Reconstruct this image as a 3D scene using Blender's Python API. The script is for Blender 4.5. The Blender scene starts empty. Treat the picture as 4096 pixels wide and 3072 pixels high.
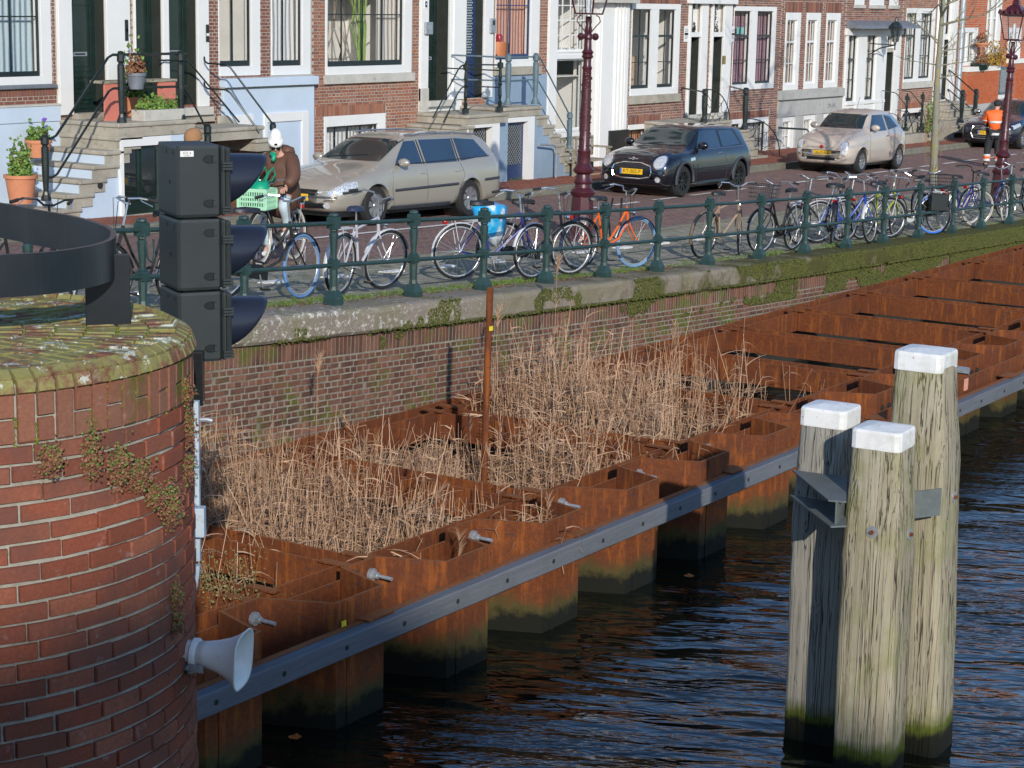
import bpy, math, random
from mathutils import Vector, Matrix
R = math.radians
random.seed(7)
S = bpy.context.scene
COL = S.collection

# ------------------------------------------------------------------ camera, sky, sun, exposure
PITCH, YAW, ROLL, CAMZ = math.atan(1551 / 7900), R(33.3), R(1.15), 5.5
FW = Vector((math.cos(YAW) * math.cos(PITCH), math.sin(YAW) * math.cos(PITCH), -math.sin(PITCH)))
_rt = Vector((math.sin(YAW), -math.cos(YAW), 0)); _up = _rt.cross(FW)
RT = _rt * math.cos(ROLL) + _up * math.sin(ROLL)
UP = -_rt * math.sin(ROLL) + _up * math.cos(ROLL)
cd = bpy.data.cameras.new('camera'); cam = bpy.data.objects.new('camera', cd); COL.objects.link(cam)
cam.matrix_world = Matrix(((RT.x, UP.x, -FW.x, 0), (RT.y, UP.y, -FW.y, 0), (RT.z, UP.z, -FW.z, CAMZ), (0, 0, 0, 1)))
cd.sensor_width = 36; cd.lens = 7900 / 4096 * 36; cd.clip_start = 0.1; cd.clip_end = 2000
S.camera = cam
SUN_EL = R(21); SUN_DIR = Vector((1.08, 1.0, 0)).normalized() * math.cos(SUN_EL) + Vector((0, 0, -math.sin(SUN_EL)))
w = bpy.data.worlds.new('World'); S.world = w; w.use_nodes = True
nt = w.node_tree; nt.nodes.clear()
sky = nt.nodes.new('ShaderNodeTexSky'); sky.sky_type = 'NISHITA'; sky.sun_disc = False
sky.sun_elevation = SUN_EL; sky.sun_rotation = math.atan2(-SUN_DIR.x, -SUN_DIR.y)
sky.air_density = 1.0; sky.dust_density = 0.4; sky.ozone_density = 4.5
bg = nt.nodes.new('ShaderNodeBackground'); bg.inputs['Strength'].default_value = 0.15
wo = nt.nodes.new('ShaderNodeOutputWorld')
nt.links.new(sky.outputs[0], bg.inputs[0]); nt.links.new(bg.outputs[0], wo.inputs[0])
sl = bpy.data.lights.new('sun', 'SUN'); sl.energy = 2.9; sl.angle = R(0.55); sl.color = (1.0, 0.93, 0.82)
so = bpy.data.objects.new('sun', sl); COL.objects.link(so); so.location = (-10, -10, 30)
so.rotation_euler = SUN_DIR.to_track_quat('-Z', 'Y').to_euler()
S.view_settings.view_transform = 'Standard'; S.view_settings.look = 'None'
S.view_settings.gamma = 1; S.view_settings.exposure = 0.42; S.view_settings.use_curve_mapping = False
S.cycles.max_bounces = 6; S.cycles.transparent_max_bounces = 12; S.cycles.caustics_reflective = False; S.cycles.caustics_refractive = False

# ------------------------------------------------------------------ surveying: a sight line of the photograph met with a real plane
def _ray(x, y): return FW * 7900 + RT * (x - 2048) - UP * (y - 1536)
CAMP = Vector((0, 0, CAMZ))
def atz(x, y, z):
    d = _ray(x, y); return CAMP + d * ((z - CAMZ) / d.z)
def aty(x, y, Y):
    d = _ray(x, y); return CAMP + d * (Y / d.y)
ZM = {'A': (0, 0, 1.659), 'B': (900, 0, 1.659), 'C': (1700, 0, 1.659), 'D': (2400, 0, 1.843), 'E': (3100, 0, 1.843)}
def sp(k, x, y):
    o = ZM[k]; return o[0] + x / o[2], o[1] + y / o[2]
FY = 24.1                                                           # the house fronts
def fz(k, x, y, Y=FY):                                               # -> X, Z on a plane parallel to the fronts
    p = aty(*sp(k, x, y), Y); return p.x, p.z
def lerp(x, xs, ys):
    if x <= xs[0]: return ys[0]
    for i in range(1, len(xs)):
        if x <= xs[i]:
            t = (x - xs[i - 1]) / (xs[i] - xs[i - 1]); return ys[i - 1] * (1 - t) + ys[i] * t
    return ys[-1]
def zc(X): return .3 + 1.87 * math.exp(-(X - 16.7) / 31.5)             # quay edge
def zs(X, Y):                                                        # street level
    t = min(max((Y - 14) / 4, 0), 1)
    return zc(X) * (1 - t) + t * lerp(X, [15, 22, 29, 36, 45, 60, 80], [2.1, 1.8, 1.62, 1.54, 1.42, 1.28, 1.2])

# ------------------------------------------------------------------ materials
def _n(nt, t, **k):
    n = nt.nodes.new('ShaderNode' + t)
    for a, b in k.items():
        if a in n.inputs: n.inputs[a].default_value = b
        else: setattr(n, a, b)
    return n
class MT:
    """small builder for a node material"""
    def __init__(s, name, rough=.6, metal=0., spec=.5):
        s.m = bpy.data.materials.new(name); s.m.use_nodes = True; s.nt = s.m.node_tree; s.nt.nodes.clear()
        s.out = _n(s.nt, 'OutputMaterial'); s.p = _n(s.nt, 'BsdfPrincipled', Roughness=rough, Metallic=metal)
        s.p.inputs['Specular IOR Level'].default_value = spec
        s.L(s.p.outputs[0], s.out.inputs[0]); s.obj = None
    def L(s, a, b): s.nt.links.new(a, b)
    def co(s, scale=(1, 1, 1), kind='Object', rot=(0, 0, 0)):
        t = _n(s.nt, 'TexCoord') if kind != 'World' else _n(s.nt, 'NewGeometry')
        mp = _n(s.nt, 'Mapping'); mp.inputs['Scale'].default_value = scale; mp.inputs['Rotation'].default_value = rot
        s.L(t.outputs[kind if kind != 'World' else 'Position'], mp.inputs[0]); return mp.outputs[0]
    def noise(s, sc, det=4, rough=.6, v=None, dist=0.):
        n = _n(s.nt, 'TexNoise'); n.inputs['Scale'].default_value = sc; n.inputs['Detail'].default_value = det
        n.inputs['Roughness'].default_value = rough; n.inputs['Distortion'].default_value = dist
        s.L(v if v is not None else s.co(kind='World'), n.inputs['Vector']); return n.outputs['Fac']
    def ramp(s, f, stops):
        r = _n(s.nt, 'ValToRGB'); e = r.color_ramp.elements
        while len(e) < len(stops): e.new(.5)
        for i, (p, c) in enumerate(stops):
            e[i].position = p; e[i].color = (c[0], c[1], c[2], 1) if hasattr(c, '__len__') else (c, c, c, 1)
        s.L(f, r.inputs[0]); return r.outputs[0]
    def mix(s, f, a, b, mode='MIX'):
        m = _n(s.nt, 'Mix'); m.data_type = 'RGBA'; m.blend_type = mode
        for k, v in ((0, f), (6, a), (7, b)):
            if hasattr(v, 'is_linked') or hasattr(v, 'links'): s.L(v, m.inputs[k])
            elif k == 0: m.inputs[0].default_value = v
            else: m.inputs[k].default_value = (v[0], v[1], v[2], 1)
        return m.outputs[2]
    def math(s, op, a, b=0., clamp=False):
        m = _n(s.nt, 'Math'); m.operation = op; m.use_clamp = clamp
        for k, v in ((0, a), (1, b)):
            if hasattr(v, 'links'): s.L(v, m.inputs[k])
            else: m.inputs[k].default_value = v
        return m.outputs[0]
    def rnd(s):
        a = _n(s.nt, 'Attribute'); a.attribute_name = 'tint'; o = _n(s.nt, 'ObjectInfo')
        return s.math('FRACT', s.math('ADD', a.outputs['Fac'], o.outputs['Random']))
    def col(s, c):
        if hasattr(c, 'links'): s.L(c, s.p.inputs['Base Color'])
        else: s.p.inputs['Base Color'].default_value = (c[0], c[1], c[2], 1)
        return s
    def rough(s, f): s.L(f, s.p.inputs['Roughness']); return s
    def bump(s, f, strength=.3, dist=.01):
        b = _n(s.nt, 'Bump'); b.inputs['Strength'].default_value = strength; b.inputs['Distance'].default_value = dist
        s.L(f, b.inputs['Height']); s.L(b.outputs[0], s.p.inputs['Normal']); return s
    def z(s):
        g = _n(s.nt, 'NewGeometry'); x = _n(s.nt, 'SeparateXYZ'); s.L(g.outputs['Position'], x.inputs[0]); return x.outputs
    def nz(s):
        g = _n(s.nt, 'NewGeometry'); x = _n(s.nt, 'SeparateXYZ'); s.L(g.outputs['Normal'], x.inputs[0]); return x.outputs
def mul(c, k): return tuple(min(1, x * k) for x in c)
def plain(name, c, rough=.5, metal=0., var=.18, sc=6., dirt=None, bump=.0, spec=.5, coat=0.):
    t = MT(name, rough, metal, spec)
    n = t.noise(sc, 5, .65)
    c2 = t.mix(t.ramp(n, [(.3, 0), (.7, 1)]), mul(c, 1 - var), mul(c, 1 + var))
    if dirt:
        c2 = t.mix(t.ramp(t.noise(sc * 3.1, 6, .75), [(.56, 0), (.68, 1)]), c2, dirt)
    t.col(c2); t.rough(t.math('ADD', t.math('MULTIPLY', n, .25), rough - .12))
    if bump: t.bump(t.noise(sc * 8, 4), bump, .004)
    if coat: t.p.inputs['Coat Weight'].default_value = coat; t.p.inputs['Coat Roughness'].default_value = .04
    return t.m
def brickmat(name, cols, soot=None, moss=0., lichen=0., zmoss=None, wetz=None):
    t = MT(name, .85, 0, .25); r = t.rnd(); k = len(cols)
    c = t.ramp(r, [(i / (k - 1), cc) for i, cc in enumerate(cols)])
    n1 = t.noise(3.0, 5, .6); n2 = t.noise(70, 5, .7); n3 = t.noise(14, 5, .7)
    c = t.mix(t.ramp(n2, [(.35, .0), (.7, .45)]), c, mul(cols[0], .45))
    if soot: c = t.mix(t.ramp(n1, [(.45, 0), (.68, .8)]), c, soot)
    c = t.mix(t.ramp(n3, [(.62, 0), (.75, .35)]), c, (.5, .47, .43))
    if moss: c = t.mix(t.ramp(t.noise(2.2, 6, .7), [(.62 - .2 * moss, 0), (.72 - .2 * moss, .9)]), c, t.mix(n3, (.05, .075, .012), (.13, .15, .02)))
    if lichen:
        c = t.mix(t.ramp(t.noise(5.5, 7, .75), [(.42, 0), (.52, .8)]), c, t.mix(n3, (.17, .19, .05), (.36, .34, .13)))
        c = t.mix(t.ramp(t.noise(8, 6, .75), [(.57, 0), (.60, .95)]), c, (.52, .54, .45))
        c = t.mix(t.ramp(t.noise(9.3, 7, .75), [(.63, 0), (.67, .9)]), c, (.42, .23, .03))
    t.col(c); t.bump(n2, .6, .004); return t.m
M = {}
M['wet'] = plain('wet_masonry', (.03, .028, .022), .9, 0, .3, 6)
M['mortar'] = plain('mortar', (.42, .39, .34), .95, 0, .2, 20, (.12, .11, .08), .5)
M['mortar_dark'] = plain('mortar_dark', (.24, .21, .165), .95, 0, .35, 3, (.06, .09, .02), .6)
M['pier_mortar'] = plain('pier_mortar', (.33, .31, .26), .95, 0, .25, 14, (.24, .23, .12), .8)
M['top_mortar'] = plain('mossy_mortar', (.40, .42, .20), .95, 0, .3, 9, (.16, .21, .04), .8)
M['pier_brick'] = brickmat('pier_brick', [(.21, .065, .038), (.33, .095, .05), (.26, .08, .047), (.36, .13, .075), (.22, .075, .052), (.30, .08, .042)], (.14, .065, .05))
M['pier_top'] = brickmat('pier_top', [(.2, .09, .055), (.27, .13, .08), (.18, .08, .05), (.24, .12, .07)], None, 0, 1)
M['pier_soldier'] = brickmat('pier_soldier', [(.26, .105, .066), (.31, .135, .085), (.23, .09, .056), (.27, .135, .09)], None, .3)
M['quay_brick'] = brickmat('quay_brick', [(.17, .07, .045), (.24, .10, .06), (.14, .065, .045), (.27, .13, .09), (.2, .10, .07), (.11, .055, .04)], (.045, .032, .028), .5)
M['house_brick'] = brickmat('house_brick', [(.31, .14, .09), (.38, .18, .115), (.26, .11, .075), (.4, .14, .07), (.36, .2, .14), (.29, .13, .09), (.22, .11, .085)])
M['brown_brick'] = brickmat('brown_brick', [(.22, .09, .065), (.27, .12, .09), (.2, .08, .06), (.25, .11, .07), (.2, .10, .085)])
M['dark_brick'] = brickmat('dark_brick', [(.24, .1, .07), (.33, .17, .12), (.16, .08, .065), (.36, .16, .1), (.28, .14, .11), (.11, .07, .065), (.3, .11, .07)])
M['red_brick'] = brickmat('red_brick', [(.5, .13, .05), (.55, .16, .065), (.46, .11, .045), (.52, .15, .07)])
M['paver'] = brickmat('paver', [(.20, .125, .105), (.235, .15, .13), (.17, .105, .09), (.22, .14, .13), (.25, .16, .13)], (.15, .11, .1))
M['sidewalk_brick'] = brickmat('sidewalk_brick', [(.27, .09, .055), (.33, .12, .07), (.24, .08, .05), (.3, .11, .075)], (.16, .07, .05))
M['tile'] = brickmat('tile', [(.29, .27, .22), (.35, .32, .26), (.26, .25, .2), (.32, .3, .23)], (.17, .17, .09), .25)
M['white_tile'] = plain('white_tile', (.72, .7, .65), .8, 0, .1, 8, (.35, .32, .28))
M['kerb'] = plain('kerb_stone', (.19, .18, .145), .85, 0, .2, 4, (.1, .12, .05), .4)
M['joint_soil'] = plain('joint_soil', (.11, .09, .065), .95, 0, .3, 10, (.07, .10, .02))
M['white'] = plain('white_paint', (.76, .76, .74), .45, 0, .03, 2.5)
M['cream'] = plain('cream_paint', (.78, .77, .71), .45, 0, .04, 2.5)
M['dkgreen'] = plain('dark_green_gloss', (.010, .026, .022), .22, 0, .3, 3, None, 0, .6)
M['black'] = plain('black_paint', (.012, .014, .015), .3, 0, .3, 5)
M['sash'] = plain('dark_sash_paint', (.014, .022, .026), .3, 0, .2, 5)
M['navy'] = plain('navy_paint', (.022, .045, .12), .35, 0, .2, 4)
M['palegreyblue'] = plain('pale_blue_plaster', (.52, .62, .73), .75, 0, .05, 1.5, None, .15)
M['blue_plaster'] = plain('blue_grey_plaster', (.25, .34, .44), .75, 0, .12, 1.5, None, .2)
M['stone'] = plain('weathered_stone', (.36, .33, .27), .85, 0, .22, 2.2, (.2, .19, .14), .3)
M['stone_pale'] = plain('pale_stone', (.5, .48, .43), .8, 0, .12, 3, (.3, .28, .24), .2)
M['stone_grey'] = plain('grey_ashlar', (.40, .40, .38), .85, 0, .12, 2, (.28, .28, .26), .2)
M['slate'] = plain('slate_roofing', (.16, .18, .21), .6, 0, .2, 4)
M['iron'] = plain('black_iron', (.012, .02, .02), .35, 0, .3, 9)
M['iron_grey'] = plain('grey_blue_iron', (.10, .15, .18), .45, 0, .2, 9)
M['steel'] = plain('bright_steel', (.6, .6, .6), .3, .9, .1, 20)
M['galv'] = plain('galvanised_steel', (.42, .45, .48), .5, .6, .2, 20)
M['bracket'] = plain('bracket_steel', (.13, .15, .15), .6, .2, .15, 6, (.2, .21, .14))
M['rubber'] = plain('tyre_rubber', (.02, .02, .02), .8, 0, .2, 20)
M['dark_hole'] = plain('dark_interior', (.02, .02, .02), .9)
M['brass'] = plain('brass', (.5, .33, .08), .35, .8)
M['terracotta'] = plain('terracotta', (.55, .22, .11), .8, 0, .1, 9)
M['leaf'] = plain('leaf_green', (.10, .2, .03), .6, 0, .5, 30)
M['leaf_dry'] = plain('dry_leaf', (.22, .11, .04), .7, 0, .5, 30)
M['grass'] = plain('grass_green', (.09, .17, .025), .7, 0, .5, 12)
M['moss'] = plain('moss_green', (.045, .085, .010), .95, 0, .6, 5, (.11, .085, .02))
M['soil'] = plain('soil', (.07, .045, .03), .95, 0, .4, 20)
def glassmat(name, c=(.7, .8, .8), alpha=.35, rough=.03):
    t = MT(name, rough, 0, .8); t.col(c); t.p.inputs['Alpha'].default_value = alpha
    t.p.inputs['IOR'].default_value = 1.5; t.p.inputs['Coat Weight'].default_value = .0 if 'car' in name else 1.; t.p.inputs['Coat Roughness'].default_value = .02
    return t.m
M['glass'] = glassmat('window_glass', (.05, .06, .065), .07)
M['dark_glass'] = glassmat('dark_window_glass', (.02, .03, .03), .55)
M['car_glass'] = glassmat('car_glass', (.02, .035, .04), .55)
M['blue_glass'] = glassmat('tinted_car_glass', (.03, .06, .12), .7)
def rustmat():
    t = MT('rusty_steel', .85, .1, .3)
    n1 = t.noise(1.6, 6, .7); n2 = t.noise(26, 6, .75); st = t.noise(3.5, 5, .65, t.co((4, 4, .5), 'World'))
    c = t.ramp(n2, [(.25, (.10, .030, .012)), (.5, (.165, .048, .015)), (.75, (.26, .08, .02))])
    c = t.mix(t.ramp(n1, [(.4, 0), (.62, .6)]), c, (.085, .028, .016))
    c = t.mix(t.ramp(st, [(.52, 0), (.64, .6)]), c, (.33, .10, .018))
    c = t.mix(t.ramp(t.noise(5, 5, .7, t.co((1, 1, 3), 'World')), [(.6, 0), (.68, .7)]), c, (.045, .04, .045))
    zz = t.z()[2]; wob = t.math('ADD', zz, t.math('MULTIPLY', t.math('SUBTRACT', t.noise(2.3, 5, .7), .5), .5))
    band = t.ramp(wob, [(.22, 1), (.36, 0)])
    c = t.mix(band, c, t.mix(t.noise(9, 6, .75), (.028, .038, .008), (.11, .075, .03)))
    c = t.mix(t.ramp(wob, [(.13, 1), (.21, 0)]), c, (.008, .009, .006))
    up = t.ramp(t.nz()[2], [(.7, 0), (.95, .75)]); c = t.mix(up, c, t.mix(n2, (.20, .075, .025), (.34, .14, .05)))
    t.col(c); t.bump(n2, .5, .003); return t.m
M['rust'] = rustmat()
def woodmat(name, c1, c2, zscale=(9, 9, .5), green=0., water=True, dark=(.03, .022, .015), bmp=.8):
    t = MT(name, .85, 0, .25); v = t.co(zscale, 'Object')
    n = t.noise(2.4, 8, .75, v, .6); c = t.mix(t.ramp(n, [(.3, 0), (.7, 1)]), c1, c2)
    cr = t.noise(1.5, 4, .6, t.co((zscale[0] * 1.2, zscale[1] * 1.2, zscale[2] * (.35 if water else .6))), 1.0)
    if water: big = t.ramp(t.noise(.55, 5, .65, t.co((8, 8, .22)), 1.2), [(.488, 0), (.5, 1), (.512, 0)])
    cm = t.ramp(cr, [(.485, 0), (.5, 1), (.515, 0)]); c = t.mix(cm, c, dark)
    if water: c = t.mix(big, c, (.012, .009, .007)); cm = t.math('ADD', cm, big)
    if water: c = t.mix(t.ramp(t.noise(.9, 7, .8, t.co((7, 7, .35))), [(.56, 0), (.66, .85)]), c, (.12, .085, .05))
    c = t.mix(t.ramp(t.noise(1.9, 5, .7), [(.52, 0), (.7, .6)]), c, mul(c2, .66))
    if green: c = t.mix(t.ramp(t.noise(3.1, 6, .7), [(.48, 0), (.66, green)]), c, (.2, .22, .06))
    if water:
        wob = t.math('ADD', t.z()[2], t.math('MULTIPLY', t.math('SUBTRACT', t.noise(5, 5), .5), .25))
        c = t.mix(t.ramp(wob, [(.22, 1), (.33, 0)]), c, (.09, .11, .015)); c = t.mix(t.ramp(wob, [(.14, 1), (.2, 0)]), c, (.012, .013, .008))
    h = t.math('SUBTRACT', n, t.math('MULTIPLY', cm, .8))
    t.col(c); t.bump(h, bmp, .012); return t.m
M['pile_green'] = woodmat('weathered_pile_wood', (.28, .235, .15), (.45, .41, .31), green=.45)
M['pile_grey'] = woodmat('grey_pile_wood', (.25, .235, .2), (.36, .34, .29))
M['timber'] = woodmat('grey_fender_timber', (.10, .112, .128), (.165, .175, .195), (.35, 5, 8), 0, False, (.15, .16, .185), .25)
M['bench_wood'] = woodmat('bench_wood', (.3, .26, .2), (.42, .38, .3), (.7, 8, 8), .2, False)
def copingmat():
    t = MT('coping_stone', .9, 0, .25)
    n2 = t.noise(40, 6, .7); c = t.ramp(n2, [(.3, (.17, .14, .11)), (.7, (.34, .29, .24))])
    c = t.mix(t.ramp(t.noise(2, 5), [(.4, 0), (.65, .6)]), c, (.2, .185, .1))
    x = t.z()[0]; mk = t.ramp(t.math('ADD', t.math('MULTIPLY', t.math('SUBTRACT', x, 16), .026), t.math('MULTIPLY', t.noise(1.8, 7, .75), 1.0)), [(.66, 0), (.82, 1)])
    c = t.mix(mk, c, t.mix(t.noise(12, 6, .8), (.03, .045, .008), (.13, .11, .035)))
    lk = t.math('MULTIPLY', t.ramp(t.noise(13, 8, .8), [(.545, 0), (.575, 1)]), t.ramp(t.math('ADD', t.math('MULTIPLY', x, .035), t.math('MULTIPLY', t.noise(1.1, 3), .6)), [(.85, 1), (1.0, 0)]))
    c = t.mix(lk, c, (.6, .6, .53))
    t.col(c); t.bump(n2, .7, .006); return t.m
M['coping'] = copingmat()
def railmat():
    t = MT('green_railing_paint', .45, 0, .5); n = t.noise(9, 6, .7)
    c = t.mix(t.ramp(n, [(.3, 0), (.7, 1)]), (.013, .037, .036), (.028, .064, .060))
    c = t.mix(t.ramp(t.noise(28, 6, .7), [(.63, 0), (.67, 1)]), c, (.2, .07, .03))
    zz = t.math('SUBTRACT', t.z()[2], 0.0)
    c = t.mix(t.ramp(t.noise(19, 8, .8, t.co((1, 1, .6), 'World')), [(.66, 0), (.69, .8)]), c, (.5, .52, .46))
    t.col(c); return t.m
M['rail'] = railmat()
def watermat():
    t = MT('canal_water', .01, 0, .5); t.col((.006, .008, .005)); t.p.inputs['IOR'].default_value = 1.75
    mp = _n(t.nt, 'Mapping'); mp.inputs['Rotation'].default_value = (0, 0, R(-24)); t.L(t.co(kind='World'), mp.inputs[0])
    m2 = _n(t.nt, 'Mapping'); m2.inputs['Scale'].default_value = (2.5, .8, 1); t.L(mp.outputs[0], m2.inputs[0]); v = m2.outputs[0]
    a = t.noise(.8, 1.5, .4, v, .8); b = t.noise(2.6, 2, .5, v, .6); c = t.noise(8.5, 1, .5, v, .3); pch = t.ramp(t.noise(.35, 2, .5, v), [(.5, .05), (.58, 1)])
    h = t.math('ADD', t.math('MULTIPLY', a, .9), t.math('ADD', t.math('MULTIPLY', b, .26), t.math('MULTIPLY', pch, t.math('MULTIPLY', c, .13))))
    t.bump(h, 1.0, .11); return t.m
M['water'] = watermat()

# ------------------------------------------------------------------ mesh helpers
ORG = {}
class MB:
    def __init__(s): s.v = []; s.f = []; s.t = []; s.cur = None
    def add(s, vs, fs):
        o = len(s.v); s.v += [tuple(v) for v in vs]; s.f += [tuple(i + o for i in f) for f in fs]
        if s.cur is not None: s.t += [s.cur] * len(fs)
        return s
    def box(s, x0, y0, z0, x1, y1, z1):
        if x0 > x1: x0, x1 = x1, x0
        if y0 > y1: y0, y1 = y1, y0
        if z0 > z1: z0, z1 = z1, z0
        return s.add([(x0, y0, z0), (x1, y0, z0), (x1, y1, z0), (x0, y1, z0), (x0, y0, z1), (x1, y0, z1), (x1, y1, z1), (x0, y1, z1)],
                     [(0, 3, 2, 1), (4, 5, 6, 7), (0, 1, 5, 4), (1, 2, 6, 5), (2, 3, 7, 6), (3, 0, 4, 7)])
    def obox(s, c, a, b, d):                                          # centre and three half vectors
        c, a, b, d = map(Vector, (c, a, b, d)); P = []
        for k in (-1, 1):
            for i, j in ((-1, -1), (1, -1), (1, 1), (-1, 1)): P.append(c + a * i + b * j + d * k)
        return s.add(P, [(0, 3, 2, 1), (4, 5, 6, 7), (0, 1, 5, 4), (1, 2, 6, 5), (2, 3, 7, 6), (3, 0, 4, 7)])
    def beam(s, p, q, w, h, up=(0, 0, 1)):                            # rectangular bar between two points
        p, q = Vector(p), Vector(q); a = (q - p) / 2; u = Vector(up); sd = a.cross(u).normalized() * (w / 2); uu = sd.cross(a).normalized() * (h / 2)
        return s.obox((p + q) / 2, a, sd, uu)
    def tube(s, pts, r, n=6, cap=True, closed=False):
        pts = [Vector(p) for p in pts]; m = len(pts); rs = r if hasattr(r, '__len__') else [r] * m; o = len(s.v); prev = None; V = []
        for i, p in enumerate(pts):
            if closed: d = pts[(i + 1) % m] - pts[i - 1]
            else: d = pts[min(i + 1, m - 1)] - pts[max(i - 1, 0)]
            d = d.normalized() if d.length > 1e-9 else Vector((0, 0, 1))
            if prev is None: u = d.orthogonal().normalized()
            else:
                u = prev - d * prev.dot(d); u = u.normalized() if u.length > 1e-6 else d.orthogonal().normalized()
            prev = u; w_ = d.cross(u)
            for k in range(n):
                a = 2 * math.pi * k / n; V.append(p + (u * math.cos(a) + w_ * math.sin(a)) * rs[i])
        F = []
        for i in range(m if closed else m - 1):
            j = (i + 1) % m
            for k in range(n): F.append((i * n + k, i * n + (k + 1) % n, j * n + (k + 1) % n, j * n + k))
        if cap and not closed: F += [tuple(range(n))[::-1], tuple((m - 1) * n + k for k in range(n))]
        return s.add(V, F)
    def lathe(s, prof, c=(0, 0, 0), n=12, axis='z', a0=0., cap=True):
        V = []; F = []; m = len(prof)
        for r_, h in prof:
            for k in range(n):
                a = a0 + 2 * math.pi * k / n; x, y = r_ * math.cos(a), r_ * math.sin(a)
                q = (x, y, h) if axis == 'z' else ((h, x, y) if axis == 'x' else (y, h, x)); V.append((q[0] + c[0], q[1] + c[1], q[2] + c[2]))
        for i in range(m - 1):
            for k in range(n): F.append((i * n + k, i * n + (k + 1) % n, (i + 1) * n + (k + 1) % n, (i + 1) * n + k))
        if cap: F += [tuple(range(n))[::-1], tuple((m - 1) * n + k for k in range(n))]
        return s.add(V, F)
    def loft(s, rings, cap=True, closed=True):
        n = len(rings[0]); V = [p for r_ in rings for p in r_]; F = []
        for i in range(len(rings) - 1):
            for k in range(n if closed else n - 1): F.append((i * n + k, i * n + (k + 1) % n, (i + 1) * n + (k + 1) % n, (i + 1) * n + k))
        if cap and closed: F += [tuple(range(n))[::-1], tuple((len(rings) - 1) * n + k for k in range(n))]
        return s.add(V, F)
    def prism(s, poly, a, b, plane='xz'):                             # polygon extruded between a and b
        def q(u, v, w_): return (u, w_, v) if plane == 'xz' else ((u, v, w_) if plane == 'xy' else (w_, u, v))
        n = len(poly); V = [q(u, v, a) for u, v in poly] + [q(u, v, b) for u, v in poly]
        F = [(i, (i + 1) % n, n + (i + 1) % n, n + i) for i in range(n)] + [tuple(range(n))[::-1], tuple(range(n, 2 * n))]
        return s.add(V, F)
    def brick(s, c, a, b, d, ch=.006):                                # block with a chamfered face towards +d
        c, a, b, d = map(Vector, (c, a, b, d)); la, lb, ld = a.length, b.length, d.length
        A, B = a * (1 - ch / la), b * (1 - ch / lb); P = []
        for k, (aa, bb) in ((-1, (a, b)), (1 - ch / ld, (a, b)), (1, (A, B))):
            for i, j in ((-1, -1), (1, -1), (1, 1), (-1, 1)): P.append(c + aa * i + bb * j + d * k)
        F = [(8, 9, 10, 11)]
        for k in (0, 4):
            for i in range(4): F.append((k + i, k + (i + 1) % 4, k + 4 + (i + 1) % 4, k + 4 + i))
        return s.add(P, F)
    def build(s, name, mat, parent=None, smooth=False, bevel=0., fix=True, **tags):
        me = bpy.data.meshes.new(name); o0 = Vector(ORG.get(parent.name, (0, 0, 0))) if parent is not None else Vector((0, 0, 0))
        me.from_pydata([Vector(v) - o0 for v in s.v] if o0.length else s.v, [], s.f); me.materials.append(mat)
        if s.t:
            at = me.attributes.new('tint', 'FLOAT', 'FACE'); at.data.foreach_set('value', s.t[:len(me.polygons)])
        if fix:
            import bmesh
            if len(s.f) < 60000:
                b = bmesh.new(); b.from_mesh(me); bmesh.ops.recalc_face_normals(b, faces=b.faces); b.to_mesh(me); b.free()
        if smooth: me.polygons.foreach_set('use_smooth', [True] * len(me.polygons))
        o = bpy.data.objects.new(name, me); COL.objects.link(o)
        if parent is not None:
            o.parent = parent; ORG[o.name] = tuple(o0)
        if bevel:
            md = o.modifiers.new('bevel', 'BEVEL'); md.width = bevel; md.segments = 2; md.limit_method = 'ANGLE'
        if smooth and smooth != 2:
            md = o.modifiers.new('split', 'EDGE_SPLIT'); md.split_angle = R(40)
        for k, v in tags.items(): o[k] = v
        return o
def thing(name, label, cat, loc=(0, 0, 0), rz=0., group=None):
    o = bpy.data.objects.new(name, None); COL.objects.link(o); o.location = loc; o.rotation_euler = (0, 0, rz)
    o.empty_display_size = .1; o['label'] = label; o['category'] = cat
    if group: o['group'] = group
    ORG[o.name] = tuple(loc) if rz == 0 else (0, 0, 0); return o
def tag(o, label, cat, group=None):
    o['label'] = label; o['category'] = cat
    if group: o['group'] = group
    return o
def piece(name, mesh, parent, loc, basis):                            # one more instance of a shared piece mesh
    o = bpy.data.objects.new(name, mesh); COL.objects.link(o); o.parent = parent
    p = Vector(loc) - Vector(ORG.get(parent.name, (0, 0, 0))) if parent is not None else Vector(loc)
    a, b, c = basis
    o.matrix_local = Matrix(((a[0], b[0], c[0], p[0]), (a[1], b[1], c[1], p[1]), (a[2], b[2], c[2], p[2]), (0, 0, 0, 1)))
    return o
def unit_brick(name, mat, ch=(.03, .09)):
    m = MB(); P = []
    for k, ia, ib in ((-1, 1, 1), (.6, 1, 1), (1, 1 - ch[0], 1 - ch[1])):
        for i, j in ((-1, -1), (1, -1), (1, 1), (-1, 1)): P.append((ia * i, ib * j, k))
    F = [(8, 9, 10, 11)]
    for k in (0, 4):
        for i in range(4): F.append((k + i, k + (i + 1) % 4, k + 4 + (i + 1) % 4, k + 4 + i))
    me = bpy.data.meshes.new(name); me.from_pydata(P, [], F); me.materials.append(mat); return me
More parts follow.
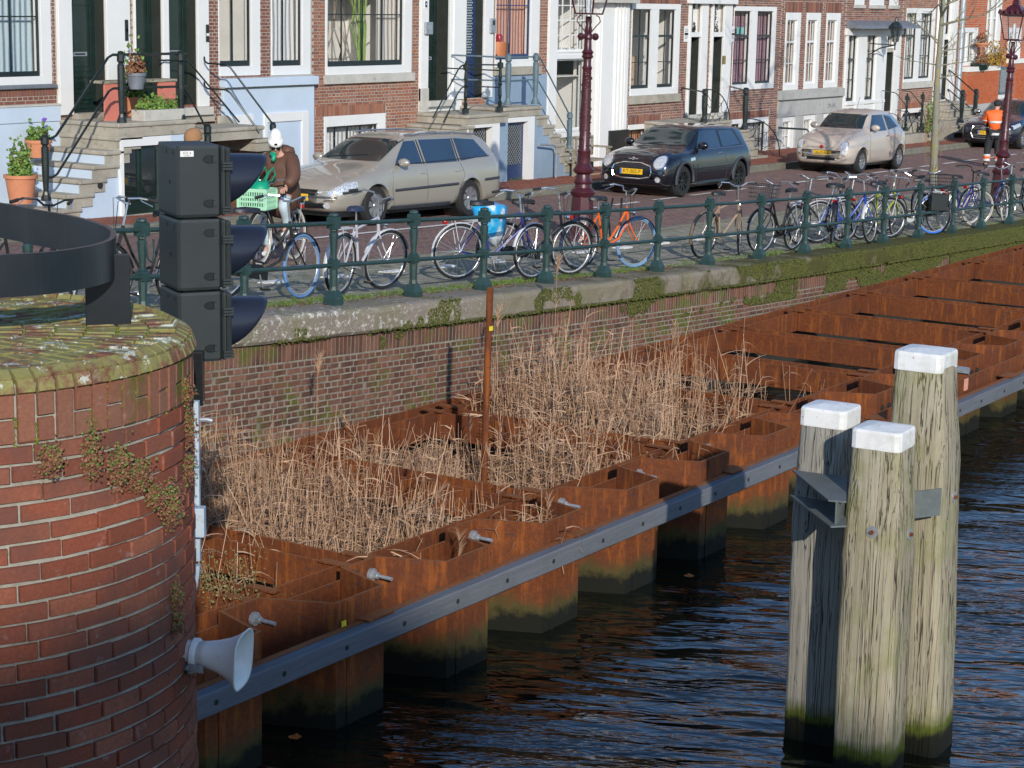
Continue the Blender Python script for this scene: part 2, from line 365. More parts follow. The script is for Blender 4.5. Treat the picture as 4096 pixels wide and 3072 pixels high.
class Pieces:
    """gathers alike pieces; the ones that show largest become parts, the rest one part of kind stuff"""
    def __init__(s, name, mat, parent, mesh=None, limit=300, restname=None):
        s.name, s.mat, s.parent, s.limit, s.L = name, mat, parent, limit, []; s.mesh = mesh or unit_brick(name, mat); s.rest = restname or name + '_field'
    def put(s, c, a, b, d): s.L.append((Vector(c), Vector(a), Vector(b), Vector(d)))
    def done(s):
        def size(e):
            v = e[0] - CAMP; dd = v.dot(FW); u, w_ = v.dot(RT) / dd * 1975, v.dot(UP) / dd * 1975
            if abs(u) > 520 or abs(w_) > 392 or dd < 0: return 0
            return (e[1].cross(e[2])).length / dd ** 3 * abs(v.dot((e[1].cross(e[2])).normalized()))
        s.L.sort(key=size, reverse=True)
        for e in s.L[:s.limit]: piece(s.name, s.mesh, s.parent, e[0], (e[1], e[2], e[3]))
        if len(s.L) > s.limit:
            m = MB()
            for e in s.L[s.limit:]: m.cur = random.random(); m.brick(*e)
            m.build(s.rest, s.mat, s.parent, fix=False, kind='stuff')
def text(s_, name, mat, parent, M4, size=.1, ext=.002):
    c = bpy.data.curves.new(name, 'FONT'); c.body = s_; c.size = size; c.extrude = ext; c.align_x = 'CENTER'; c.align_y = 'CENTER'; c.materials.append(mat)
    o = bpy.data.objects.new(name, c); COL.objects.link(o); o.parent = parent
    o.matrix_local = M4; return o

def texts_to_mesh():                                                  # lettering as plain meshes
    bpy.context.view_layer.update(); dg = bpy.context.evaluated_depsgraph_get()
    for o in [o for o in bpy.data.objects if o.type == 'FONT']:
        me = bpy.data.meshes.new_from_object(o.evaluated_get(dg)); n = bpy.data.objects.new(o.name + '_print', me); COL.objects.link(n); n.parent = o.parent; n.matrix_local = o.matrix_local.copy(); nm = o.name.split('.')[0]
        bpy.data.objects.remove(o); n.name = nm
# ------------------------------------------------------------------ water, street sheets, bridge
MB().add([(-80, -200, 0), (420, -200, 0), (420, 13.3, 0), (-80, 13.3, 0)], [(0, 1, 2, 3)]).build('canal_water', M['water'], kind='structure')
MB().add([(-80, -200, -2.2), (420, -200, -2.2), (420, 13.3, -2.2), (-80, 13.3, -2.2)], [(0, 1, 2, 3)]).build('canal_bed', M['soil'], kind='structure')
def sheet(name, mat, X, Y, dz, **k):
    m = MB(); V = [(x, y, zs(x, y) + dz) for x in X for y in Y]; n = len(Y)
    F = [(i * n + j, (i + 1) * n + j, (i + 1) * n + j + 1, i * n + j + 1) for i in range(len(X) - 1) for j in range(n - 1)]
    return m.add(V, F).build(name, mat, fix=False, kind='structure', **k)
XS = [2 + 1.0 * i for i in range(120)] + [130, 160, 220, 400]
quayside = sheet('quayside_pavement', M['joint_soil'], XS, [13.2, 13.6, 14, 14.5, 15, 15.5, 16, 16.62], -.012)
road = sheet('road', M['joint_soil'], XS, [16.62, 17.2, 17.8, 18.4, 19, 20, 21, 21.5], -.016)
side = sheet('pavement', M['joint_soil'], XS, [21.5, 22, 23, 24.2, 26, 60], .10)
def gfield(P, x0, x1, y0, y1, lx, ly, dz, gap=.006, h=.02, along='x', jit=.003, skip=None):
    """rows of paving laid on the street surface"""
    j = 0; y = y0
    while y < y1 - ly * .5:
        x = x0 + (lx / 2 if j % 2 else 0) - lx
        while x < x1:
            cx, cy = x + lx / 2, y + ly / 2
            if skip is None or not skip(cx, cy):
                zz = zs(cx, cy) + dz + random.uniform(-jit, jit); sx = zs(cx + .2, cy) - zs(cx - .2, cy); sy = zs(cx, cy + .2) - zs(cx, cy - .2)
                a = Vector((lx / 2 - gap / 2, 0, sx / .4 * lx / 2)); b = Vector((0, ly / 2 - gap / 2, sy / .4 * ly / 2))
                rz = random.uniform(-.01, .01)
                P.put((cx, cy, zz - h / 2), a + b * rz, b - a * rz, (0, 0, h / 2))
            x += lx
        y += ly; j += 1
PT = Pieces('paving_tile', M['tile'], quayside); dash = lambda x, y: abs(y - 15.45) < .06 and 14 < x < 48 and (x % 1.2) < .45
gfield(PT, 13, 47, 13.56, 16.5, .30, .15, .0, .008, .03, skip=dash)
PT.done()
PW = Pieces('white_marker_tile', M['white_tile'], quayside)
for i in range(26):
    x = 14.4 + i * 1.2; PW.put((x + .22, 15.47, zs(x + .2, 15.47) + .002), (.2, 0, -.009), (0, .07, 0), (0, 0, .015))
PW.done()
PR = Pieces('paver', M['paver'], road)
gfield(PR, 17, 66, 16.76, 21.36, .21, .085, .0, .007, .03)
PR.done()
PS = Pieces('sidewalk_brick', M['sidewalk_brick'], side)
gfield(PS, 20, 68, 21.68, 24.2, .21, .085, .118, .007, .03)
PS.done()
PK = Pieces('kerb_stone', M['kerb'], side, restname='kerb_row')
PL = Pieces('edging_stone', M['kerb'], road, restname='edging_row')
for i in range(60):
    x = 14 + i * 1.0
    s_ = zs(x + 1, 21.6) - zs(x, 21.6); PK.put((x + .5, 21.59, zs(x + .5, 21.59) + .045), (.494, 0, s_ / 2), (0, .085, 0), (0, 0, .09))
    s_ = zs(x + 1, 16.7) - zs(x, 16.7); PL.put((x + .5, 16.68, zs(x + .5, 16.7)), (.494, 0, s_ / 2), (0, .055, 0), (0, 0, .02))
PK.done(); PL.done()
for i in range(24):                                                   # painted bay line, dashed beyond the first car
    x = 22.0 + i * 1.55 if i > 5 else 22 + i * 1.5; L_ = .95 if i > 5 else 1.5
    m = MB(); n = 4; V = []
    for k in range(n + 1):
        xx = x + L_ * k / n; V += [(xx, 19.25, zs(xx, 19.3) + .012), (xx, 19.37, zs(xx, 19.3) + .012)]
    m.add(V, [(2 * k, 2 * k + 2, 2 * k + 3, 2 * k + 1) for k in range(n)]).build('bay_line', M['white_tile'], road, fix=False)
bridge = MB().prism([(-14, -40), (1.2, -40), (1.2, .9), (3.9, 5.7), (4.2, 6.9), (9.0, 13.6), (-14, 13.6)], 3.3, 3.88, 'xy').build('bridge_deck', M['stone_grey'], kind='structure')

# ------------------------------------------------------------------ quay wall with coping stones
wall = thing('quay_wall', 'old mossy brick quay wall topped with worn stone blocks below the green railing', 'quay wall', (16, 13, 0))
m = MB(); X = [5 + i for i in range(0, 80)]
V = []
for x in X: V += [(x, 13.012, -2), (x, 13.012, zc(x) - .1), (x, 13.5, zc(x) - .1)]
m.add(V, [(3 * i + j, 3 * i + 3 + j, 3 * i + 4 + j, 3 * i + 1 + j) for i in range(len(X) - 1) for j in (0, 1)]).build('masonry_core', M['mortar_dark'], wall, fix=False)
MB().box(5, 12.985, -2, 84, 13.01, .80).build('wet_footing', M['wet'], wall)
P = Pieces('quay_brick', M['quay_brick'], wall); TOP = .30
x = 12.0
while x < 48:
    h = .105; z = zc(x) - TOP - h; P.put((x + .03, 13.0185, z), (.0265, 0, -.0017), (0, 0, h - .004), (0, -.012 + random.uniform(-.003, .003), 0)); x += .068
for r_ in range(20):
    x = 12.0 + (0 if r_ % 2 else .06); L_ = .222 if r_ % 2 else .111
    while x < 48:
        z = zc(x + L_ / 2) - TOP - .215 - .034 - r_ * .066; sl_ = (zc(x + L_) - zc(x))
        if z > .80: P.put((x + L_ / 2, 13.0185, z), (L_ / 2 - .0075, 0, sl_ / 2), (random.uniform(-.0006, .0006), 0, .0255), (0, -.012 + random.uniform(-.004, .003), 0))
        x += L_
P.done()
cx = [8.4, 10.2, 12.0, 14.0, 15.8, 18.0, 19.5, 21.0, 22.4, 24.1, 25.7, 27.4, 29.1, 30.8, 32.4, 34.1, 35.9, 37.5, 39.2, 41, 43, 45, 47, 49]
for a, b in zip(cx, cx[1:]):
    m = MB(); n = 8; rings = []
    for k in range(n + 1):
        x = a + .012 + (b - a - .024) * k / n; z = zc(x) + random.uniform(-.006, .006); j = lambda s_=.007: random.uniform(-s_, s_)
        rings.append([(x, 12.955 + j(), z - .285), (x, 12.93 + j(), z - .25), (x, 12.925 + j(), z - .06 + j()), (x, 12.955 + j(), z - .014), (x, 13.0 + j(), z), (x, 13.3, z + j(.004)), (x, 13.56, z - .005), (x, 13.56, z - .285)])
    m.loft(rings).build('coping_stone', M['coping'], wall)

# ------------------------------------------------------------------ green railing
rl = thing('quay_railing', 'dark green cast iron railing with two pipe rails along the quay edge', 'railing', (16, 13.25, 0))
PX = [12.3, 13.75, 15.22, 16.68, 18.14, 19.57, 20.98, 22.41, 23.85, 25.36, 27.03, 28.63, 30.25, 31.78, 33.37, 35.02, 36.54, 38.15, 39.7, 41.3, 42.9, 44.5, 46]
m = MB(); r2 = math.sqrt(2)
q = [(.078 * r2, 0), (.078 * r2, .07), (.068 * r2, .10), (.056 * r2, .13), (.044 * r2, .16)]
m.lathe(q, n=4, a0=R(45))
m.lathe([(.052, .15), (.044, .20), (.048, .40), (.052, .405)], n=8, a0=R(22.5))
m.lathe([(.05 * r2, .395), (.05 * r2, .475), (.042 * r2, .49)], n=4, a0=R(45))
m.lathe([(.042, .48), (.05, .50), (.033, .52), (.035, .56), (.051, .74), (.053, .77), (.038, .79), (.048, .81), (.043, .83)], n=8, a0=R(22.5))
m.lathe([(.055 * r2, .825), (.055 * r2, .945), (.05 * r2, .955)], n=4, a0=R(45))
m.lathe([(.045, .95), (.056, .97), (.05, .99), (.02, 1.0)], n=10)
pm = m.build('post', M['rail'], rl); pm.location = Vector((PX[0], 13.3, zc(PX[0]))) - Vector(ORG['quay_railing'])
me = pm.data
for v in me.vertices: v.co += Vector(ORG['quay_railing'])
for i, x in enumerate(PX[1:]):
    o = pm.copy(); COL.objects.link(o); o.parent = rl; o.location = Vector((x, 13.3, zc(x))) - Vector(ORG['quay_railing'])
for zz, nm in ((.885, 'top_rail'), (.43, 'lower_rail')):
    for a, b in zip(PX, PX[1:]):
        MB().tube([(a, 13.3, zc(a) + zz), ((a + b) / 2, 13.3, zc((a + b) / 2) + zz - .004), (b, 13.3, zc(b) + zz)], .024, 8, False).build(nm, M['rail'], rl, True)
hk = MB().tube([(13.7, 13.22, zc(13.7) + .86), (13.68, 13.19, zc(13.7) + .80), (13.70, 13.18, zc(13.7) + .62), (13.75, 13.18, zc(13.7) + .58), (13.79, 13.18, zc(13.7) + .64), (13.78, 13.18, zc(13.7) + .80)], .011, 6).build('steel_hook', M['rail'], rl, True)

# ------------------------------------------------------------------ rusty steel frame on the water
ZW = .887
def hbeam(m, p, q, up=(0, 0, 1), h=.3, w=.3, t=.02):                    # flanges upright on both sides, web level between them
    p, q = Vector(p), Vector(q); d = (q - p).normalized(); s_ = d.cross(Vector(up)).normalized()
    for k in (-1, 1): m.beam(p + s_ * k * (w / 2 - t / 2), q + s_ * k * (w / 2 - t / 2), t, h, up)
    m.beam(p, q, w - 2 * t - .002, t, up)
for y, nm, lab in ((9.62, 'outer', 'long rusty steel beam running behind the sheet piles on the canal side'), (12.83, 'inner', 'long rusty steel beam running along the foot of the quay wall')):
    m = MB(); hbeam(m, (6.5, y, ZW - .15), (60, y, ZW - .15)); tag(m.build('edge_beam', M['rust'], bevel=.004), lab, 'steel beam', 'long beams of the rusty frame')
MB().box(6, 12.985, ZW - .02, 60, 13.01, ZW + .02)
CB = [11.25, 12.45, 15.2, 17.9, 20.55, 23.05, 25.15, 27.33, 29.65, 32.1, 34.8, 37.6, 40.6, 43.8, 47]
WHERE = ['nearest the round brick pillar, bare weeds before it', 'second from the round brick pillar, reeds on its far side', 'third from the pillar, half buried in reeds left of the rusty pole', 'fourth from the pillar, behind the thickest reeds', 'fifth from the pillar, at the far end of the reed bed', 'sixth from the pillar, first one clear of reeds', 'seventh from the pillar', 'eighth from the pillar', 'ninth from the pillar', 'tenth from the pillar', 'eleventh from the pillar', 'twelfth from the pillar', 'thirteenth from the pillar', 'fourteenth', 'fifteenth']
for i, x in enumerate(CB):
    if x > 43: continue
    cb = thing('cross_beam', 'rusty cross beam over the water, ' + WHERE[i], 'steel beam', (x, 9.78, ZW), 0, 'cross beams of the rusty frame')
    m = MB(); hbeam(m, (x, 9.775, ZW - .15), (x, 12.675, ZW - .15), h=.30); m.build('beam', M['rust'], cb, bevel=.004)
    for y in (9.77, 12.69):
        for k in (-1, 1):
            MB().box(x + k * .15 - .045, y - .12, ZW + .002, x + k * .15 + .045, y + .16, ZW + .018).build('clip_plate', M['rust'], cb)
def zpile(x0, y0=8.9, y1=9.45, z0=-1.6, z1=1.0, t=.014):
    pts = [(x0 + .0, y1), (x0 + .42, y1), (x0 + .66, y0), (x0 + 1.24, y0), (x0 + 1.44, y1)]; m = MB()
    for k, (a, b) in enumerate(zip(pts, pts[1:])):
        d = Vector((b[0] - a[0], b[1] - a[1])).normalized(); n_ = Vector((-d.y, d.x)) * t; e = d * .008
        P_ = [(a[0] - n_.x - e.x, a[1] - n_.y - e.y), (b[0] - n_.x + e.x, b[1] - n_.y + e.y), (b[0] + n_.x + e.x, b[1] + n_.y + e.y), (a[0] + n_.x - e.x, a[1] + n_.y - e.y)]
        m.prism(P_, z0, z1 + .0004 * k, 'xy')
    m.box(x0 + .78, y0 - .024, z0, x0 + .84, y0 + .03, z1 - .01)       # interlock
    return m
for k in range(-1, 24):
    x0 = 10.53 + 1.45 * k
    if x0 > 34: break
    lab = 'rusty folded sheet pile %s' % (['partly hidden by the brick pillar', 'with a yellow sticker, behind the white horn loudspeaker', 'second right of the horn loudspeaker', 'third right of the horn loudspeaker, dry reeds in its trough', 'fourth right of the horn loudspeaker', 'fifth right of the horn loudspeaker, a few stalks in its trough', 'just left of the mooring piles', 'behind the left mooring pile', 'with two round holes, between the mooring piles'][k + 1] if k < 8 else ['first', 'second', 'third', 'fourth', 'fifth', 'sixth', 'seventh', 'eighth', 'ninth', 'tenth', 'eleventh'][min(k - 7, 10)] + ' to the right of the tall mooring pile')
    sp_ = thing('sheet_pile', lab, 'sheet pile', (x0, 9.4, 0), 0, 'sheet piles along the canal side')
    dz = random.uniform(-.012, .012)
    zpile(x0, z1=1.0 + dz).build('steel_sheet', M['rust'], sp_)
    if k not in (7, 9):
        bx = x0 + .34; zb = .86
        MB().lathe([(.055, 9.405), (.055, 9.43)], (bx, 0, zb), 14, 'y').build('washer', M['galv'], sp_, True)
        MB().lathe([(.03, 9.36), (.03, 9.405)], (bx, 0, zb), 6, 'y').build('nut', M['galv'], sp_)
        MB().tube([(bx, 9.40, zb), (bx + .004, 9.22, zb - .004)], .016, 8).build('threaded_rod', M['galv'], sp_, True)
    if k == 0: MB().box(x0 + .70, 8.868, .76, x0 + .755, 8.874, .85).build('yellow_sticker', plain('yellow_sticker', (.7, .6, .03), .5), sp_)
    if k in (7, 9):
        for u in (.8, 1.0): MB().lathe([(.034, 8.862), (.034, 8.884)], (x0 + u, 0, .82), 10, 'y').build('round_hole', M['dark_hole'], sp_)
ye = plain('yellow_sticker_b', (.75, .62, .03), .5)
# rusty ledge with flat plates and the grey timber fender in front of the sheet piles
for (xa, xb, yt, zt, nm) in ((5.0, 20.75, 8.71, .80, 0), (20.95, 40, 8.27, .80, 1)):
    lw = thing('ledge_beam', ['rusty steel ledge between sheet piles and grey timber, left stretch', 'rusty steel ledge further out, right of the mooring piles'][nm], 'steel beam', (xa, yt, zt))
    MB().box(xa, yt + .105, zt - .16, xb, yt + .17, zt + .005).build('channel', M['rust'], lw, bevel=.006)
    if nm:
        MB().box(xa, yt + .30, zt - .2, xb, yt + .32, zt + .14).build('flange', M['rust'], lw)
        MB().box(xa, yt + .32, zt - .02, xb, 8.86, zt + .0).build('web', M['rust'], lw)
        for u in (22.4, 22.75, 23.3): MB().box(u, yt + .286, zt - .02, u + .12, yt + .297, zt + .13).build('wood_patch', plain('pale_peach_wood%d' % int(u * 100), (.62, .3, .2), .8), lw)
    i = 0; x = xa + .6
    while x < xb:
        MB().box(x - .16, yt + .06, zt + .008, x + .16, yt + .24, zt + .022).build('flat_plate', M['rust'], lw); x += 3.0
    edges = [4.0, 9.3, 14.45, 20.75] if not nm else [20.95, 21.35, 23.6, 27.5, 32, 38]
    for j, (a, b) in enumerate(zip(edges, edges[1:])):
        tb = thing('fender_timber', 'grey weathered fender timber with bolt holes, ' + [['length passing behind the white horn', 'middle length below the rusty ledge', 'length ending behind the mooring piles'], ['short stub right of the tall mooring pile', 'length with pale wood patches above it', 'far length at the right edge', 'far length', 'last length']][nm][j], 'timber beam', (a, yt, zt), 0, 'grey fender timbers')
        m = MB(); n = 14; rings = []
        for k in range(n + 1):
            x = a + .006 + (b - a - .012) * k / n; jj = lambda: random.uniform(-.002, .002)
            rings.append([(x, yt + .1, zt - .17), (x, yt + .008 + jj(), zt - .17), (x, yt + jj(), zt - .16), (x, yt + jj(), zt - .012), (x, yt + .012 + jj(), zt + jj()), (x, yt + .1, zt + jj())])
        m.loft(rings).build('timber', M['timber'], tb)
        x = a + .35
        while x < b - .1:
            MB().lathe([(.021, yt - .004), (.021, yt + .01)], (x, 0, zt - .085), 10, 'y').build('bolt_hole', M['dark_hole'], tb); x += .72
# clamps on a further pile
t = thing('rod_clamp', 'two galvanised nuts on rods right of the tall mooring pile', 'clamp', (23.3, 8.7, .9))
for u in (23.2, 23.75):
    MB().lathe([(.06, 8.84), (.06, 8.86)], (u, 0, .95), 12, 'y').build('washer', M['galv'], t, True)
    MB().lathe([(.05, 8.68), (.05, 8.82)], (u, 0, .95), 6, 'y').build('nut', M['galv'], t)
# upright rusty pole
t = thing('rusty_pole', 'tall upright rusty pipe standing among the reeds with a yellow sticker', 'pole', (16.25, 11.0, .1))
q = (16.25, 11.0)
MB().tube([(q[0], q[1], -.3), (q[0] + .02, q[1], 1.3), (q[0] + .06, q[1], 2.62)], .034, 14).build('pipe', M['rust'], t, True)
MB().tube([(q[0] + .045, q[1], 2.05), (q[0] + .047, q[1], 2.07)], .038, 14).build('collar', M['rust'], t, True)
MB().tube([(q[0] + .0575, q[1], 2.50), (q[0] + .058, q[1], 2.52)], .038, 14).build('cap_ring', M['rust'], t, True)
MB().box(q[0] + .005, q[1] - .042, 2.19, q[0] + .065, q[1] - .034, 2.235).build('yellow_sticker', ye, t)

# ------------------------------------------------------------------ mooring piles
def pile(name, label, base, top, hw, mat, rz, lean=(0, 0), bolts=()):
    t = thing(name, label, 'mooring pile', (base[0], base[1], 0)); m = MB(); rings = []
    ca, sa = math.cos(rz), math.sin(rz)
    shp = [(-1, -.76), (-.93, -.93), (-.76, -1), (0, -1.01), (.76, -1), (.93, -.93), (1, -.76), (1.01, 0), (1, .76), (.93, .93), (.76, 1), (0, 1.01), (-.76, 1), (-.93, .93), (-1, .76), (-1.01, 0)]
    n = 26
    for k in range(n + 1):
        f = k / n; z = -1.8 + (top - .10 + 1.8) * f; hz = hw * (1.19 if z < top - .8 else 1.19 - .22 * (z - top + .8) / .8)
        cxx = base[0] + lean[0] * max(z, 0) / top; cyy = base[1] + lean[1] * max(z, 0) / top; r_ = []
        for u, v in shp:
            g = 1 + random.uniform(-.018, .018); u, v = u * hz * g, v * hz * g; r_.append((cxx + u * ca - v * sa, cyy + u * sa + v * ca, z))
        rings.append(r_)
    m.loft(rings).build('post', mat, t, 2)
    m = MB(); rings = []
    for z, k in ((top - .135, .99), (top - .13, 1.0), (top - .018, 1.0), (top - .006, .985), (top + .002, .95), (top + .022, .3), (top + .023, .05)):
        rings.append([(base[0] + lean[0] + (u * ca - v * sa) * hw * k * 1.03, base[1] + lean[1] + (u * sa + v * ca) * hw * k * 1.03, z) for u, v in shp])
    m.loft(rings).build('white_cap', M['cap'], t)
    for (u, v, z, side_) in bolts:
        c = Vector((base[0] + lean[0] * z / top + (u * ca - v * sa) * hw * 1.17, base[1] + lean[1] * z / top + (u * sa + v * ca) * hw * 1.17, z))
        nrm = Vector((-ca, -sa, 0)) if side_ == 0 else Vector((sa, -ca, 0))
        MB().tube([c - nrm * .05, c + nrm * .012], .042, 16).build('washer', M['galv'], t); MB().tube([c + nrm * .01, c + nrm * .03], .016, 6).build('bolt_head', M['rust'], t)
    return t
def capmat():
    t = MT('chipped_white_cap', .5, 0); c = t.mix(t.ramp(t.noise(22, 7, .75), [(.635, 0), (.65, 1)]), (.8, .8, .79), (.04, .035, .035))
    c = t.mix(t.ramp(t.noise(6, 6, .7), [(.46, 0), (.7, .55)]), c, (.45, .47, .38))
    t.col(c); return t.m
M['cap'] = capmat()

for (x, y, lab) in ((2757, 2303, 'orange leaf floating on the dark water, left of the mooring piles'), (1182, 2948, 'orange leaf floating near the sheet piles at the bottom left')):
    q = atz(x, y, .006); m = MB(); n = 9
    m.add([(q.x + .07 * math.cos(R(40 * i)) * (1 if i % 2 else .75), q.y + .05 * math.sin(R(40 * i)), .006 + .008 * (i % 2)) for i in range(n)] + [(q.x, q.y, .012)], [(i, (i + 1) % n, n) for i in range(n)])
    tag(m.build('floating_leaf', plain('orange_leaf_%d' % x, (.45, .14, .03), .6), fix=False), lab, 'leaf', 'leaves on the water')
pile('mooring_pile', 'grey wooden mooring pile with white cap, left of the cluster, partly shaded by its neighbour', (13.30, 5.87), 2.57, .176, M['pile_grey'], R(3), (-.02, .02))
pile('mooring_pile', 'front mooring pile of the cluster, cracked pale wood with a white cap and two bolts', (12.80, 5.24), 2.57, .178, M['pile_green'], R(4), (.03, .04), ((-1.0, -.1, 1.86, 0), (.1, -1.0, 1.82, 1)))
pile('mooring_pile', 'tallest mooring pile of the cluster, greenish split wood with a white cap', (13.56, 5.17), 3.03, .183, M['pile_green'], R(2), (-.04, .1), ((.2, -1.0, 1.95, 1),))
t = thing('steel_bracket', 'grey steel channel bracket bolted between the mooring piles', 'bracket', (13.0, 5.8, 2.0))
def P7(x, y, z): return atz(3000 + x / 1.6588, 1300 + y / 1.6588, z)
for z, pts, nm in ((2.1, [(280, 960), (640, 1008), (640, 1170), (520, 1160)], 'upper_flange'), (1.93, [(265, 1125), (640, 1190), (640, 1330), (535, 1335)], 'lower_flange')):
    p = [P7(x, y, z) for x, y in pts]; MB().prism([(v.x, v.y) for v in p], z - .012, z, 'xy').build(nm, M['bracket'], t)
a, b = P7(575, 1165, 2.1), P7(640, 1100, 2.1)
MB().beam((a.x, a.y, 2.01), (b.x, b.y, 2.01), .012, .17).build('web', M['bracket'], t)
MB().beam((12.98, 5.10, 2.0), (13.2, 4.97, 2.0), .012, .2).build('end_web', M['bracket'], t)
MB().tube([(13.13, 5.9, 2.1), (13.13, 5.9, 2.22)], .03, 10).build('rusty_stub', M['rust'], t)

# ------------------------------------------------------------------ reeds, grass, moss: what nobody could count
def reedmat():
    t = MT('dry_reed', .7, 0, .3); r = t.rnd(); t.col(t.ramp(r, [(0, (.21, .115, .065)), (.5, (.38, .235, .145)), (1, (.58, .40, .27))])); return t.m
M['reed'] = reedmat()
from mathutils import noise as NZ
def blade(m, p, d, L_, w_, bend, seg=3):
    """thin tapering strip"""
    d = Vector(d).normalized(); s_ = d.cross(Vector((random.uniform(-1, 1), random.uniform(-1, 1), .3))).normalized(); p = Vector(p); V = [p - s_ * w_, p + s_ * w_]; F = []
    for k in range(1, seg + 1):
        d = (d + Vector(bend) / seg).normalized(); p = p + d * (L_ / seg); q = w_ * (1 - .8 * k / seg); V += [p - s_ * q, p + s_ * q]; o = 2 * k; F.append((o - 2, o - 1, o + 1, o))
    m.add(V, F); return p
def reed(m, x, y, z, h, plume=False):
    m.cur = min(.999, max(0, random.gauss(.5, .25))); lean = Vector((random.gauss(0, .13), random.gauss(0, .13), 1))
    if random.random() < .12: lean = Vector((random.gauss(0, .6), random.gauss(0, .6), 1))
    p = Vector((x, y, z)); d = lean.normalized(); pts = [p]; k = 4; brk = random.random() < .45
    for i in range(k):
        if brk and i == k - 1: d = Vector((d.x + random.uniform(-1, 1), d.y + random.uniform(-1, 1), random.uniform(-.6, .5))).normalized()
        else: d = (d + Vector((random.gauss(0, .05), random.gauss(0, .05), 0))).normalized()
        p = p + d * h / k * (.5 if brk and i == k - 1 else 1); pts.append(p)
    rr = random.uniform(.0038, .0068); m.tube(pts, [rr, rr * .9, rr * .8, rr * .65, rr * .4], 3, False)
    for i in range(random.randint(2, 5)):
        q = pts[random.randint(1, 3)].lerp(pts[random.randint(2, 4)], random.random()); a = random.uniform(0, 6.28)
        blade(m, q, (math.cos(a) * .7, math.sin(a) * .7, random.uniform(.2, 1)), random.uniform(.12, .34), random.uniform(.004, .009), (math.cos(a) * .5, math.sin(a) * .5, -random.uniform(.3, 1.9)))
    if plume: plumeat(m, pts[-1], d)
def plumeat(m, p, d):
    for i in range(34):
        a = random.uniform(0, 6.28); q = p + d * random.uniform(-.02, .16)
        blade(m, q, (d.x + math.cos(a) * .25, d.y + math.sin(a) * .25, d.z), random.uniform(.06, .13), .004, (math.cos(a) * .3 + .2, math.sin(a) * .3, -.3), 2)
m = MB()
def cell(n, x0, x1, y0, y1, h0, h1, z=.02, dens=None):
    c = 0
    while c < n:
        nn_ = 0
        x, y = random.uniform(x0, x1), random.uniform(y0, y1)
        if dens and random.random() > dens(x, y): continue
        if math.hypot(x - 16.25, y - 11) < .1: continue
        q = NZ.noise(Vector((x * 1.3, y * 1.3, 9)))
        if n > 200 and q < -.12 and random.random() < .75: continue
        reed(m, x, y, z, random.uniform(h0, h1) * random.choice((1, 1, .8, .9)) * (1 + .35 * q), random.random() < .02); c += 1
cell(55, 11.6, 12.2, 10.1, 12.4, .6, 1.35)
cell(1150, 12.7, 14.3, 9.95, 12.55, .75, 1.55, dens=lambda x, y: .45 + .55 * ((y - 9.9) / 2.6))
cell(170, 14.2, 14.95, 10.0, 12.5, .45, .95)
cell(200, 12.7, 13.8, 11.4, 12.5, 1.1, 1.65)
cell(60, 14.3, 16.2, 9.85, 10.2, .7, 1.15)
cell(190, 15.45, 16.3, 11.3, 12.5, .7, 1.2)
cell(190, 16.3, 17.4, 11.5, 12.5, .6, 1.0)
cell(260, 15.5, 17.5, 10.2, 11.7, .5, .95)
cell(230, 16.7, 17.6, 9.95, 11.2, .7, 1.3)
cell(1250, 18.15, 20.35, 9.95, 12.55, .85, 1.75, dens=lambda x, y: .45 + .55 * ((y - 9.9) / 2.6))
cell(230, 17.0, 18.0, 9.9, 11.2, .8, 1.35)
cell(95, 20.8, 22.2, 10.7, 12.5, .7, 1.5)
cell(14, 22.0, 22.85, 9.95, 10.8, .5, 1.2)
cell(60, 14.15, 14.6, 8.98, 9.38, .35, .75, .45)
cell(7, 12.75, 13.1, 8.98, 9.35, .35, .75, .45); cell(12, 17.1, 17.5, 9.0, 9.35, .3, .6, .5); cell(3, 18.5, 18.9, 9.0, 9.35, .3, .6, .5)
m.build('reed_bed', M['reed'], fix=False, kind='stuff', label='dense dry brown reeds growing between the rusty beams')
for i, (x, y, h, lab) in enumerate([(19.6, 12.3, 2.5, 'tallest dry reed with a feathery plume, right of the rusty pole'), (15.0, 12.2, 1.95, 'tall dry reed with a plume, left of the rusty pole'), (13.0, 12.3, 1.75, 'fluffy reed plume near the left end of the bed'), (18.2, 12.2, 2.05, 'reed with a drooping plume just right of the rusty pole')]):
    m = MB(); m.cur = .6; p = [Vector((x, y, .02)), Vector((x + .02, y, h * .5)), Vector((x + .06, y + .01, h - .2))]; m.tube(p, [.005, .004, .003], 4, False)
    plumeat(m, p[-1], Vector((.1, 0, 1))); plumeat(m, p[-1] + Vector((.01, 0, .04)), Vector((.15, 0, 1)))
    for k in range(3): blade(m, p[1].lerp(p[2], k * .3), (.4, .1, 1), .3, .006, (.6, .2, -1.2))
    tag(m.build('plumed_reed', M['reed'], fix=False), lab, 'reed', 'tall plumed reeds')
# planting trays and mud seen between the reeds
MB().box(12.65, 9.9, -.1, 20.35, 12.6, .02).build('reed_mud', M['wet'], kind='stuff')
m = MB()
def tuft(m, x, y, z, h, n=5, sp=.03):
    for i in range(n):
        m.cur = random.random(); a = random.uniform(0, 6.28); blade(m, (x + random.gauss(0, sp), y + random.gauss(0, sp), z), (math.cos(a) * .35, math.sin(a) * .35, 1), h * random.uniform(.6, 1.2), .004, (math.cos(a) * .5, math.sin(a) * .5, -.25), 2)
for i in range(260): tuft(m, random.uniform(15.5, 16.35), random.uniform(9.98, 10.9), .02, .16, 6)
for x0, n in ((14.2, 80), (15.6, 90), (17.1, 130), (18.9, 110), (20.6, 130), (21.9, 60), (23.4, 90), (25.9, 40), (28, 60), (30.5, 60)):
    for i in range(n): 
        x = random.gauss(x0, .5); y = random.uniform(13.45, 13.75); tuft(m, x, y, zs(x, y), .055, 5)
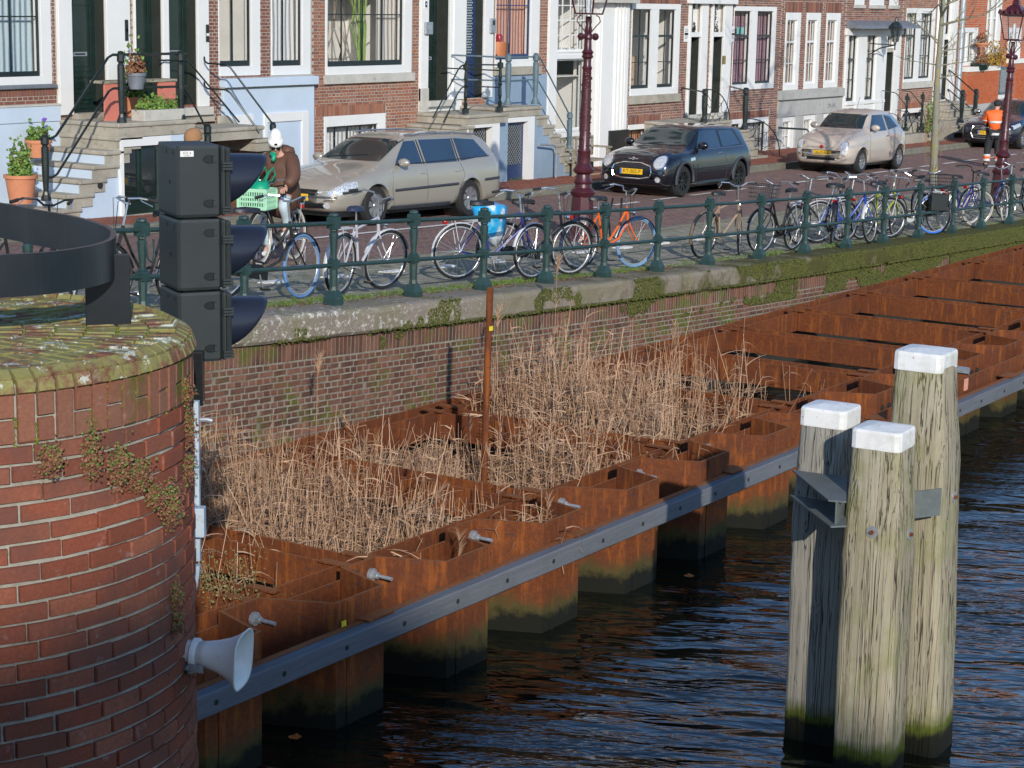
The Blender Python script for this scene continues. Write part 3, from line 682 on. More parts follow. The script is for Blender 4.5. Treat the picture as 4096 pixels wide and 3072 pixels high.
for i in range(500):
    x = random.uniform(14, 40); tuft(m, x, random.choice((13.62, 16.62, 13.58)) + random.gauss(0, .04), zs(x, 14), .035, 4)
for i in range(160):
    x = random.choice((20.0, 27.2, 34.8)) + random.gauss(0, .5); tuft(m, x, 23.2 + random.gauss(0, .15), zs(x, 23) + .12, .10, 4)
def leafmat(name, a, b):
    t = MT(name, .65, 0, .3); t.col(t.ramp(t.rnd(), [(0, a), (1, b)])); return t.m
M['blade'] = leafmat('grass_blade', (.06, .12, .015), (.17, .25, .045))
m.build('grass_tufts', M['blade'], fix=False, kind='stuff')
m = MB()
for i in range(420):
    x = random.choice((16.0, 18.0, 19.9, 21.6, 23.9)) + random.gauss(0, .45); y = random.uniform(13.3, 13.62); z = zs(x, y) + .004
    a = random.uniform(0, 6.28); u = Vector((math.cos(a), math.sin(a), random.uniform(-.2, .3))) * random.uniform(.012, .03); v = Vector((-math.sin(a), math.cos(a), random.uniform(-.2, .3))) * .012
    m.add([Vector((x, y, z)) - u, Vector((x, y, z + .006)) - v, Vector((x, y, z)) + u, Vector((x, y, z + .01)) + v], [(0, 1, 2, 3)])
m.build('fallen_leaves', M['leaf_dry'], fix=False, kind='stuff')
from mathutils import noise as NZ
m = MB()
def scale_(m, c, nrm, s_):
    n_ = Vector(nrm).normalized(); u = n_.orthogonal().normalized(); u = Matrix.Rotation(random.uniform(0, 6.28), 3, n_) @ u; v = n_.cross(u); c = Vector(c)
    tip = c + n_ * s_ * .9 + Vector((0, 0, -s_ * .4)); P = [c + u * s_, c + v * s_, c - u * s_, c - v * s_]
    m.cur = random.random(); m.add(P + [tip], [(0, 1, 4), (1, 2, 4), (2, 3, 4), (3, 0, 4)])
c = 0
for i in range(110000):
    x = 14.5 + 31 * random.random() ** .8; dz = random.uniform(-.62, .015); f = NZ.noise(Vector((x * .9, dz * 2.2, 3))) + .35 * NZ.noise(Vector((x * 5, dz * 3, 1)))
    lim = (.58 - .055 * (x - 15) if dz > -.29 else .62 - .055 * (x - 15) + (-dz - .29) * .9)
    if abs(dz + .29) < .03: lim -= .55
    lim = max(lim, -.6)
    if f < lim: continue
    if dz > 0: y, nn = random.uniform(12.94, 13.25), (0, -.2, 1)
    else: y, nn = (12.925 if dz > -.285 else 12.99), (0, -1, .1)
    scale_(m, (x, y, zc(x) + dz - (.0 if dz < 0 else dz)), nn, random.uniform(.006, .017)); c += 1
M['mosslf'] = leafmat('moss_cushion', (.025, .04, .006), (.12, .12, .025))
m.build('wall_moss', M['mosslf'], fix=False, kind='stuff')

# ------------------------------------------------------------------ round brick pillar of the bridge
PC = Vector((5.07, 6.10, 0)); PRAD = 1.05; PTOP = 4.17
pier = thing('brick_pillar', 'round brick bridge pillar with mossy top of curved brick rings, nearest to the viewer', 'brick pillar', (PC.x, PC.y, 0))
m = MB(); m.lathe([(PRAD - .012, -1.5), (PRAD - .012, PTOP - .03)], (PC.x, PC.y, 0), 96); m.build('masonry_core', M['pier_mortar'], pier, 2)
MB().lathe([(PRAD - .018, PTOP - .05), (PRAD - .02, PTOP - .03), (PRAD - .055, PTOP - .010), (.02, PTOP - .010)], (PC.x, PC.y, 0), 96).build('mortar_top', M['top_mortar'], pier, 2)
P = Pieces('brick', M['pier_brick'], pier, limit=300)
def cyb(P, a, z, w_, h, proud, r_=PRAD, dep=.03):
    n_ = Vector((math.cos(a), math.sin(a), 0)); t_ = Vector((-math.sin(a), math.cos(a), 0))
    tw = random.gauss(0, .006)
    P.put((PC.x + n_.x * (r_ + proud - dep / 2), PC.y + n_.y * (r_ + proud - dep / 2), z), t_ * w_ / 2 + Vector((0, 0, tw * w_ / 2)), Vector((0, 0, h / 2)) - t_ * tw * h / 2, n_ * dep / 2)
z = PTOP - .243 - .035; r_ = 0; circ = 2 * math.pi * PRAD
while z > 1.2:
    L_ = .200; nb = round(circ / L_); a0 = (r_ * .5 + (r_ % 5) * .07) % 1
    for k in range(nb):
        a = 2 * math.pi * (k + a0) / nb - math.pi
        if -2.75 < a < -.5: cyb(P, a, z + random.gauss(0, .0012), circ / nb - random.uniform(.008, .014), .060 + random.uniform(-.004, .002), random.uniform(-.003, .003))
    z -= .0725; r_ += 1
P.done()
P = Pieces('soldier_brick', M['pier_soldier'], pier); nb = 88
for k in range(nb):
    a = 2 * math.pi * k / nb; w_ = circ / nb - .014
    if math.cos(a) * -.3 + math.sin(a) < -.1 or True:
        tk = random.random()
        if k % 2: cyb(P, a, PTOP - .150, w_, .178, .004)
        else:
            cyb(P, a, PTOP - .104, w_, .084, .003); cyb(P, a, PTOP - .197, w_, .084, .001)
P.done()
P = Pieces('round_edge_brick', M['pier_top'], pier)
for k in range(nb):                                                   # bull-nosed shoulder between side and top
    a = 2 * math.pi * k / nb; t_ = Vector((-math.sin(a), math.cos(a), 0)); n_ = Vector((math.cos(a), math.sin(a), 0))
    for (ro, zo, tilt) in ((PRAD - .012, -.04, 20), (PRAD - .042, -.012, 62)):
        nn = n_ * math.cos(R(tilt)) + Vector((0, 0, 1)) * math.sin(R(tilt)); vv = nn.cross(t_)
        P.put((PC.x + n_.x * ro, PC.y + n_.y * ro, PTOP + zo), t_ * (circ / nb - .013) / 2, vv * .026, nn * .022)
P.done()
P = Pieces('top_brick', M['pier_top'], pier, limit=300)
rr = [.95, .735, .60, .42, .30, .20]; 
for ro, ri in ((.985, .885), (.873, .765), (.753, .645), (.633, .525), (.513, .405), (.393, .285), (.27, .12)):
    rm = (ro + ri) / 2; nb2 = max(8, round(2 * math.pi * ro / .0655)); 
    for k in range(nb2):
        a = 2 * math.pi * k / nb2; n_ = Vector((math.cos(a), math.sin(a), 0)); t_ = Vector((-math.sin(a), math.cos(a), 0))
        P.put((PC.x + n_.x * rm, PC.y + n_.y * rm, PTOP - .012 + random.gauss(0, .0025)), n_ * (ro - ri) / 2, t_ * (math.pi * rm / nb2 - .007), Vector((random.gauss(0, .0002), random.gauss(0, .0002), .014)))
P.done()
m = MB()
for i in range(9000):                                                 # moss in the joints of the top
    if random.random() < .55:
        r_ = random.choice((.99, .879, .759, .639, .519)) + random.gauss(0, .007); a = random.uniform(0, 6.28)
    else:
        r_ = random.uniform(.3, .98); nb2 = max(8, round(2 * math.pi * min([q for q in (.985, .873, .753, .633, .513, .393) if q >= r_ - .006] or [.985]) / .0655)); a = 2 * math.pi * (random.randint(0, nb2) + .5) / nb2 + random.gauss(0, .003 / r_)
    x, y = PC.x + r_ * math.cos(a), PC.y + r_ * math.sin(a)
    if NZ.noise(Vector((x * 2.3, y * 2.3, 5))) < -.12: continue
    scale_(m, (x, y, PTOP - .006), (random.gauss(0, .2), random.gauss(0, .2), 1), random.uniform(.004, .009))
for i in range(3500):                                                 # and down the soldier joints
    k = random.randint(0, nb - 1); a = 2 * math.pi * (k + .5) / nb + random.gauss(0, .004); z = PTOP - .04 - random.random() ** 1.6 * .26
    if NZ.noise(Vector((a * 5, z * 3, 2))) < .02: continue
    n_ = Vector((math.cos(a), math.sin(a), 0)); scale_(m, (PC.x + n_.x * (PRAD - .008), PC.y + n_.y * (PRAD - .008), z), n_, random.uniform(.004, .008))
M['mossbright'] = leafmat('bright_moss', (.09, .13, .012), (.26, .28, .05))
m.build('joint_moss', M['mossbright'], pier, fix=False, kind='stuff')
def clump(name, label, a, z, sx, sz, n, seed, group='small wall plants on the pillar', r0=1.05):
    t = thing(name, label, 'wall plant', (PC.x + math.cos(a), PC.y + math.sin(a), z), 0, group); rs = random.getstate(); random.seed(seed)
    for nm, mt, cnt, s_ in (('dead_leaves', M['fern_brown'], n, .012), ('green_leaves', M['fern_green'], n // 2, .010)):
        m = MB()
        for i in range(int(cnt * 1.7)):
            aa = a + random.gauss(0, sx * .62); zz = z + random.gauss(0, sz * .75) - (0 if nm[0] == 'g' else sz * .3); r_ = r0 + abs(random.gauss(0, .02)) ; n_ = Vector((math.cos(aa), math.sin(aa), 0))
            scale_(m, (PC.x + n_.x * r_, PC.y + n_.y * r_, zz), n_ + Vector((random.gauss(0, .5), random.gauss(0, .5), random.gauss(0, .4))), random.uniform(.4, 1.3) * s_ * .55)
        m.build(nm, mt, t, fix=False)
    random.setstate(rs)
M['fern_brown'] = leafmat('rusty_fern', (.13, .05, .03), (.30, .14, .08)); M['fern_green'] = leafmat('wall_fern', (.07, .13, .025), (.18, .26, .06))

def weeds():
    q = atz(905, 2330, .95); t = thing('weed_bush', 'straggly weeds with pale yellow green leaves beside the pillar foot, in the rusty trough', 'weeds', (q.x, q.y, .3)); m = MB(); n_ = MB()
    for i in range(46):
        a = random.uniform(0, 6.28); p = Vector((q.x + random.gauss(0, .2), q.y + random.gauss(0, .15), .3)); h = random.uniform(.5, .95); e = p + Vector((math.cos(a) * .2, math.sin(a) * .2, h)); m.tube([p, p.lerp(e, .5) + Vector((.02, 0, .05)), e], [.004, .003, .002], 3, False)
        for k in range(26): scale_(n_, p.lerp(e, random.uniform(.45, 1)) + Vector((random.gauss(0, .04), random.gauss(0, .04), random.gauss(0, .03))), (random.gauss(0, 1), random.gauss(0, 1), 1), random.uniform(.006, .013))
    m.build('stem', M['leaf_dry'], t, fix=False); n_.build('foliage', leafmat('pale_weed', (.13, .14, .05), (.3, .28, .12)), t, fix=False)
weeds()
for i, (a, z, sx, sz, n, lab) in enumerate([(-1.85, 3.87, .03, .035, 260, 'small round brown fern alone left on the pillar'), (-1.82, 3.87, .026, .055, 300, 'tall fern tuft under the soldier course of the pillar'), (-1.70, 3.80, .035, .045, 380, 'green and brown ferns in the middle of the diagonal row'), (-1.60, 3.74, .04, .035, 320, 'rusty fern next along the diagonal row'), (-1.50, 3.64, .04, .03, 260, 'fern with pale stems low in the diagonal row'), (-1.40, 3.58, .045, .045, 420, 'largest rust brown fern at the right edge of the pillar'), (-1.36, 3.20, .02, .035, 130, 'fern low on the right edge of the pillar'), (-1.36, 3.09, .02, .03, 110, 'lowest fern, just above the horn loudspeaker'), (-1.2, 3.84, .02, .05, 150, 'brown grassy fern below the black signal'), (-1.22, 3.98, .02, .03, 90, 'highest fern beside the signal post'), (-1.22, 3.68, .02, .04, 120, 'fern beside the pale blue pipe')]):
    clump('wall_fern', lab, a + (0 if i == 0 else .13), z, sx, sz, n, 50 + i)
# bent flat handrail with its plate
RP = [(2.9, 7.1), (3.9, 6.35), (4.6, 5.82), (5.04, 5.60), (5.25, 5.53), (5.45, 5.55), (5.62, 5.62), (5.76, 5.73), (5.89, 5.87), (6.01, 6.07), (6.13, 6.35), (6.2, 6.65), (6.28, 6.96), (6.5, 8.2), (7.0, 9.6), (8.2, 12.4)]
def smooth(P, n=4):
    o = []; P = [Vector(p) for p in P]
    for i in range(len(P) - 1):
        a, b, c, d = P[max(i - 1, 0)], P[i], P[i + 1], P[min(i + 2, len(P) - 1)]
        for k in range(n):
            t = k / n; o.append(.5 * ((2 * b) + (c - a) * t + (2 * a - 5 * b + 4 * c - d) * t * t + (3 * b - a - 3 * c + d) * t ** 3))
    return o + [P[-1]]
M['rail_black'] = plain('worn_black_paint', (.012, .016, .02), .28, 0, .35, 7, (.03, .035, .04), .0, .6)
def chips():
    t = MT('chipped_black_paint', .3, 0); c = t.mix(t.ramp(t.noise(17, 6, .7), [(.70, 0), (.715, 1)]), (.010, .014, .019), (.3, .33, .33)); c = t.mix(t.ramp(t.noise(3, 4), [(.45, 0), (.6, .5)]), c, (.02, .024, .03)); t.col(c); return t.m
M['chips'] = chips()
t = thing('handrail', 'bent black flat steel handrail curving round the top of the brick pillar', 'handrail', (5.6, 5.7, 4.15))
m = MB(); rings = []; sp_ = smooth(RP, 6); th = .011
for i, p in enumerate(sp_):
    d = (sp_[min(i + 1, len(sp_) - 1)] - sp_[max(i - 1, 0)]).normalized(); n_ = Vector((-d.y, d.x))
    a, b = p - n_ * th, p + n_ * th; rings.append([(a.x, a.y, 4.36), (b.x, b.y, 4.36), (b.x, b.y, 4.52), (a.x, a.y, 4.52)])
m.loft(rings); m.build('flat_bar', M['chips'], t)
a, b = Vector((5.595, 5.728, 0)), Vector((5.735, 5.618, 0)); d = (b - a).normalized(); n_ = Vector((-d.y, d.x, 0)) * .012
MB().prism([((a - n_).x, (a - n_).y), ((b - n_).x, (b - n_).y), ((b + n_).x, (b + n_).y), ((a + n_).x, (a + n_).y)], 4.13, 4.455, 'xy').build('post_plate', M['chips'], t, bevel=.003)
# ship signal seen from its side
def atd(x, y, D): return CAMP + _ray(x, y) * (D / 7900)
FH = Vector((math.cos(YAW), math.sin(YAW), 0)); RH = Vector((math.sin(YAW), -math.cos(YAW), 0))
ps = R(27); F_ = RH * math.cos(ps) + FH * math.sin(ps); S_ = RH * math.sin(ps) - FH * math.cos(ps); Z_ = Vector((0, 0, 1))
M['signal'] = plain('signal_grey_plastic', (.024, .031, .032), .55, 0, .12, 4, None, .1)
def hoodmat():
    t = MT('navy_hood', .33, 0); c = t.mix(t.ramp(t.noise(14, 7, .75, t.co((1, 1, 3), 'World')), [(.66, 0), (.69, .6)]), (.016, .02, .036), (.15, .17, .2)); t.col(c); return t.m
M['hood'] = hoodmat()
c0 = atd(718, 1454, 8.75)
SG = thing('ship_signal', 'stack of three black signal lamp housings with hoods behind the brick pillar', 'traffic light', tuple(c0))
def bx(m, u0, u1, v0, v1, z0, z1, ch=.012):
    P_ = []
    pr_ = [(u0 + ch, v0), (u1 - ch, v0), (u1, v0 + ch), (u1, v1 - ch), (u1 - ch, v1), (u0 + ch, v1), (u0, v1 - ch), (u0, v0 + ch)]
    rings = [[c0 + F_ * (u if abs(u - (u0 + u1) / 2) < 1e9 else u) * k + F_ * ((u0 + u1) / 2 * (1 - k)) + S_ * (v * k + (v0 + v1) / 2 * (1 - k)) + Z_ * (z - c0.z) for u, v in pr_] for z, k in ((z0, .97), (z0 + ch, 1), (z1 - ch, 1), (z1, .97))]
    return m.loft(rings)
zt = c0.z
for k in range(3):
    z0 = zt + k * .3235; z1 = z0 + .312
    h = bx(MB(), 0, .20, -.29, 0, z0, z1).build('lamp_housing', M['signal'], SG)
    if k < 2: bx(MB(), .02, .16, -.27, -.02, z1 - .002, z1 + .02, .01).build('joint_ring', M['black'], h)
    bx(MB(), .202, .220, -.30, .006, z0 + .004, z1 - .004).build('rim', M['signal'], h); bx(MB(), .223, .246, -.30, .004, z0 + .01, z1 - .012).build('door_rim', M['signal'], h)
    m = MB(); n = 24; rr_ = .118; zc_ = z0 + .148; ring0 = []; ring1 = []; mid = []; mid2 = []
    cc = c0 + F_ * .244 + S_ * -.148; cc.z = zc_
    for i in range(n):
        a = 2 * math.pi * i / n; s_ = S_ * math.cos(a) * rr_ + Z_ * math.sin(a) * rr_; up = (1 + math.sin(a)) / 2; L_ = .012 + .20 * up ** .75
        ring0.append(cc + s_); mid.append(cc + s_ * .985 + F_ * L_ * .55); mid2.append(cc + s_ * .955 + F_ * L_ * .88); ring1.append(cc + s_ * .93 + F_ * L_)
    inner = [cc + (p - cc - F_ * (p - cc).dot(F_)) * .965 + F_ * (p - cc).dot(F_) for p in ring1]; inner0 = [cc + (p - cc) * .93 for p in ring0]
    m.loft([ring0, mid, mid2, ring1, inner, inner0], False); m.build('hood', M['hood'], h, 2)
    lens = [cc + (p - cc) * .92 + F_ * .004 for p in ring0]; MB().add(lens + [cc + F_ * .03], [(i, (i + 1) % n, n) for i in range(n)]).build('lens', plain('signal_lens_%d' % k, [(.1, .3, .12), (.35, .04, .03), (.35, .04, .03)][k], .2), h, 2)
    for zz in (z0 + .252, z0 + .058):
        c = c0 + F_ * .148 + S_ * .0005; c.z = zz
        el = lambda r_, q: [c + F_ * (math.cos(2 * math.pi * i / 20) * r_ * 1.7) + Z_ * (math.sin(2 * math.pi * i / 20) * r_) + S_ * q for i in range(20)]
        MB().loft([el(.019, -.001), el(.019, .0012), el(.0165, .0012), el(.0155, -.0)], True).build('latch_recess', M['black'], h)
        MB().obox(c + F_ * .022 + S_ * .003, F_ * .009, Z_ * .012, S_ * .003).build('latch', M['signal'], h)
        for q in (-.013, 0, .013): MB().obox(c0 + F_ * .225 + S_ * .008 + Z_ * (zz - .03 + q - c0.z), F_ * .024, Z_ * .0048, S_ * .006).build('hinge_clip', M['signal'], h)
    for u, q in ((-.06, .28), (-.16, .28), (-.11, .15)):
        c = c0 + S_ * u - F_ * .0; c.z = z0 + q; MB().obox(c - F_ * .001, S_ * .008, Z_ * .009, F_ * .002).build('dimple', M['black'], h)
c = c0 + F_ * .045 + S_ * .0015; c.z = zt + 2 * .3235 + .278
lb = MB().obox(c, F_ * .03, Z_ * .0125, S_ * .0008).build('label_plate', M['white'], SG)
M['ink'] = plain('grey_print', (.12, .12, .13), .6)
def face(p, u, v, n_): return Matrix(((u.x, v.x, n_.x, p.x), (u.y, v.y, n_.y, p.y), (u.z, v.z, n_.z, p.z), (0, 0, 0, 1)))
text('SVS 4', 'printed_code', M['ink'], SG, face(c - c0 + S_ * .002 + Z_ * .002, F_, Z_, S_), .016, .0003)
MB().obox(c + S_ * .001 - Z_ * .008, F_ * .012, Z_ * .001, S_ * .0003).build('print_line', M['ink'], SG)
q0 = atd(789, 1448, 8.75); q1 = atd(786, 1610, 8.78)
MB().obox((q0 + q1) / 2 + Z_ * .02, RH * .031, FH * .03, Z_ * ((q0.z - q1.z) / 2 + .03)).build('mounting_post', M['black'], SG, bevel=.004)
MB().tube([q1 + RH * .02, q1 + RH * .034], .008, 8).build('bolt', M['galv'], SG)
M['paleblue_steel'] = plain('pale_blue_steel', (.42, .5, .58), .5, 0, .06, 5, (.3, .33, .34))
t = thing('cable_duct', 'pale blue flat steel cable duct running down the right side of the pillar', 'cable duct', tuple(atd(778, 2000, 8.75)))
a, b = atd(776, 1590, 8.75), atd(780, 2260, 8.75)
MB().obox((a + b) / 2, RH * .024, FH * .02, Z_ * (a.z - b.z) / 2).build('duct', M['paleblue_steel'], t, bevel=.003)
m = MB(); rings = []
for y, hw, dx in ((2260, .024, 0), (2300, .022, -.002), (2345, .018, -.006), (2390, .010, -.012), (2415, .004, -.016)):
    c = atd(780, y, 8.75) + RH * dx; rings.append([c - RH * hw - FH * .02, c + RH * hw - FH * .02, c + RH * hw + FH * .02, c - RH * hw + FH * .02])
m.loft(rings).build('tapered_end', M['paleblue_steel'], t)
a = atd(790, 2086, 8.72); MB().obox(a, RH * .034, FH * .03, Z_ * .066).build('junction_box', M['paleblue_steel'], t, bevel=.004)
a = atd(800, 1680, 8.74); MB().tube([a, a + RH * .03 + Z_ * .002, a + RH * .055 - Z_ * .004], .011, 8).build('stub_arm', M['galv'], t, True)
# horn loudspeaker
M['horn'] = plain('horn_white', (.78, .77, .73), .45, 0, .03, 8, (.6, .58, .5))
hc = atd(802, 2614, 7.85); hd = (RH * .96 - FH * .18 - Z_ * .06).normalized()
t = thing('horn_loudspeaker', 'white horn loudspeaker with square flared mouth on the side of the brick pillar', 'loudspeaker', tuple(hc))
hu = hd.cross(Z_).normalized(); hv = hu.cross(hd).normalized()
def sq(L_, r_, p_=2.6, n=28):
    o = []
    for i in range(n):
        a = 2 * math.pi * i / n; k = (abs(math.cos(a)) ** p_ + abs(math.sin(a)) ** p_) ** (-1 / p_); o.append(hc + hd * L_ + hu * math.cos(a) * r_ * k + hv * math.sin(a) * r_ * k)
    return o
MB().loft([sq(-.005, .05, 2), sq(.03, .054, 2.2), sq(.07, .062, 2.5), (sq(.11, .074, 2.8)), sq(.14, .088, 3), sq(.163, .105, 3.2), sq(.172, .112, 3.4), sq(.176, .117, 3.4), sq(.181, .117, 3.4), sq(.180, .110, 3.4), sq(.15, .09, 3), sq(.08, .055, 2.4), sq(.02, .03, 2)], True).build('flared_horn', M['horn'], t, 2)
MB().loft([sq(-.105, .044, 2), sq(-.10, .048, 2), sq(-.03, .048, 2)]).build('driver_can', M['horn'], t, True)
MB().loft([sq(-.034, .056, 2), sq(-.03, .06, 2), sq(-.012, .06, 2), sq(-.006, .056, 2)]).build('clamp_ring', M['horn'], t, True)
for q in (.0, .012): MB().obox(hc - hd * .03 - Z_ * .045 + q * Z_ * 0 - FH * .055 - hd * q * 4, hd * .05, Z_ * .016, FH * .003).build('bracket', M['galv'], t)
for q in (-.045, .005): MB().tube([hc + hd * q - Z_ * .045 - FH * .057, hc + hd * q - Z_ * .045 - FH * .068], .009, 6).build('bolt', M['galv'], t)
MB().tube([hc - hd * .045 - Z_ * .05, hc - hd * .045 - Z_ * .085], .018, 8).build('swivel_nut', M['galv'], t)
# ------------------------------------------------------------------ house fronts
class House:
    """one narrow house: brick or plaster front with openings cut through it, real bricks round them, upper storeys above"""
    def __init__(s, label, x0, x1, brick=None, plain_=None, zb=1.2, name='canal_house', ztop=13.5, roofcol=None, course=.062, limit=300, ybase=FY):
        s.t = thing(name, label, 'house', ((x0 + x1) / 2, ybase, zb), 0, 'houses along the street'); s.x0, s.x1, s.brick, s.pl, s.zb, s.ztop, s.o, s.c, s.nb, s.lim = x0, x1, brick, plain_, zb, ztop, [], course, [], limit
        s.Y = ybase
    def hole(s, x0, x1, z0, z1, arch=True): s.o.append((x0, x1, z0, z1)); return s
    def nobrick(s, x0, x1, z0, z1): s.nb.append((x0, x1, z0, z1))
    def wall(s):
        Y = s.Y; xs = sorted({s.x0, s.x1} | {v for o in s.o for v in o[:2] if s.x0 < v < s.x1}); m = MB(); ms = M['mortar'] if s.brick else s.pl
        for a, b in zip(xs, xs[1:]):
            mid = (a + b) / 2; ops = sorted([(o[2], o[3]) for o in s.o if o[0] < mid < o[1]]); z = s.zb - .5
            for z0, z1 in ops:
                if z0 > z: m.box(a, Y, z, b, Y + .3, z0)
                z = max(z, z1)
            m.box(a, Y, z, b, Y + .3, 6.2)
        m.build('wall', ms, s.t, fix=False)
        if s.brick:
            P = Pieces('brick', M[s.brick], s.t, limit=s.lim); z = s.zb - .2; r_ = 0; hole = lambda x, zz: any(o[0] - .004 < x < o[1] + .004 and o[2] < zz < o[3] for o in s.o + s.nb)
            while z < 6.15:
                L_ = .225 if r_ % 2 else .1125; x = s.x0 + (0 if r_ % 2 else .056)
                edges = []
                n_ = int((s.x1 - s.x0) / .0564)
                while x < s.x1 - .02:
                    xa, xb = x, min(x + L_, s.x1)
                    st = [xa + (xb - xa) * q for q in (.02, .26, .5, .74, .98)]; ok = [not hole(q, z + s.c / 2) for q in st]
                    if all(ok): seg = (xa, xb)
                    elif any(ok):
                        gd = [q for q, k in zip(st, ok) if k]; seg = (min(gd) - .004, max(gd) + .004)
                    else: seg = None
                    if seg and seg[1] - seg[0] > .03: P.put(((seg[0] + seg[1]) / 2, Y + .004, z + s.c / 2), ((seg[1] - seg[0]) / 2 - .005, 0, 0), (0, 0, s.c / 2 - .005), (0, -.009 + random.uniform(-.002, .002), 0))
                    x += L_
                z += s.c; r_ += 1
            P.done()
        # storeys above the picture: plain front with window openings, and the roof
        m = MB(); m.box(s.x0, Y + .01, 6.2, s.x1, Y + .3, s.ztop); m.build('upper_front', M[s.brick + '_far'] if s.brick else s.pl, s.t)
        m = MB(); w_ = (s.x1 - s.x0); k = max(1, round(w_ / 1.9))
        for fl in (6.9, 9.8, 12.4):
            if fl > s.ztop - 1.9: break
            for i in range(k):
                cx_ = s.x0 + w_ * (i + .5) / k; f_ = MB().box(cx_ - .5, Y - .02, fl, cx_ + .5, Y + .02, fl + 1.8).build('upper_window', M['white'], s.t); MB().box(cx_ - .4, Y - .025, fl + .1, cx_ + .4, Y - .021, fl + 1.7).build('pane', M['dark_glass'], f_)
        m = MB().box(s.x0, Y + 3, s.zb - 1, s.x1, Y + 9, s.ztop - .1).box(s.x0, Y + .3, 6.15, s.x1, Y + 3, s.ztop - .1); m.build('rear', M['slate'], s.t)
        m = MB().box(s.x0, Y - .25, s.ztop - .3, s.x1, Y + .3, s.ztop + .1).build('cornice', M['cream'], s.t)
        return s
    def soldiers(s, x0, x1, z0, h=.21, arch=0.):
        if not s.brick: return
        P = Pieces('arch_brick', M[s.brick], s.t, limit=60); n = int((x1 - x0) / .064); s.nobrick(x0, x1, z0, z0 + h)
        for i in range(n):
            x = x0 + (i + .5) * (x1 - x0) / n; P.put((x, s.Y + .005, z0 + h / 2), ((x1 - x0) / n / 2 - .004, 0, 0), (0, 0, h / 2 - .004), (0, -.011, 0))
        P.done()
M['brown_brick_far'] = plain('brown_brick_far', (.26, .13, .09)); M['house_brick_far'] = plain('house_brick_far', (.36, .17, .11)); M['dark_brick_far'] = plain('dark_brick_far', (.27, .15, .11)); M['red_brick_far'] = plain('red_brick_far', (.45, .14, .06))
def curtain(name, c):
    t = MT(name, .9); w_ = _n(t.nt, 'TexWave'); w_.inputs['Scale'].default_value = 2.6; w_.inputs['Distortion'].default_value = 3; w_.inputs['Detail'].default_value = 2; t.L(t.co((1, 1, .25)), w_.inputs[0])
    t.col(c); t.bump(w_.outputs[0], .9, .03); return t.m
CU = {'blue': curtain('light_blue_curtain', (.5, .62, .66)), 'white': curtain('white_curtain', (.72, .72, .7)), 'pink': curtain('salmon_blind', (.62, .33, .25)), 'purple': curtain('mauve_curtain', (.36, .2, .24)), 'brown': curtain('brown_curtain', (.36, .22, .15)), 'cream': curtain('cream_curtain', (.66, .6, .52)), 'grey': curtain('grey_curtain', (.42, .42, .42)), 'orange': curtain('orange_blind', (.55, .27, .13)), 'green': curtain('dull_green_blind', (.2, .24, .2))}
M['reveal'] = plain('dark_reveal', (.03, .035, .03), .5)
M['room'] = plain('room_wall', (.8, .79, .76), .9, 0, .1, 1); M['room_dark'] = plain('dark_room', (.05, .05, .05), .9)
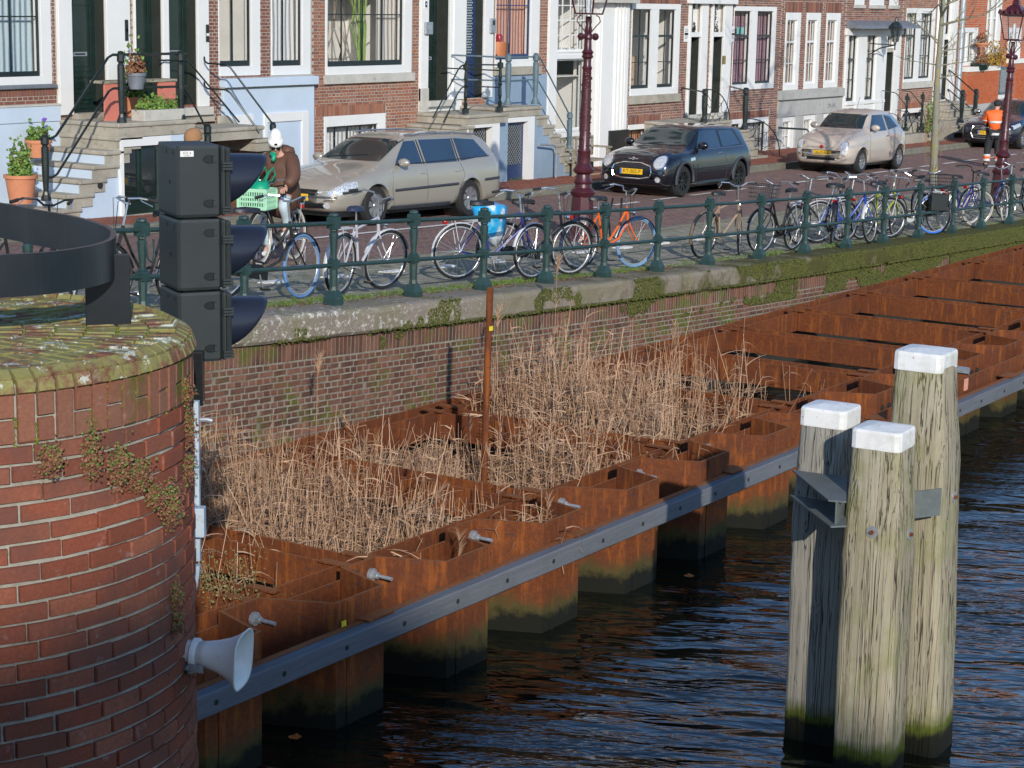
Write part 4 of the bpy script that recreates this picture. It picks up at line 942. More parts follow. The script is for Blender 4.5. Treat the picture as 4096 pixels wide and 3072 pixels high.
def window(h, x0, x1, z0, z1, fw=(.1, .1, .14, .1), sash='sash', cols=1, mulls=(), trans=(), back='room', split=None, bot=.07, frame='white', dep=.12, sill=None, room=1.0, sidecurt=None):
    """frame, sashes with bars, pane, a shallow room or curtain behind, optional stone sill; mulls and trans are fractions"""
    Y = h.Y; h.hole(x0, x1, z0, z1); l, r, b, tt = fw
    f = MB().box(x0, Y - .012, z0, x0 + l, Y + .16, z1).box(x1 - r, Y - .012, z0, x1, Y + .16, z1).box(x0 + l, Y - .012, z1 - tt, x1 - r, Y + .16, z1).box(x0 + l, Y - .014, z0, x1 - r, Y + .16, z0 + b).build('window', M[frame], h.t, bevel=.006)
    ix0, ix1, iz0, iz1 = x0 + l, x1 - r, z0 + b, z1 - tt; parts = split or [(0, 1)]
    for k, (a, c) in enumerate(parts):
        a, c = ix0 + (ix1 - ix0) * a, ix0 + (ix1 - ix0) * c; m = MB(); t_ = .032
        m.box(a, Y + .04, iz0, a + t_, Y + .075, iz1).box(c - t_, Y + .04, iz0, c, Y + .075, iz1).box(a + t_, Y + .04, iz1 - t_, c - t_, Y + .075, iz1).box(a + t_, Y + .03, iz0, c - t_, Y + .08, iz0 + bot)
        for u in mulls: q = a + (c - a) * u; m.box(q - .011, Y + .046, iz0 + bot, q + .011, Y + .07, iz1 - t_)
        for u in trans:
            q = iz0 + (iz1 - iz0) * abs(u); w_ = .028 if u < 0 else .011; m.box(a + t_, Y + (.035 if u < 0 else .047), q - w_, c - t_, Y + .069, q + w_)
        m.build('sash', M[sash] if isinstance(sash, str) else sash, f)
        MB().box(a + t_, Y + .058, iz0 + .03, c - t_, Y + .062, iz1 - t_).build('pane', M['glass'], f)
        if k: MB().box(a - (a - prev_), Y - .010, iz0, a, Y + .16, iz1).build('centre_post', M[frame], f)
        prev_ = c
    if back in CU: MB().box(ix0 - .05, Y + .22, iz0 - .05, ix1 + .05, Y + .24, iz1 + .05).build('curtain', CU[back], f)
    else:
        m = MB(); d = room; q = .02; m.box(ix0 - .3, Y + .31 + d, iz0 - .6, ix1 + .3, Y + .33 + d, iz1 + .2).box(ix0 - .32, Y + .31, iz0 - .6, ix0 - .3, Y + .33 + d, iz1 + .2).box(ix1 + .3, Y + .31, iz0 - .6, ix1 + .32, Y + .33 + d, iz1 + .2).box(ix0 - .3, Y + .31, iz1 + .2, ix1 + .3, Y + .33 + d, iz1 + .22).box(ix0 - .3, Y + .31, iz0 - .6, ix1 + .3, Y + .33 + d, iz0 - .58)
        m.build('room', M[back], f)
    if sidecurt:
        for (u0, u1, cc) in sidecurt: MB().box(ix0 + (ix1 - ix0) * u0, Y + .2, iz0 - .02, ix0 + (ix1 - ix0) * u1, Y + .215, iz1 + .02).build('side_curtain', CU[cc], f)
    if sill: MB().box(x0 - .06, Y - .07, z0 - sill[0], x1 + .06, Y + .02, z0 - .002).build('sill', M[sill[1]], h.t, bevel=.008)
    return f
def door(h, x0, x1, z0, z1, mat='dkgreen', dep=.22, lites=None, panels=((.08, .42), (.5, .95)), slot=None, handle=None):
    Y = h.Y; h.hole(x0, x1, z0, z1); d = MB().box(x0 - .02, Y + dep, z0, x1 + .02, Y + dep + .05, z1).build('door', M[mat], h.t)
    w_ = x1 - x0; MB().box(x1 - .004, Y + .012, z0, x1 + .004, Y + dep, z1).box(x0 - .004, Y + .012, z0, x0 + .004, Y + dep, z1).box(x0, Y + .012, z0 - .004, x1, Y + dep, z0 + .004).build('door_reveal', M['reveal'], d)
    for a, b in panels:
        za, zb_ = z0 + (z1 - z0) * a, z0 + (z1 - z0) * b; m = MB()
        for (xa, xb, zc0, zc1) in ((x0 + .13 * w_, x1 - .13 * w_, za, za + .03), (x0 + .13 * w_, x1 - .13 * w_, zb_ - .03, zb_), (x0 + .13 * w_, x0 + .13 * w_ + .03, za + .03, zb_ - .03), (x1 - .13 * w_ - .03, x1 - .13 * w_, za + .03, zb_ - .03)): m.box(xa, Y + dep - .018, zc0, xb, Y + dep, zc1)
        m.box(x0 + .24 * w_, Y + dep - .012, za + .08, x1 - .24 * w_, Y + dep - .001, zb_ - .08); m.build('door_panel', M[mat], d, bevel=.006)
    if slot:
        zz = z0 + slot; s_ = MB().box(x0 + w_ * .3, Y + dep - .03, zz - .035, x0 + w_ * .72, Y + dep - .018, zz + .035).build('letter_box', M['galv'], d, bevel=.004); MB().box(x0 + w_ * .36, Y + dep - .033, zz - .014, x0 + w_ * .66, Y + dep - .0305, zz + .014).build('flap', M['black'], d)
    if handle: MB().tube([(x0 + w_ * handle[0], Y + dep - .05, z0 + handle[1] - .04), (x0 + w_ * handle[0], Y + dep - .055, z0 + handle[1] + .04)], .016, 8).build('handle', M['brass'], d)
    return d
def rect(h, x0, x1, z0, z1, mat, name, y0=-.04, y1=.01, bev=.008, par=None): return MB().box(x0, h.Y + y0, z0, x1, h.Y + y1, z1).build(name, M[mat], par or h.t, bevel=bev)
X_ = lambda k, x, y: fz(k, x, y)[0]
Zz = lambda k, x, y: fz(k, x, y)[1]

# ---- first house: brick, pale blue plinth, three green doors
h = House('brown brick house at the left edge with dark green doors and a pale blue plinth', 18.5, X_('A', 1450, 300), 'brown_brick', None, 1.3, limit=300)
zb1 = Zz('A', 380, 700)
wx1 = X_('A', 345, 560); wz0 = Zz('A', 300, 558)
window(h, wx1 - 2.0, wx1, wz0, 5.9, (.1, .22, .13, .1), 'sash', 1, (.37,), (.55,), 'room', [(0, .40), (.44, 1)], .08, sill=(.06, 'slate'), sidecurt=[(.52, 1, 'blue')], room=.8)
a, b = X_('A', 385, 700), X_('A', 475, 700); c, d_ = X_('A', 703, 700), X_('A', 858, 700)
z1_ = Zz('A', 470, 752)
door(h, b, c, z1_, 6.0, panels=((.02, .09), (.12, .235), (.26, .7)), slot=.95)
rect(h, a, b, z1_ - .02, 6.15, 'white', 'pilaster', -.06); rect(h, b - .13, b, z1_, 6.15, 'white', 'jamb', .01, .2); rect(h, c, d_, z1_ - .02, 6.15, 'white', 'pilaster', -.06)
h.nobrick(a, d_, z1_, 6.2)
bp = MB().lathe([(.03, h.Y - .075), (.03, h.Y - .065)], (X_('A', 822, 200), 0, Zz('A', 822, 200)), 8, 'y'); bp.box(X_('A', 810, 200), h.Y - .075, Zz('A', 815, 270), X_('A', 832, 200), h.Y - .062, Zz('A', 815, 130)); bp.build('bell_plate', M['iron'], h.t, bevel=.01)
e0, e1, e2, e3, e4, e5 = X_('A', 890, 600), X_('A', 898, 600), X_('A', 1075, 600), X_('A', 1115, 600), X_('A', 1305, 600), X_('A', 1378, 600)
z2_ = Zz('A', 1200, 706)
door(h, e1, e2, z2_, 6.0, panels=((.03, .2), (.24, .32), (.36, .8)), handle=None); door(h, e3, e4, z2_, 6.0, panels=((.03, .2), (.24, .32), (.36, .8)), slot=.93, handle=(.04, 1.1))
for p, q in ((e0, e1), (e2, e3), (e4, e5)): rect(h, p, q, z2_ - .02, 6.15, 'white', 'jamb', -.05)
h.nobrick(e0, e5, z2_, 6.2); rect(h, e0, e5, z2_ - .16, z2_ - .022, 'stone_pale', 'threshold', -.15); rect(h, b, c, z1_ - .12, z1_ - .002, 'stone', 'threshold', -.15); rect(h, e0 - .1, e5 + .1, 3.2, z2_ - .162, 'stone', 'door_base', -.08)
bq = MB().box(X_('A', 1350, 200), h.Y - .068, Zz('A', 1358, 278), X_('A', 1370, 200), h.Y - .054, Zz('A', 1358, 162)).build('bell_plate', M['iron'], h.t, bevel=.01)
MB().box(X_('A', 1351, 200), h.Y - .072, Zz('A', 1358, 238), X_('A', 1369, 200), h.Y - .068, Zz('A', 1358, 220)).build('name_card', M['white'], bq)
h.soldiers(wx1 - 2.1, wx1 + .1, wz0 - .06 - .13, .12); h.wall()
rect(h, 18.5, a - .005, 1.4, Zz('A', 300, 808), 'palegreyblue', 'plinth', -.05); rect(h, 18.5, a - .005, Zz('A', 300, 806), zb1 + .0, 'palegreyblue', 'plinth_band', -.07); rect(h, 18.5, a, zb1 + .002, zb1 + .035, 'stone_pale', 'plinth_cap', -.08)
window(h, 19.6, X_('A', 50, 1000), 1.7, Zz('A', 50, 888), (.1, .12, .1, .14), 'sash', 1, (.5,), (), 'blue', None)
# ---- second: blue plinth house with two white windows
x0, x1 = X_('A', 1450, 300), aty(1246, 300, FY).x
h = House('house with pale blue plaster plinth and two tall white framed windows', x0 + .002, x1, 'brown_brick', None, 1.3, limit=120)
def f7(x, y): p = aty(700 + x / 1.904, y / 1.904, FY); return p.x, p.z
zl = f7(640, 590)[1]
for (wa, wb, gl) in ((330, 648, .47), (732, 1030, .42)):
    p0 = f7(wa, 540); p1 = f7(wb, 540); zb_ = f7(wa, 582)[1] if wa == 330 else f7(wa, 575)[1]
    window(h, p0[0], p1[0], zb_, 6.0, (.03, .24, .17, .1), 'sash', 1, (gl,), (), 'room' if wa == 330 else 'white', None, .1, room=1.6)
    if wa == 732: MB().lathe([(.09, 0), (.09, .22), (.05, .24)], (p0[0] + .14, FY + .2, zb_ + .28), 14).build('red_jar', plain('red_jar', (.4, .05, .02), .3), h.t, True)
h.wall()
zp = f7(640, 655)[1]
rect(h, x0 + .02, x1 + .03, zp, zl, 'palegreyblue', 'ledge', -.16); rect(h, x0 + .05, x1, 1.3, zp - .002, 'palegreyblue', 'plinth', -.07); rect(h, x0 + .03, x1 + .02, zp - .03, zp, 'stone', 'ledge_shadow_gap', -.10)
for (wa, wb, wt) in ((335, 580, 884), (652, 1000, 862)):
    p0, p1 = f7(wa, wt + 40), f7(wb - 10, wt + 40)
    hh = type('o', (), {})(); hh.Y = FY - .09; hh.t = h.t; hh.hole = lambda *a: None
    window(hh, p0[0], p1[0], 1.45, f7(wa, wt)[1], (.08, .2, .1, .17), 'black', 1, (.5,), (.6,), 'room_dark', None, room=-.2)
# ---- third: brick house with the wide plant window
x0, x1 = x1, X_('B', 1285, 500)
h = House('orange brown brick house with a wide window full of plants behind the estate car', x0 + .003, x1, 'house_brick', None, 1.25, limit=300)
p0, p1 = fz('B', 665, 480), fz('B', 1234, 480); zt_ = 6.0
wf = window(h, p0[0], p1[0], fz('B', 900, 492)[1], zt_, (.06, .26, .16, .1), 'sash', 1, (.205, .475, .735), (.55,), 'room', None, .10, sill=(.17, 'stone_pale'), room=1.4, sidecurt=[(.74, 1.0, 'cream'), (.0, .07, 'white')])
ix = p0[0] + .1; zf = fz('B', 900, 455)[1]; W_ = p1[0] - p0[0]
MB().box(ix + .12, FY + .9, zf - .2, ix + .85, FY + 1.3, zf + 1.3).build('wooden_cabinet', plain('cabinet_wood', (.22, .09, .04), .5), h.t)
MB().box(ix + .55, FY + 1.2, zf + 1.7, ix + .95, FY + 1.24, zf + 2.0).build('picture_frame', plain('frame_red', (.25, .05, .03), .5), h.t)
for i in range(3): MB().lathe([(.03, 0), (.055, .05), (.05, .14), (.02, .17), (.035, .2)], (ix + .16 + i * .17, FY + 1.0, zf + 1.3), 10).build('vase', M['steel'], h.t, True)
m = MB()
cxx = X_('B', 958, 420) + .12
for i in range(20):
    x = cxx + random.gauss(0, .07); m.tube([(x, FY + .28, zf), (x + random.gauss(0, .07), FY + .3 + random.uniform(0, .1), zf + .8), (x + random.gauss(0, .16), FY + .36, zf + random.uniform(1.3, 2.4))], [.016, .016, .008], 5)
m.build('window_cactus', plain('cactus_green', (.22, .33, .06), .6, 0, .3, 20), h.t)
m = MB()
for i in range(9):
    x = ix + random.uniform(.05, .75); m.tube([(x, FY + .25, zf), (x + random.gauss(0, .12), FY + .27, zf + .35), (x + random.gauss(0, .15), FY + .25, zf + .8), (x + random.gauss(0, .2), FY + .27, zf + 1.3)], .011, 5)
m.build('twisted_branch', plain('grey_branch', (.25, .2, .16), .8), h.t)
zbt = Zz('B', 800, 766)
bw0, bw1 = X_('B', 657, 800), X_('B', 1063, 800)
window(h, bw0, bw1, 1.35, zbt, (.07, .24, .1, .2), 'black', 1, (.2, .44, .69), (), 'white', None, .05)
h.soldiers(bw0 - .25, bw1, zbt, .20); h.wall()
# ---- its door with white surround
x0, x1 = x1, X_('B', 1572, 600)
h = House('narrow white door surround with a dark green door up stone steps', x0 + .003, x1, None, M['white'], 1.25, name='door_bay')
zt0 = Zz('B', 1400, 666); a, b = X_('B', 1336, 600), X_('B', 1478, 600)
door(h, a, b, zt0, 6.0, panels=((.02, .1), (.14, .19), (.21, .34), (.37, .42), (.45, .85)), slot=.85, dep=.3); h.wall()
rect(h, x0 + .01, a, zt0 - .0, 6.1, 'white', 'pilaster', -.05); rect(h, b, x1, zt0, 6.1, 'white', 'pilaster', -.05); rect(h, b + .1, b + .16, zt0, 6.1, 'white', 'moulding', -.075)
rect(h, x0 + .01, a, zt0 - .5, Zz('B', 1310, 585), 'stone_pale', 'pilaster_base', -.07); rect(h, a - .02, b + .15, zt0 - .12, zt0, 'stone_pale', 'threshold', -.12)
p = fz('B', 1320, 28); s_ = rect(h, p[0] - .06, p[0] + .06, p[1] - .09, p[1] + .1, 'white', 'number_sign', -.06, -.051, .002); MB().box(p[0] - .035, h.Y - .064, p[1] - .06, p[0] + .035, h.Y - .0605, p[1] + .06).build('sign_shield', M['navy'], s_); MB().box(p[0] - .014, h.Y - .068, p[1] - .01, p[0] + .014, h.Y - .0645, p[1] + .02).build('sign_mark', M['white'], s_)
p = fz('B', 1330, 185); rect(h, p[0] - .12, p[0] + .12, p[1] - .13, p[1] + .12, 'galv', 'intercom', -.11, -.05, .01); rect(h, p[0] - .06, p[0] + .06, p[1] - .04, p[1] + .06, 'steel', 'intercom_panel', -.116, -.111, .002)
# ---- blue door and salmon window
x0, x1 = x1, X_('C', 808, 400)
h = House('house with a navy lattice door and a salmon pink window above a blue grey plinth', x0 + .003, x1, 'house_brick', None, 1.25, limit=200)
zt1 = Zz('C', 320, 650); a, b = X_('C', 262, 600), X_('C', 378, 600); c = X_('C', 436, 600)
M['lattice'] = plain('pale_lattice', (.35, .42, .42), .5)
dd = door(h, a, b, zt1, 6.0, 'navy', panels=((.02, .3),), dep=.2)
m = MB(); zl0, zl1 = zt1 + .95, 5.95
i = 0
while zl0 + i * .055 < zl1:
    zz = zl0 + i * .055; n = 7
    for k in range(n): xx = a + .06 + (b - a - .2) * (k + (.5 if i % 2 else 0)) / n; m.box(xx - .013, FY + .165, zz - .015, xx + .013, FY + .185, zz + .015)
    i += 1
m.build('lattice', M['lattice'], dd)
rect(h, x0 + .02, a, zt1, 6.1, 'white', 'jamb', -.03); rect(h, b, c, zt1, 6.1, 'white', 'jamb', -.05); h.nobrick(x0, c, zt1, 6.2)
p = fz('C', 430, 172); rect(h, p[0] - .09, p[0] + .09, p[1] - .15, p[1] + .16, 'galv', 'intercom', -.1, -.05, .01); rect(h, p[0] - .03, p[0] + .05, p[1] + .02, p[1] + .12, 'black', 'intercom_screen', -.104, -.101, .002)
w0, w1 = X_('C', 462, 400), X_('C', 752, 400); zz0 = Zz('C', 600, 442)
window(h, w0, w1, zz0, 6.0, (.01, .34, .16, .1), 'navy', 1, (.46,), (.66,), 'pink', None, .11, sill=(.18, 'stone'))
MB().lathe([(.2, 0), (.21, .3), (.2, .34)], (w0 + .3, FY + .16, zz0 + .2), 16).build('orange_pot', plain('orange_pot', (.45, .15, .05), .5), h.t, True); MB().lathe([(.07, 0), (.08, .1), (.05, .15)], (w0 + .4, FY + .16, zz0 + .55), 10).build('red_candle', plain('red_candle', (.35, .01, .03), .3), h.t, True); MB().box(w0 + .6, FY + .12, zz0 + .2, w0 + .78, FY + .2, zz0 + .5).build('brown_box', plain('brown_box', (.25, .1, .05), .6), h.t)
zpl = Zz('C', 760, 450); h.nobrick(c, x1, 1, zz0 - .18); h.wall()
rect(h, c - .2, x1, 1.2, zz0 - .182, 'blue_plaster', 'plinth', -.02)
# ---- white shop front with small panes
x0, x1 = x1, X_('C', 1322, 700)
h = House('white painted front with small panes over a tall shop window behind the street lamp', x0 + .003, x1, None, M['white'], 1.25, name='shop_house')
a, b = X_('C', 858, 700), X_('C', 1085, 700); zr = Zz('C', 950, 362); zb_ = Zz('C', 900, 880)
window(h, a, b, zb_, zr, (.03, .1, .06, .1), 'white', 1, (), (), 'room', None, .03, room=1.2)
m = MB(); q0, q1 = zr + .06, Zz('C', 950, 5)
window(h, a, b, zr + .04, q1 + .3, (.03, .1, .04, .1), 'white', 1, (.23, .48, .73), (.27, .52, .77), 'room', None, .03, room=1.0)
MB().box(a + .1, FY + .8, zb_ + .2, a + .8, FY + .85, zb_ + 2.0).build('inner_doorway', M['room_dark'], h.t)
e = X_('C', 1130, 700); g0 = X_('C', 1178, 900)
h.hole(b + .12, e - .03, 1.4, 5.9); MB().box(b + .1, FY + .45, 1.2, e, FY + .5, 6).build('recess_tiles', M['cream'], h.t)
h.wall()
for (u0, u1, dy) in ((.05, .45, -.1), (.5, .56, -.13), (.62, .68, -.13), (.74, .8, -.13), (.86, .98, -.1)): rect(h, e + (x1 - e) * u0, e + (x1 - e) * u1, 1.4, 6.1, 'white', 'pilaster_rib', dy)
rect(h, e, x1, 1.4, 6.1, 'white', 'pilaster', -.08); zbb = Zz('C', 1240, 862); rect(h, g0 + .1, x1 - .02, 1.3, zbb, 'black', 'black_base', -.17); rect(h, e - .3, x1 + .1, Zz('C', 1200, 18), 6.0, 'stone_pale', 'cornice_block', -.3)
rect(h, x0 + .01, a, 1.3, 6.1, 'white', 'jamb', -.05)
# ---- fourth: brick house with twin doors
x0 = x1; x1 = X_('D', 1318, 500)
h = House('brick house with twin dark doors between pairs of white sash windows behind the black car', x0 + .003, x1, 'dark_brick', None, 1.15, limit=300)
def swin(h, k, lo, hi, zs_, back, cp=True, **kw):
    p0, p1 = fz(k, *lo), fz(k, *hi); return window(h, p0[0], p1[0], p0[1], zs_, back=back, **kw)
zt_ = Zz('D', 400, 28)
window(h, X_('D', 216, 700), X_('D', 572, 690), Zz('D', 400, 698), zt_, (.04, .24, .17, .13), 'sash', 1, (.5,), (-.66, .33), 'room', [(0, .43), (.60, 1)], .08, sill=(.2, 'stone'), room=1.5)
zf = Zz('D', 400, 655)
MB().box(X_('D', 420, 640), FY + .9, zf, X_('D', 500, 640), FY + 1.0, zf + .75).build('blond_chair_back', plain('blond_wood', (.6, .42, .28), .6), h.t); MB().box(X_('D', 300, 380), FY + 1.0, zf + 1.35, X_('D', 350, 380), FY + 1.04, zf + 2.0).build('red_picture', plain('red_picture', (.4, .03, .04), .6), h.t)
window(h, X_('D', 966, 655), X_('D', 1276, 655), Zz('D', 1100, 660), Zz('D', 1150, 48), (.02, .18, .15, .12), 'sash', 1, (.5,), (-.66, .33), 'purple', [(0, .42), (.58, 1)], .06)
MB().box(X_('D', 1040, 240), FY + .1, Zz('D', 1060, 252), X_('D', 1085, 240), FY + .13, Zz('D', 1060, 200)).build('turquoise_figure', plain('turquoise', (.25, .62, .55), .5), h.t)
zd0, zd1 = Zz('D', 690, 843), Zz('D', 700, 273); ztr = Zz('D', 700, 238)
for (l, r) in ((640, 712), (804, 880)):
    a, b = X_('D', l, 800), X_('D', r, 800); door(h, a, b, zd0, zd1, panels=((.02, .2), (.25, .45), (.5, .97)), dep=.25, slot=.95)
    h.hole(a, b + .05, ztr, 5.75); f = MB().box(a, FY + .1, ztr, b + .05, FY + .11, 5.7).build('transom_window', M['room'], h.t); m = MB(); cx_ = (a + b) / 2
    m.box(cx_ - .012, FY + .07, ztr, cx_ + .012, FY + .09, 5.7)
    for i in range(60):
        u = random.uniform(-1, 1); v = abs(random.gauss(0, .12)); m.box(cx_ + u * .2 * (1 - v), FY + .072, ztr + v, cx_ + u * .2 * (1 - v) + .022, FY + .088, ztr + v + .03)
        m.box(cx_ + u * .12, FY + .072, 5.5 - v, cx_ + u * .12 + .022, FY + .088, 5.53 - v)
    m.build('iron_ornament', M['iron'], f)
j0, j1, j2, j3, j4, j5 = X_('D', 626, 843), X_('D', 640, 800), X_('D', 712, 800), X_('D', 762, 800), X_('D', 792, 800), X_('D', 804, 800)
j6, j7 = X_('D', 880, 800), X_('D', 936, 800)
for p, q in ((j0, j1), (j2, j3), (j4, j5), (j6, j7)): rect(h, p, q, zd0 - .0, 5.75, 'white', 'jamb', -.06)
for p, q in ((j1, j2), (j5, j6)): rect(h, p, q, zd1, ztr, 'white', 'lintel', -.05, .3); rect(h, p - .05, q + .05, zd0 - .15, zd0, 'stone_pale', 'threshold', -.1, .3)
rect(h, j0 - .1, j7 + .1, Zz('D', 800, 28), 5.9, 'white', 'entablature', -.16); rect(h, j0, j7, zd0 - .4, zd0 - .002, 'stone', 'door_base', -.05)
h.nobrick(j0, j3, zd0 - .4, 5.9); h.nobrick(j4, j7, zd0 - .4, 5.9)
M['delft'] = plain('blue_print', (.03, .05, .16), .5)
for (x, y, s_) in ((630, 225, '233'), (628, 275, '231'), (972, 227, '237'), (970, 276, '235')):
    p = fz('D', x, y); hh_ = .115; tl = rect(h, p[0] - .1, p[0] + .1, p[1] - hh_, p[1] + hh_, 'white', 'number_tile', -.03, -.01, .004)
    text(s_, 'house_number', M['delft'], tl, face(Vector((p[0], h.Y - .031, p[1])) - Vector(ORG[h.t.name]), Vector((1, 0, 0)), Z_, Vector((0, -1, 0))), .11, .0005)
zg = Zz('D', 300, 915); b0, b1 = X_('D', 205, 960), X_('D', 372, 960)
window(h, b0, b1, 1.3, zg, (.02, .2, .1, .12), 'sash', 1, (.3, .65), (), 'orange', None, .04)
b2, b3 = X_('D', 950, 900), X_('D', 1240, 900); zg2 = Zz('D', 1100, 872)
window(h, b2, b3, 1.3, zg2, (.12, .18, .1, .12), 'black', 1, (.5,), (.5,), 'white', [(0, .25), (.42, 1)], .04)
h.soldiers(b0, b1 + .5, zg, .2); h.soldiers(b2, b3, zg2, .2); h.soldiers(X_('D', 216, 700), X_('D', 572, 690), zt_, .2); h.wall()
rect(h, X_('D', 890, 420), X_('D', 908, 420), Zz('D', 915, 470), Zz('D', 915, 410), 'brass', 'brass_plate', -.08, -.06, .002)
# ---- fifth: three arched windows, grey ashlar base
x0 = x1; x1 = X_('E', 500, 500)
h = House('brick house with three narrow white windows above a grey stone basement marked 239-245', x0 + .003, x1, 'dark_brick', None, 1.0, limit=150)
zt_ = Zz('E', 300, 95); zw0 = Zz('E', 250, 655)
for (l, r) in ((58, 166), (209, 312), (354, 456)):
    a, b = X_('E', l, 650), X_('E', r, 650); window(h, a, b, zw0, zt_, (.1, .22, .15, .2), 'white', 1, (.5,), (-.66, .33), 'brown', None, .06); h.soldiers(a - .1, b + .1, zt_, .3)
zbl, zbm = Zz('E', 250, 662), Zz('E', 250, 722); h.nobrick(x0, x1, 0, zbl); 
for (l, r) in ((45, 140), (200, 292), (345, 440)):
    a, b = X_('E', l, 900), X_('E', r, 900); window(h, a, b, 1.35, Zz('E', 100, 858) - .02, (.12, .22, .1, .12), 'white', 1, (.5,), (.5,), 'white', None, .05, dep=.1)
h.wall()
xs_ = sorted([x0 + .01, x1 - .01] + [X_('E', l, 900) for l in (45, 200, 345)] + [X_('E', l, 900) for l in (140, 292, 440)])
for i, (p, q) in enumerate(zip(xs_, xs_[1:])):
    zt2 = Zz('E', 100, 858)
    if i % 2 == 0: rect(h, p + .003, q - .003, 1.0, zt2 - .004, 'stone_grey', 'ashlar_block', -.05)
xb = [x0 + .01, X_('E', 185, 780), X_('E', 330, 780), x1 - .01]
for p, q in zip(xb, xb[1:]): rect(h, p + .003, q - .003, zt2, zbm - .05, 'stone_grey', 'ashlar_block', -.05)
for p, q in zip([x0 + .01, X_('E', 130, 690), X_('E', 290, 690)], [X_('E', 130, 690), X_('E', 290, 690), x1 + .02]): rect(h, p + .003, q - .003, zbm, zbl, 'stone_grey', 'belt_stone', -.1)
p = fz('E', 404, 780); text('239-245', 'house_numbers', M['ink'], h.t, face(Vector((p[0], h.Y - .051, p[1])) - Vector(ORG[h.t.name]), Vector((1, 0, 0)), Z_, Vector((0, -1, 0))), .17, .0008)
# ---- sixth: white shop front under a slate canopy
x0 = x1; x1 = X_('E', 935, 220)
h = House('white shop front under a grey slate canopy with a lantern beside the door', x0 + .003, x1, 'dark_brick', None, 1.0, name='shop_house', limit=150)
zc0, zc1, ze = Zz('E', 700, 208), Zz('E', 700, 152), Zz('E', 700, 258)
def dsash(l, r): return X_('E', l, 740), X_('E', r, 735)
zw0 = Zz('E', 550, 750)
for l, r in ((511, 583), (647, 722)):
    a, b = dsash(l, r); window(h, a, b, zw0, ze, (.02, .03, .02, .02), 'sash', 1, (.5,), (-.64, .33), 'white', None, .09)
a, b = X_('E', 792, 800), X_('E', 850, 800); zdo = Zz('E', 820, 385)
door(h, a, b, Zz('E', 815, 820), zdo, 'dkgreen', panels=((.05, .3), (.36, .94)), dep=.2)
window(h, a, b, zdo + .12, ze, (.02, .03, .02, .02), 'white', 1, (), (), 'room', None, .03)
h.nobrick(x0, x1, 0, zc0); h.wall()
for p, q in ((X_('E', 494, 800), dsash(511, 583)[0]), (dsash(511, 583)[1], dsash(647, 722)[0]), (dsash(647, 722)[1], a), (b, X_('E', 893, 800))): rect(h, p, q, 1.2, ze, 'white', 'post', -.05)
rect(h, dsash(511, 583)[0], a, Zz('E', 600, 770), zw0, 'white', 'bottom_rail', -.07); rect(h, dsash(511, 583)[0] + .05, dsash(511, 583)[1], 1.5, Zz('E', 600, 775), 'white', 'base_panel', -.03); rect(h, dsash(647, 722)[0], dsash(647, 722)[1], 1.5, Zz('E', 600, 775), 'white', 'base_panel', -.03)
rect(h, x0, x1, ze, zc0 - .002, 'white', 'entablature', -.08)
MB().prism([(FY - .5, zc0), (FY + .0, zc0), (FY + .0, zc1), (FY - .42, zc0 + .08)], x0 + .1, x1 + .35, 'yz').build('slate_canopy', M['slate'], h.t)
for l, r, y in ((580, 660, 35), (690, 805, 38), (836, 910, 40)): p0, p1 = fz('E', l, y), fz('E', r, y); rect(h, p0[0], p1[0], p0[1] - .1, p0[1], 'stone_pale', 'sill', -.06); rect(h, p0[0] + .05, p1[0] - .05, p0[1], p0[1] + .25, 'white', 'upper_frame', -.02)
# ---- seventh: brick, pair of windows
x0 = x1; x1 = X_('E', 1185, 300)
h = House('brick house with a pair of tall dark windows left of the bare tree', x0 + .003, x1, 'house_brick', None, 1.0, limit=60)
window(h, X_('E', 941, 600), X_('E', 1153, 600), Zz('E', 1040, 602), Zz('E', 1080, 62), (.04, .2, .1, .15), 'sash', 1, (.5,), (-.66, .35), 'white', [(0, .4), (.55, 1)], .06, sill=(.2, 'stone_pale'))
window(h, X_('E', 930, 860), X_('E', 1120, 860), 1.4, Zz('E', 1000, 800), (.1, .3, .1, .14), 'black', 1, (.4, .7), (), 'grey', None, .04); h.soldiers(X_('E', 930, 860), X_('E', 1120, 860), Zz('E', 1000, 800), .2); h.wall()
# ---- white portal bay
x0 = x1; x1 = X_('E', 1340, 300)
h = House('white portal bay with a dark door behind the bare tree', x0 + .003, x1, None, M['cream'], 1.0, name='door_bay')
a, b = X_('E', 1205, 600), X_('E', 1262, 600); zz = Zz('E', 1230, 735)
door(h, a, b, zz, 4.4, 'dkgreen', dep=.2); window(h, a, b, 4.55, 5.7, (.03, .04, .03, .03), 'black', 1, (), (), 'room_dark', None, .03); h.wall()
rect(h, b, b + .35, zz, 6.1, 'white', 'pilaster', -.12); rect(h, a - .3, a, zz, 6.1, 'white', 'pilaster', -.12)
pp = thing('drain_pipe', 'grey drain pipe between the white portal and the red brick house', 'drain pipe', (x1, FY - .1, 1.3))
MB().tube([(x1 + .12, FY - .1, 1.2), (x1 + .12, FY - .1, 6.3)], .1, 10).build('pipe', M['galv'], pp, True)
for zz in (2.6, 4.6): MB().tube([(x1 + .12, FY - .1, zz), (x1 + .12, FY - .1, zz + .12)], .12, 10).build('collar', M['galv'], pp, True)
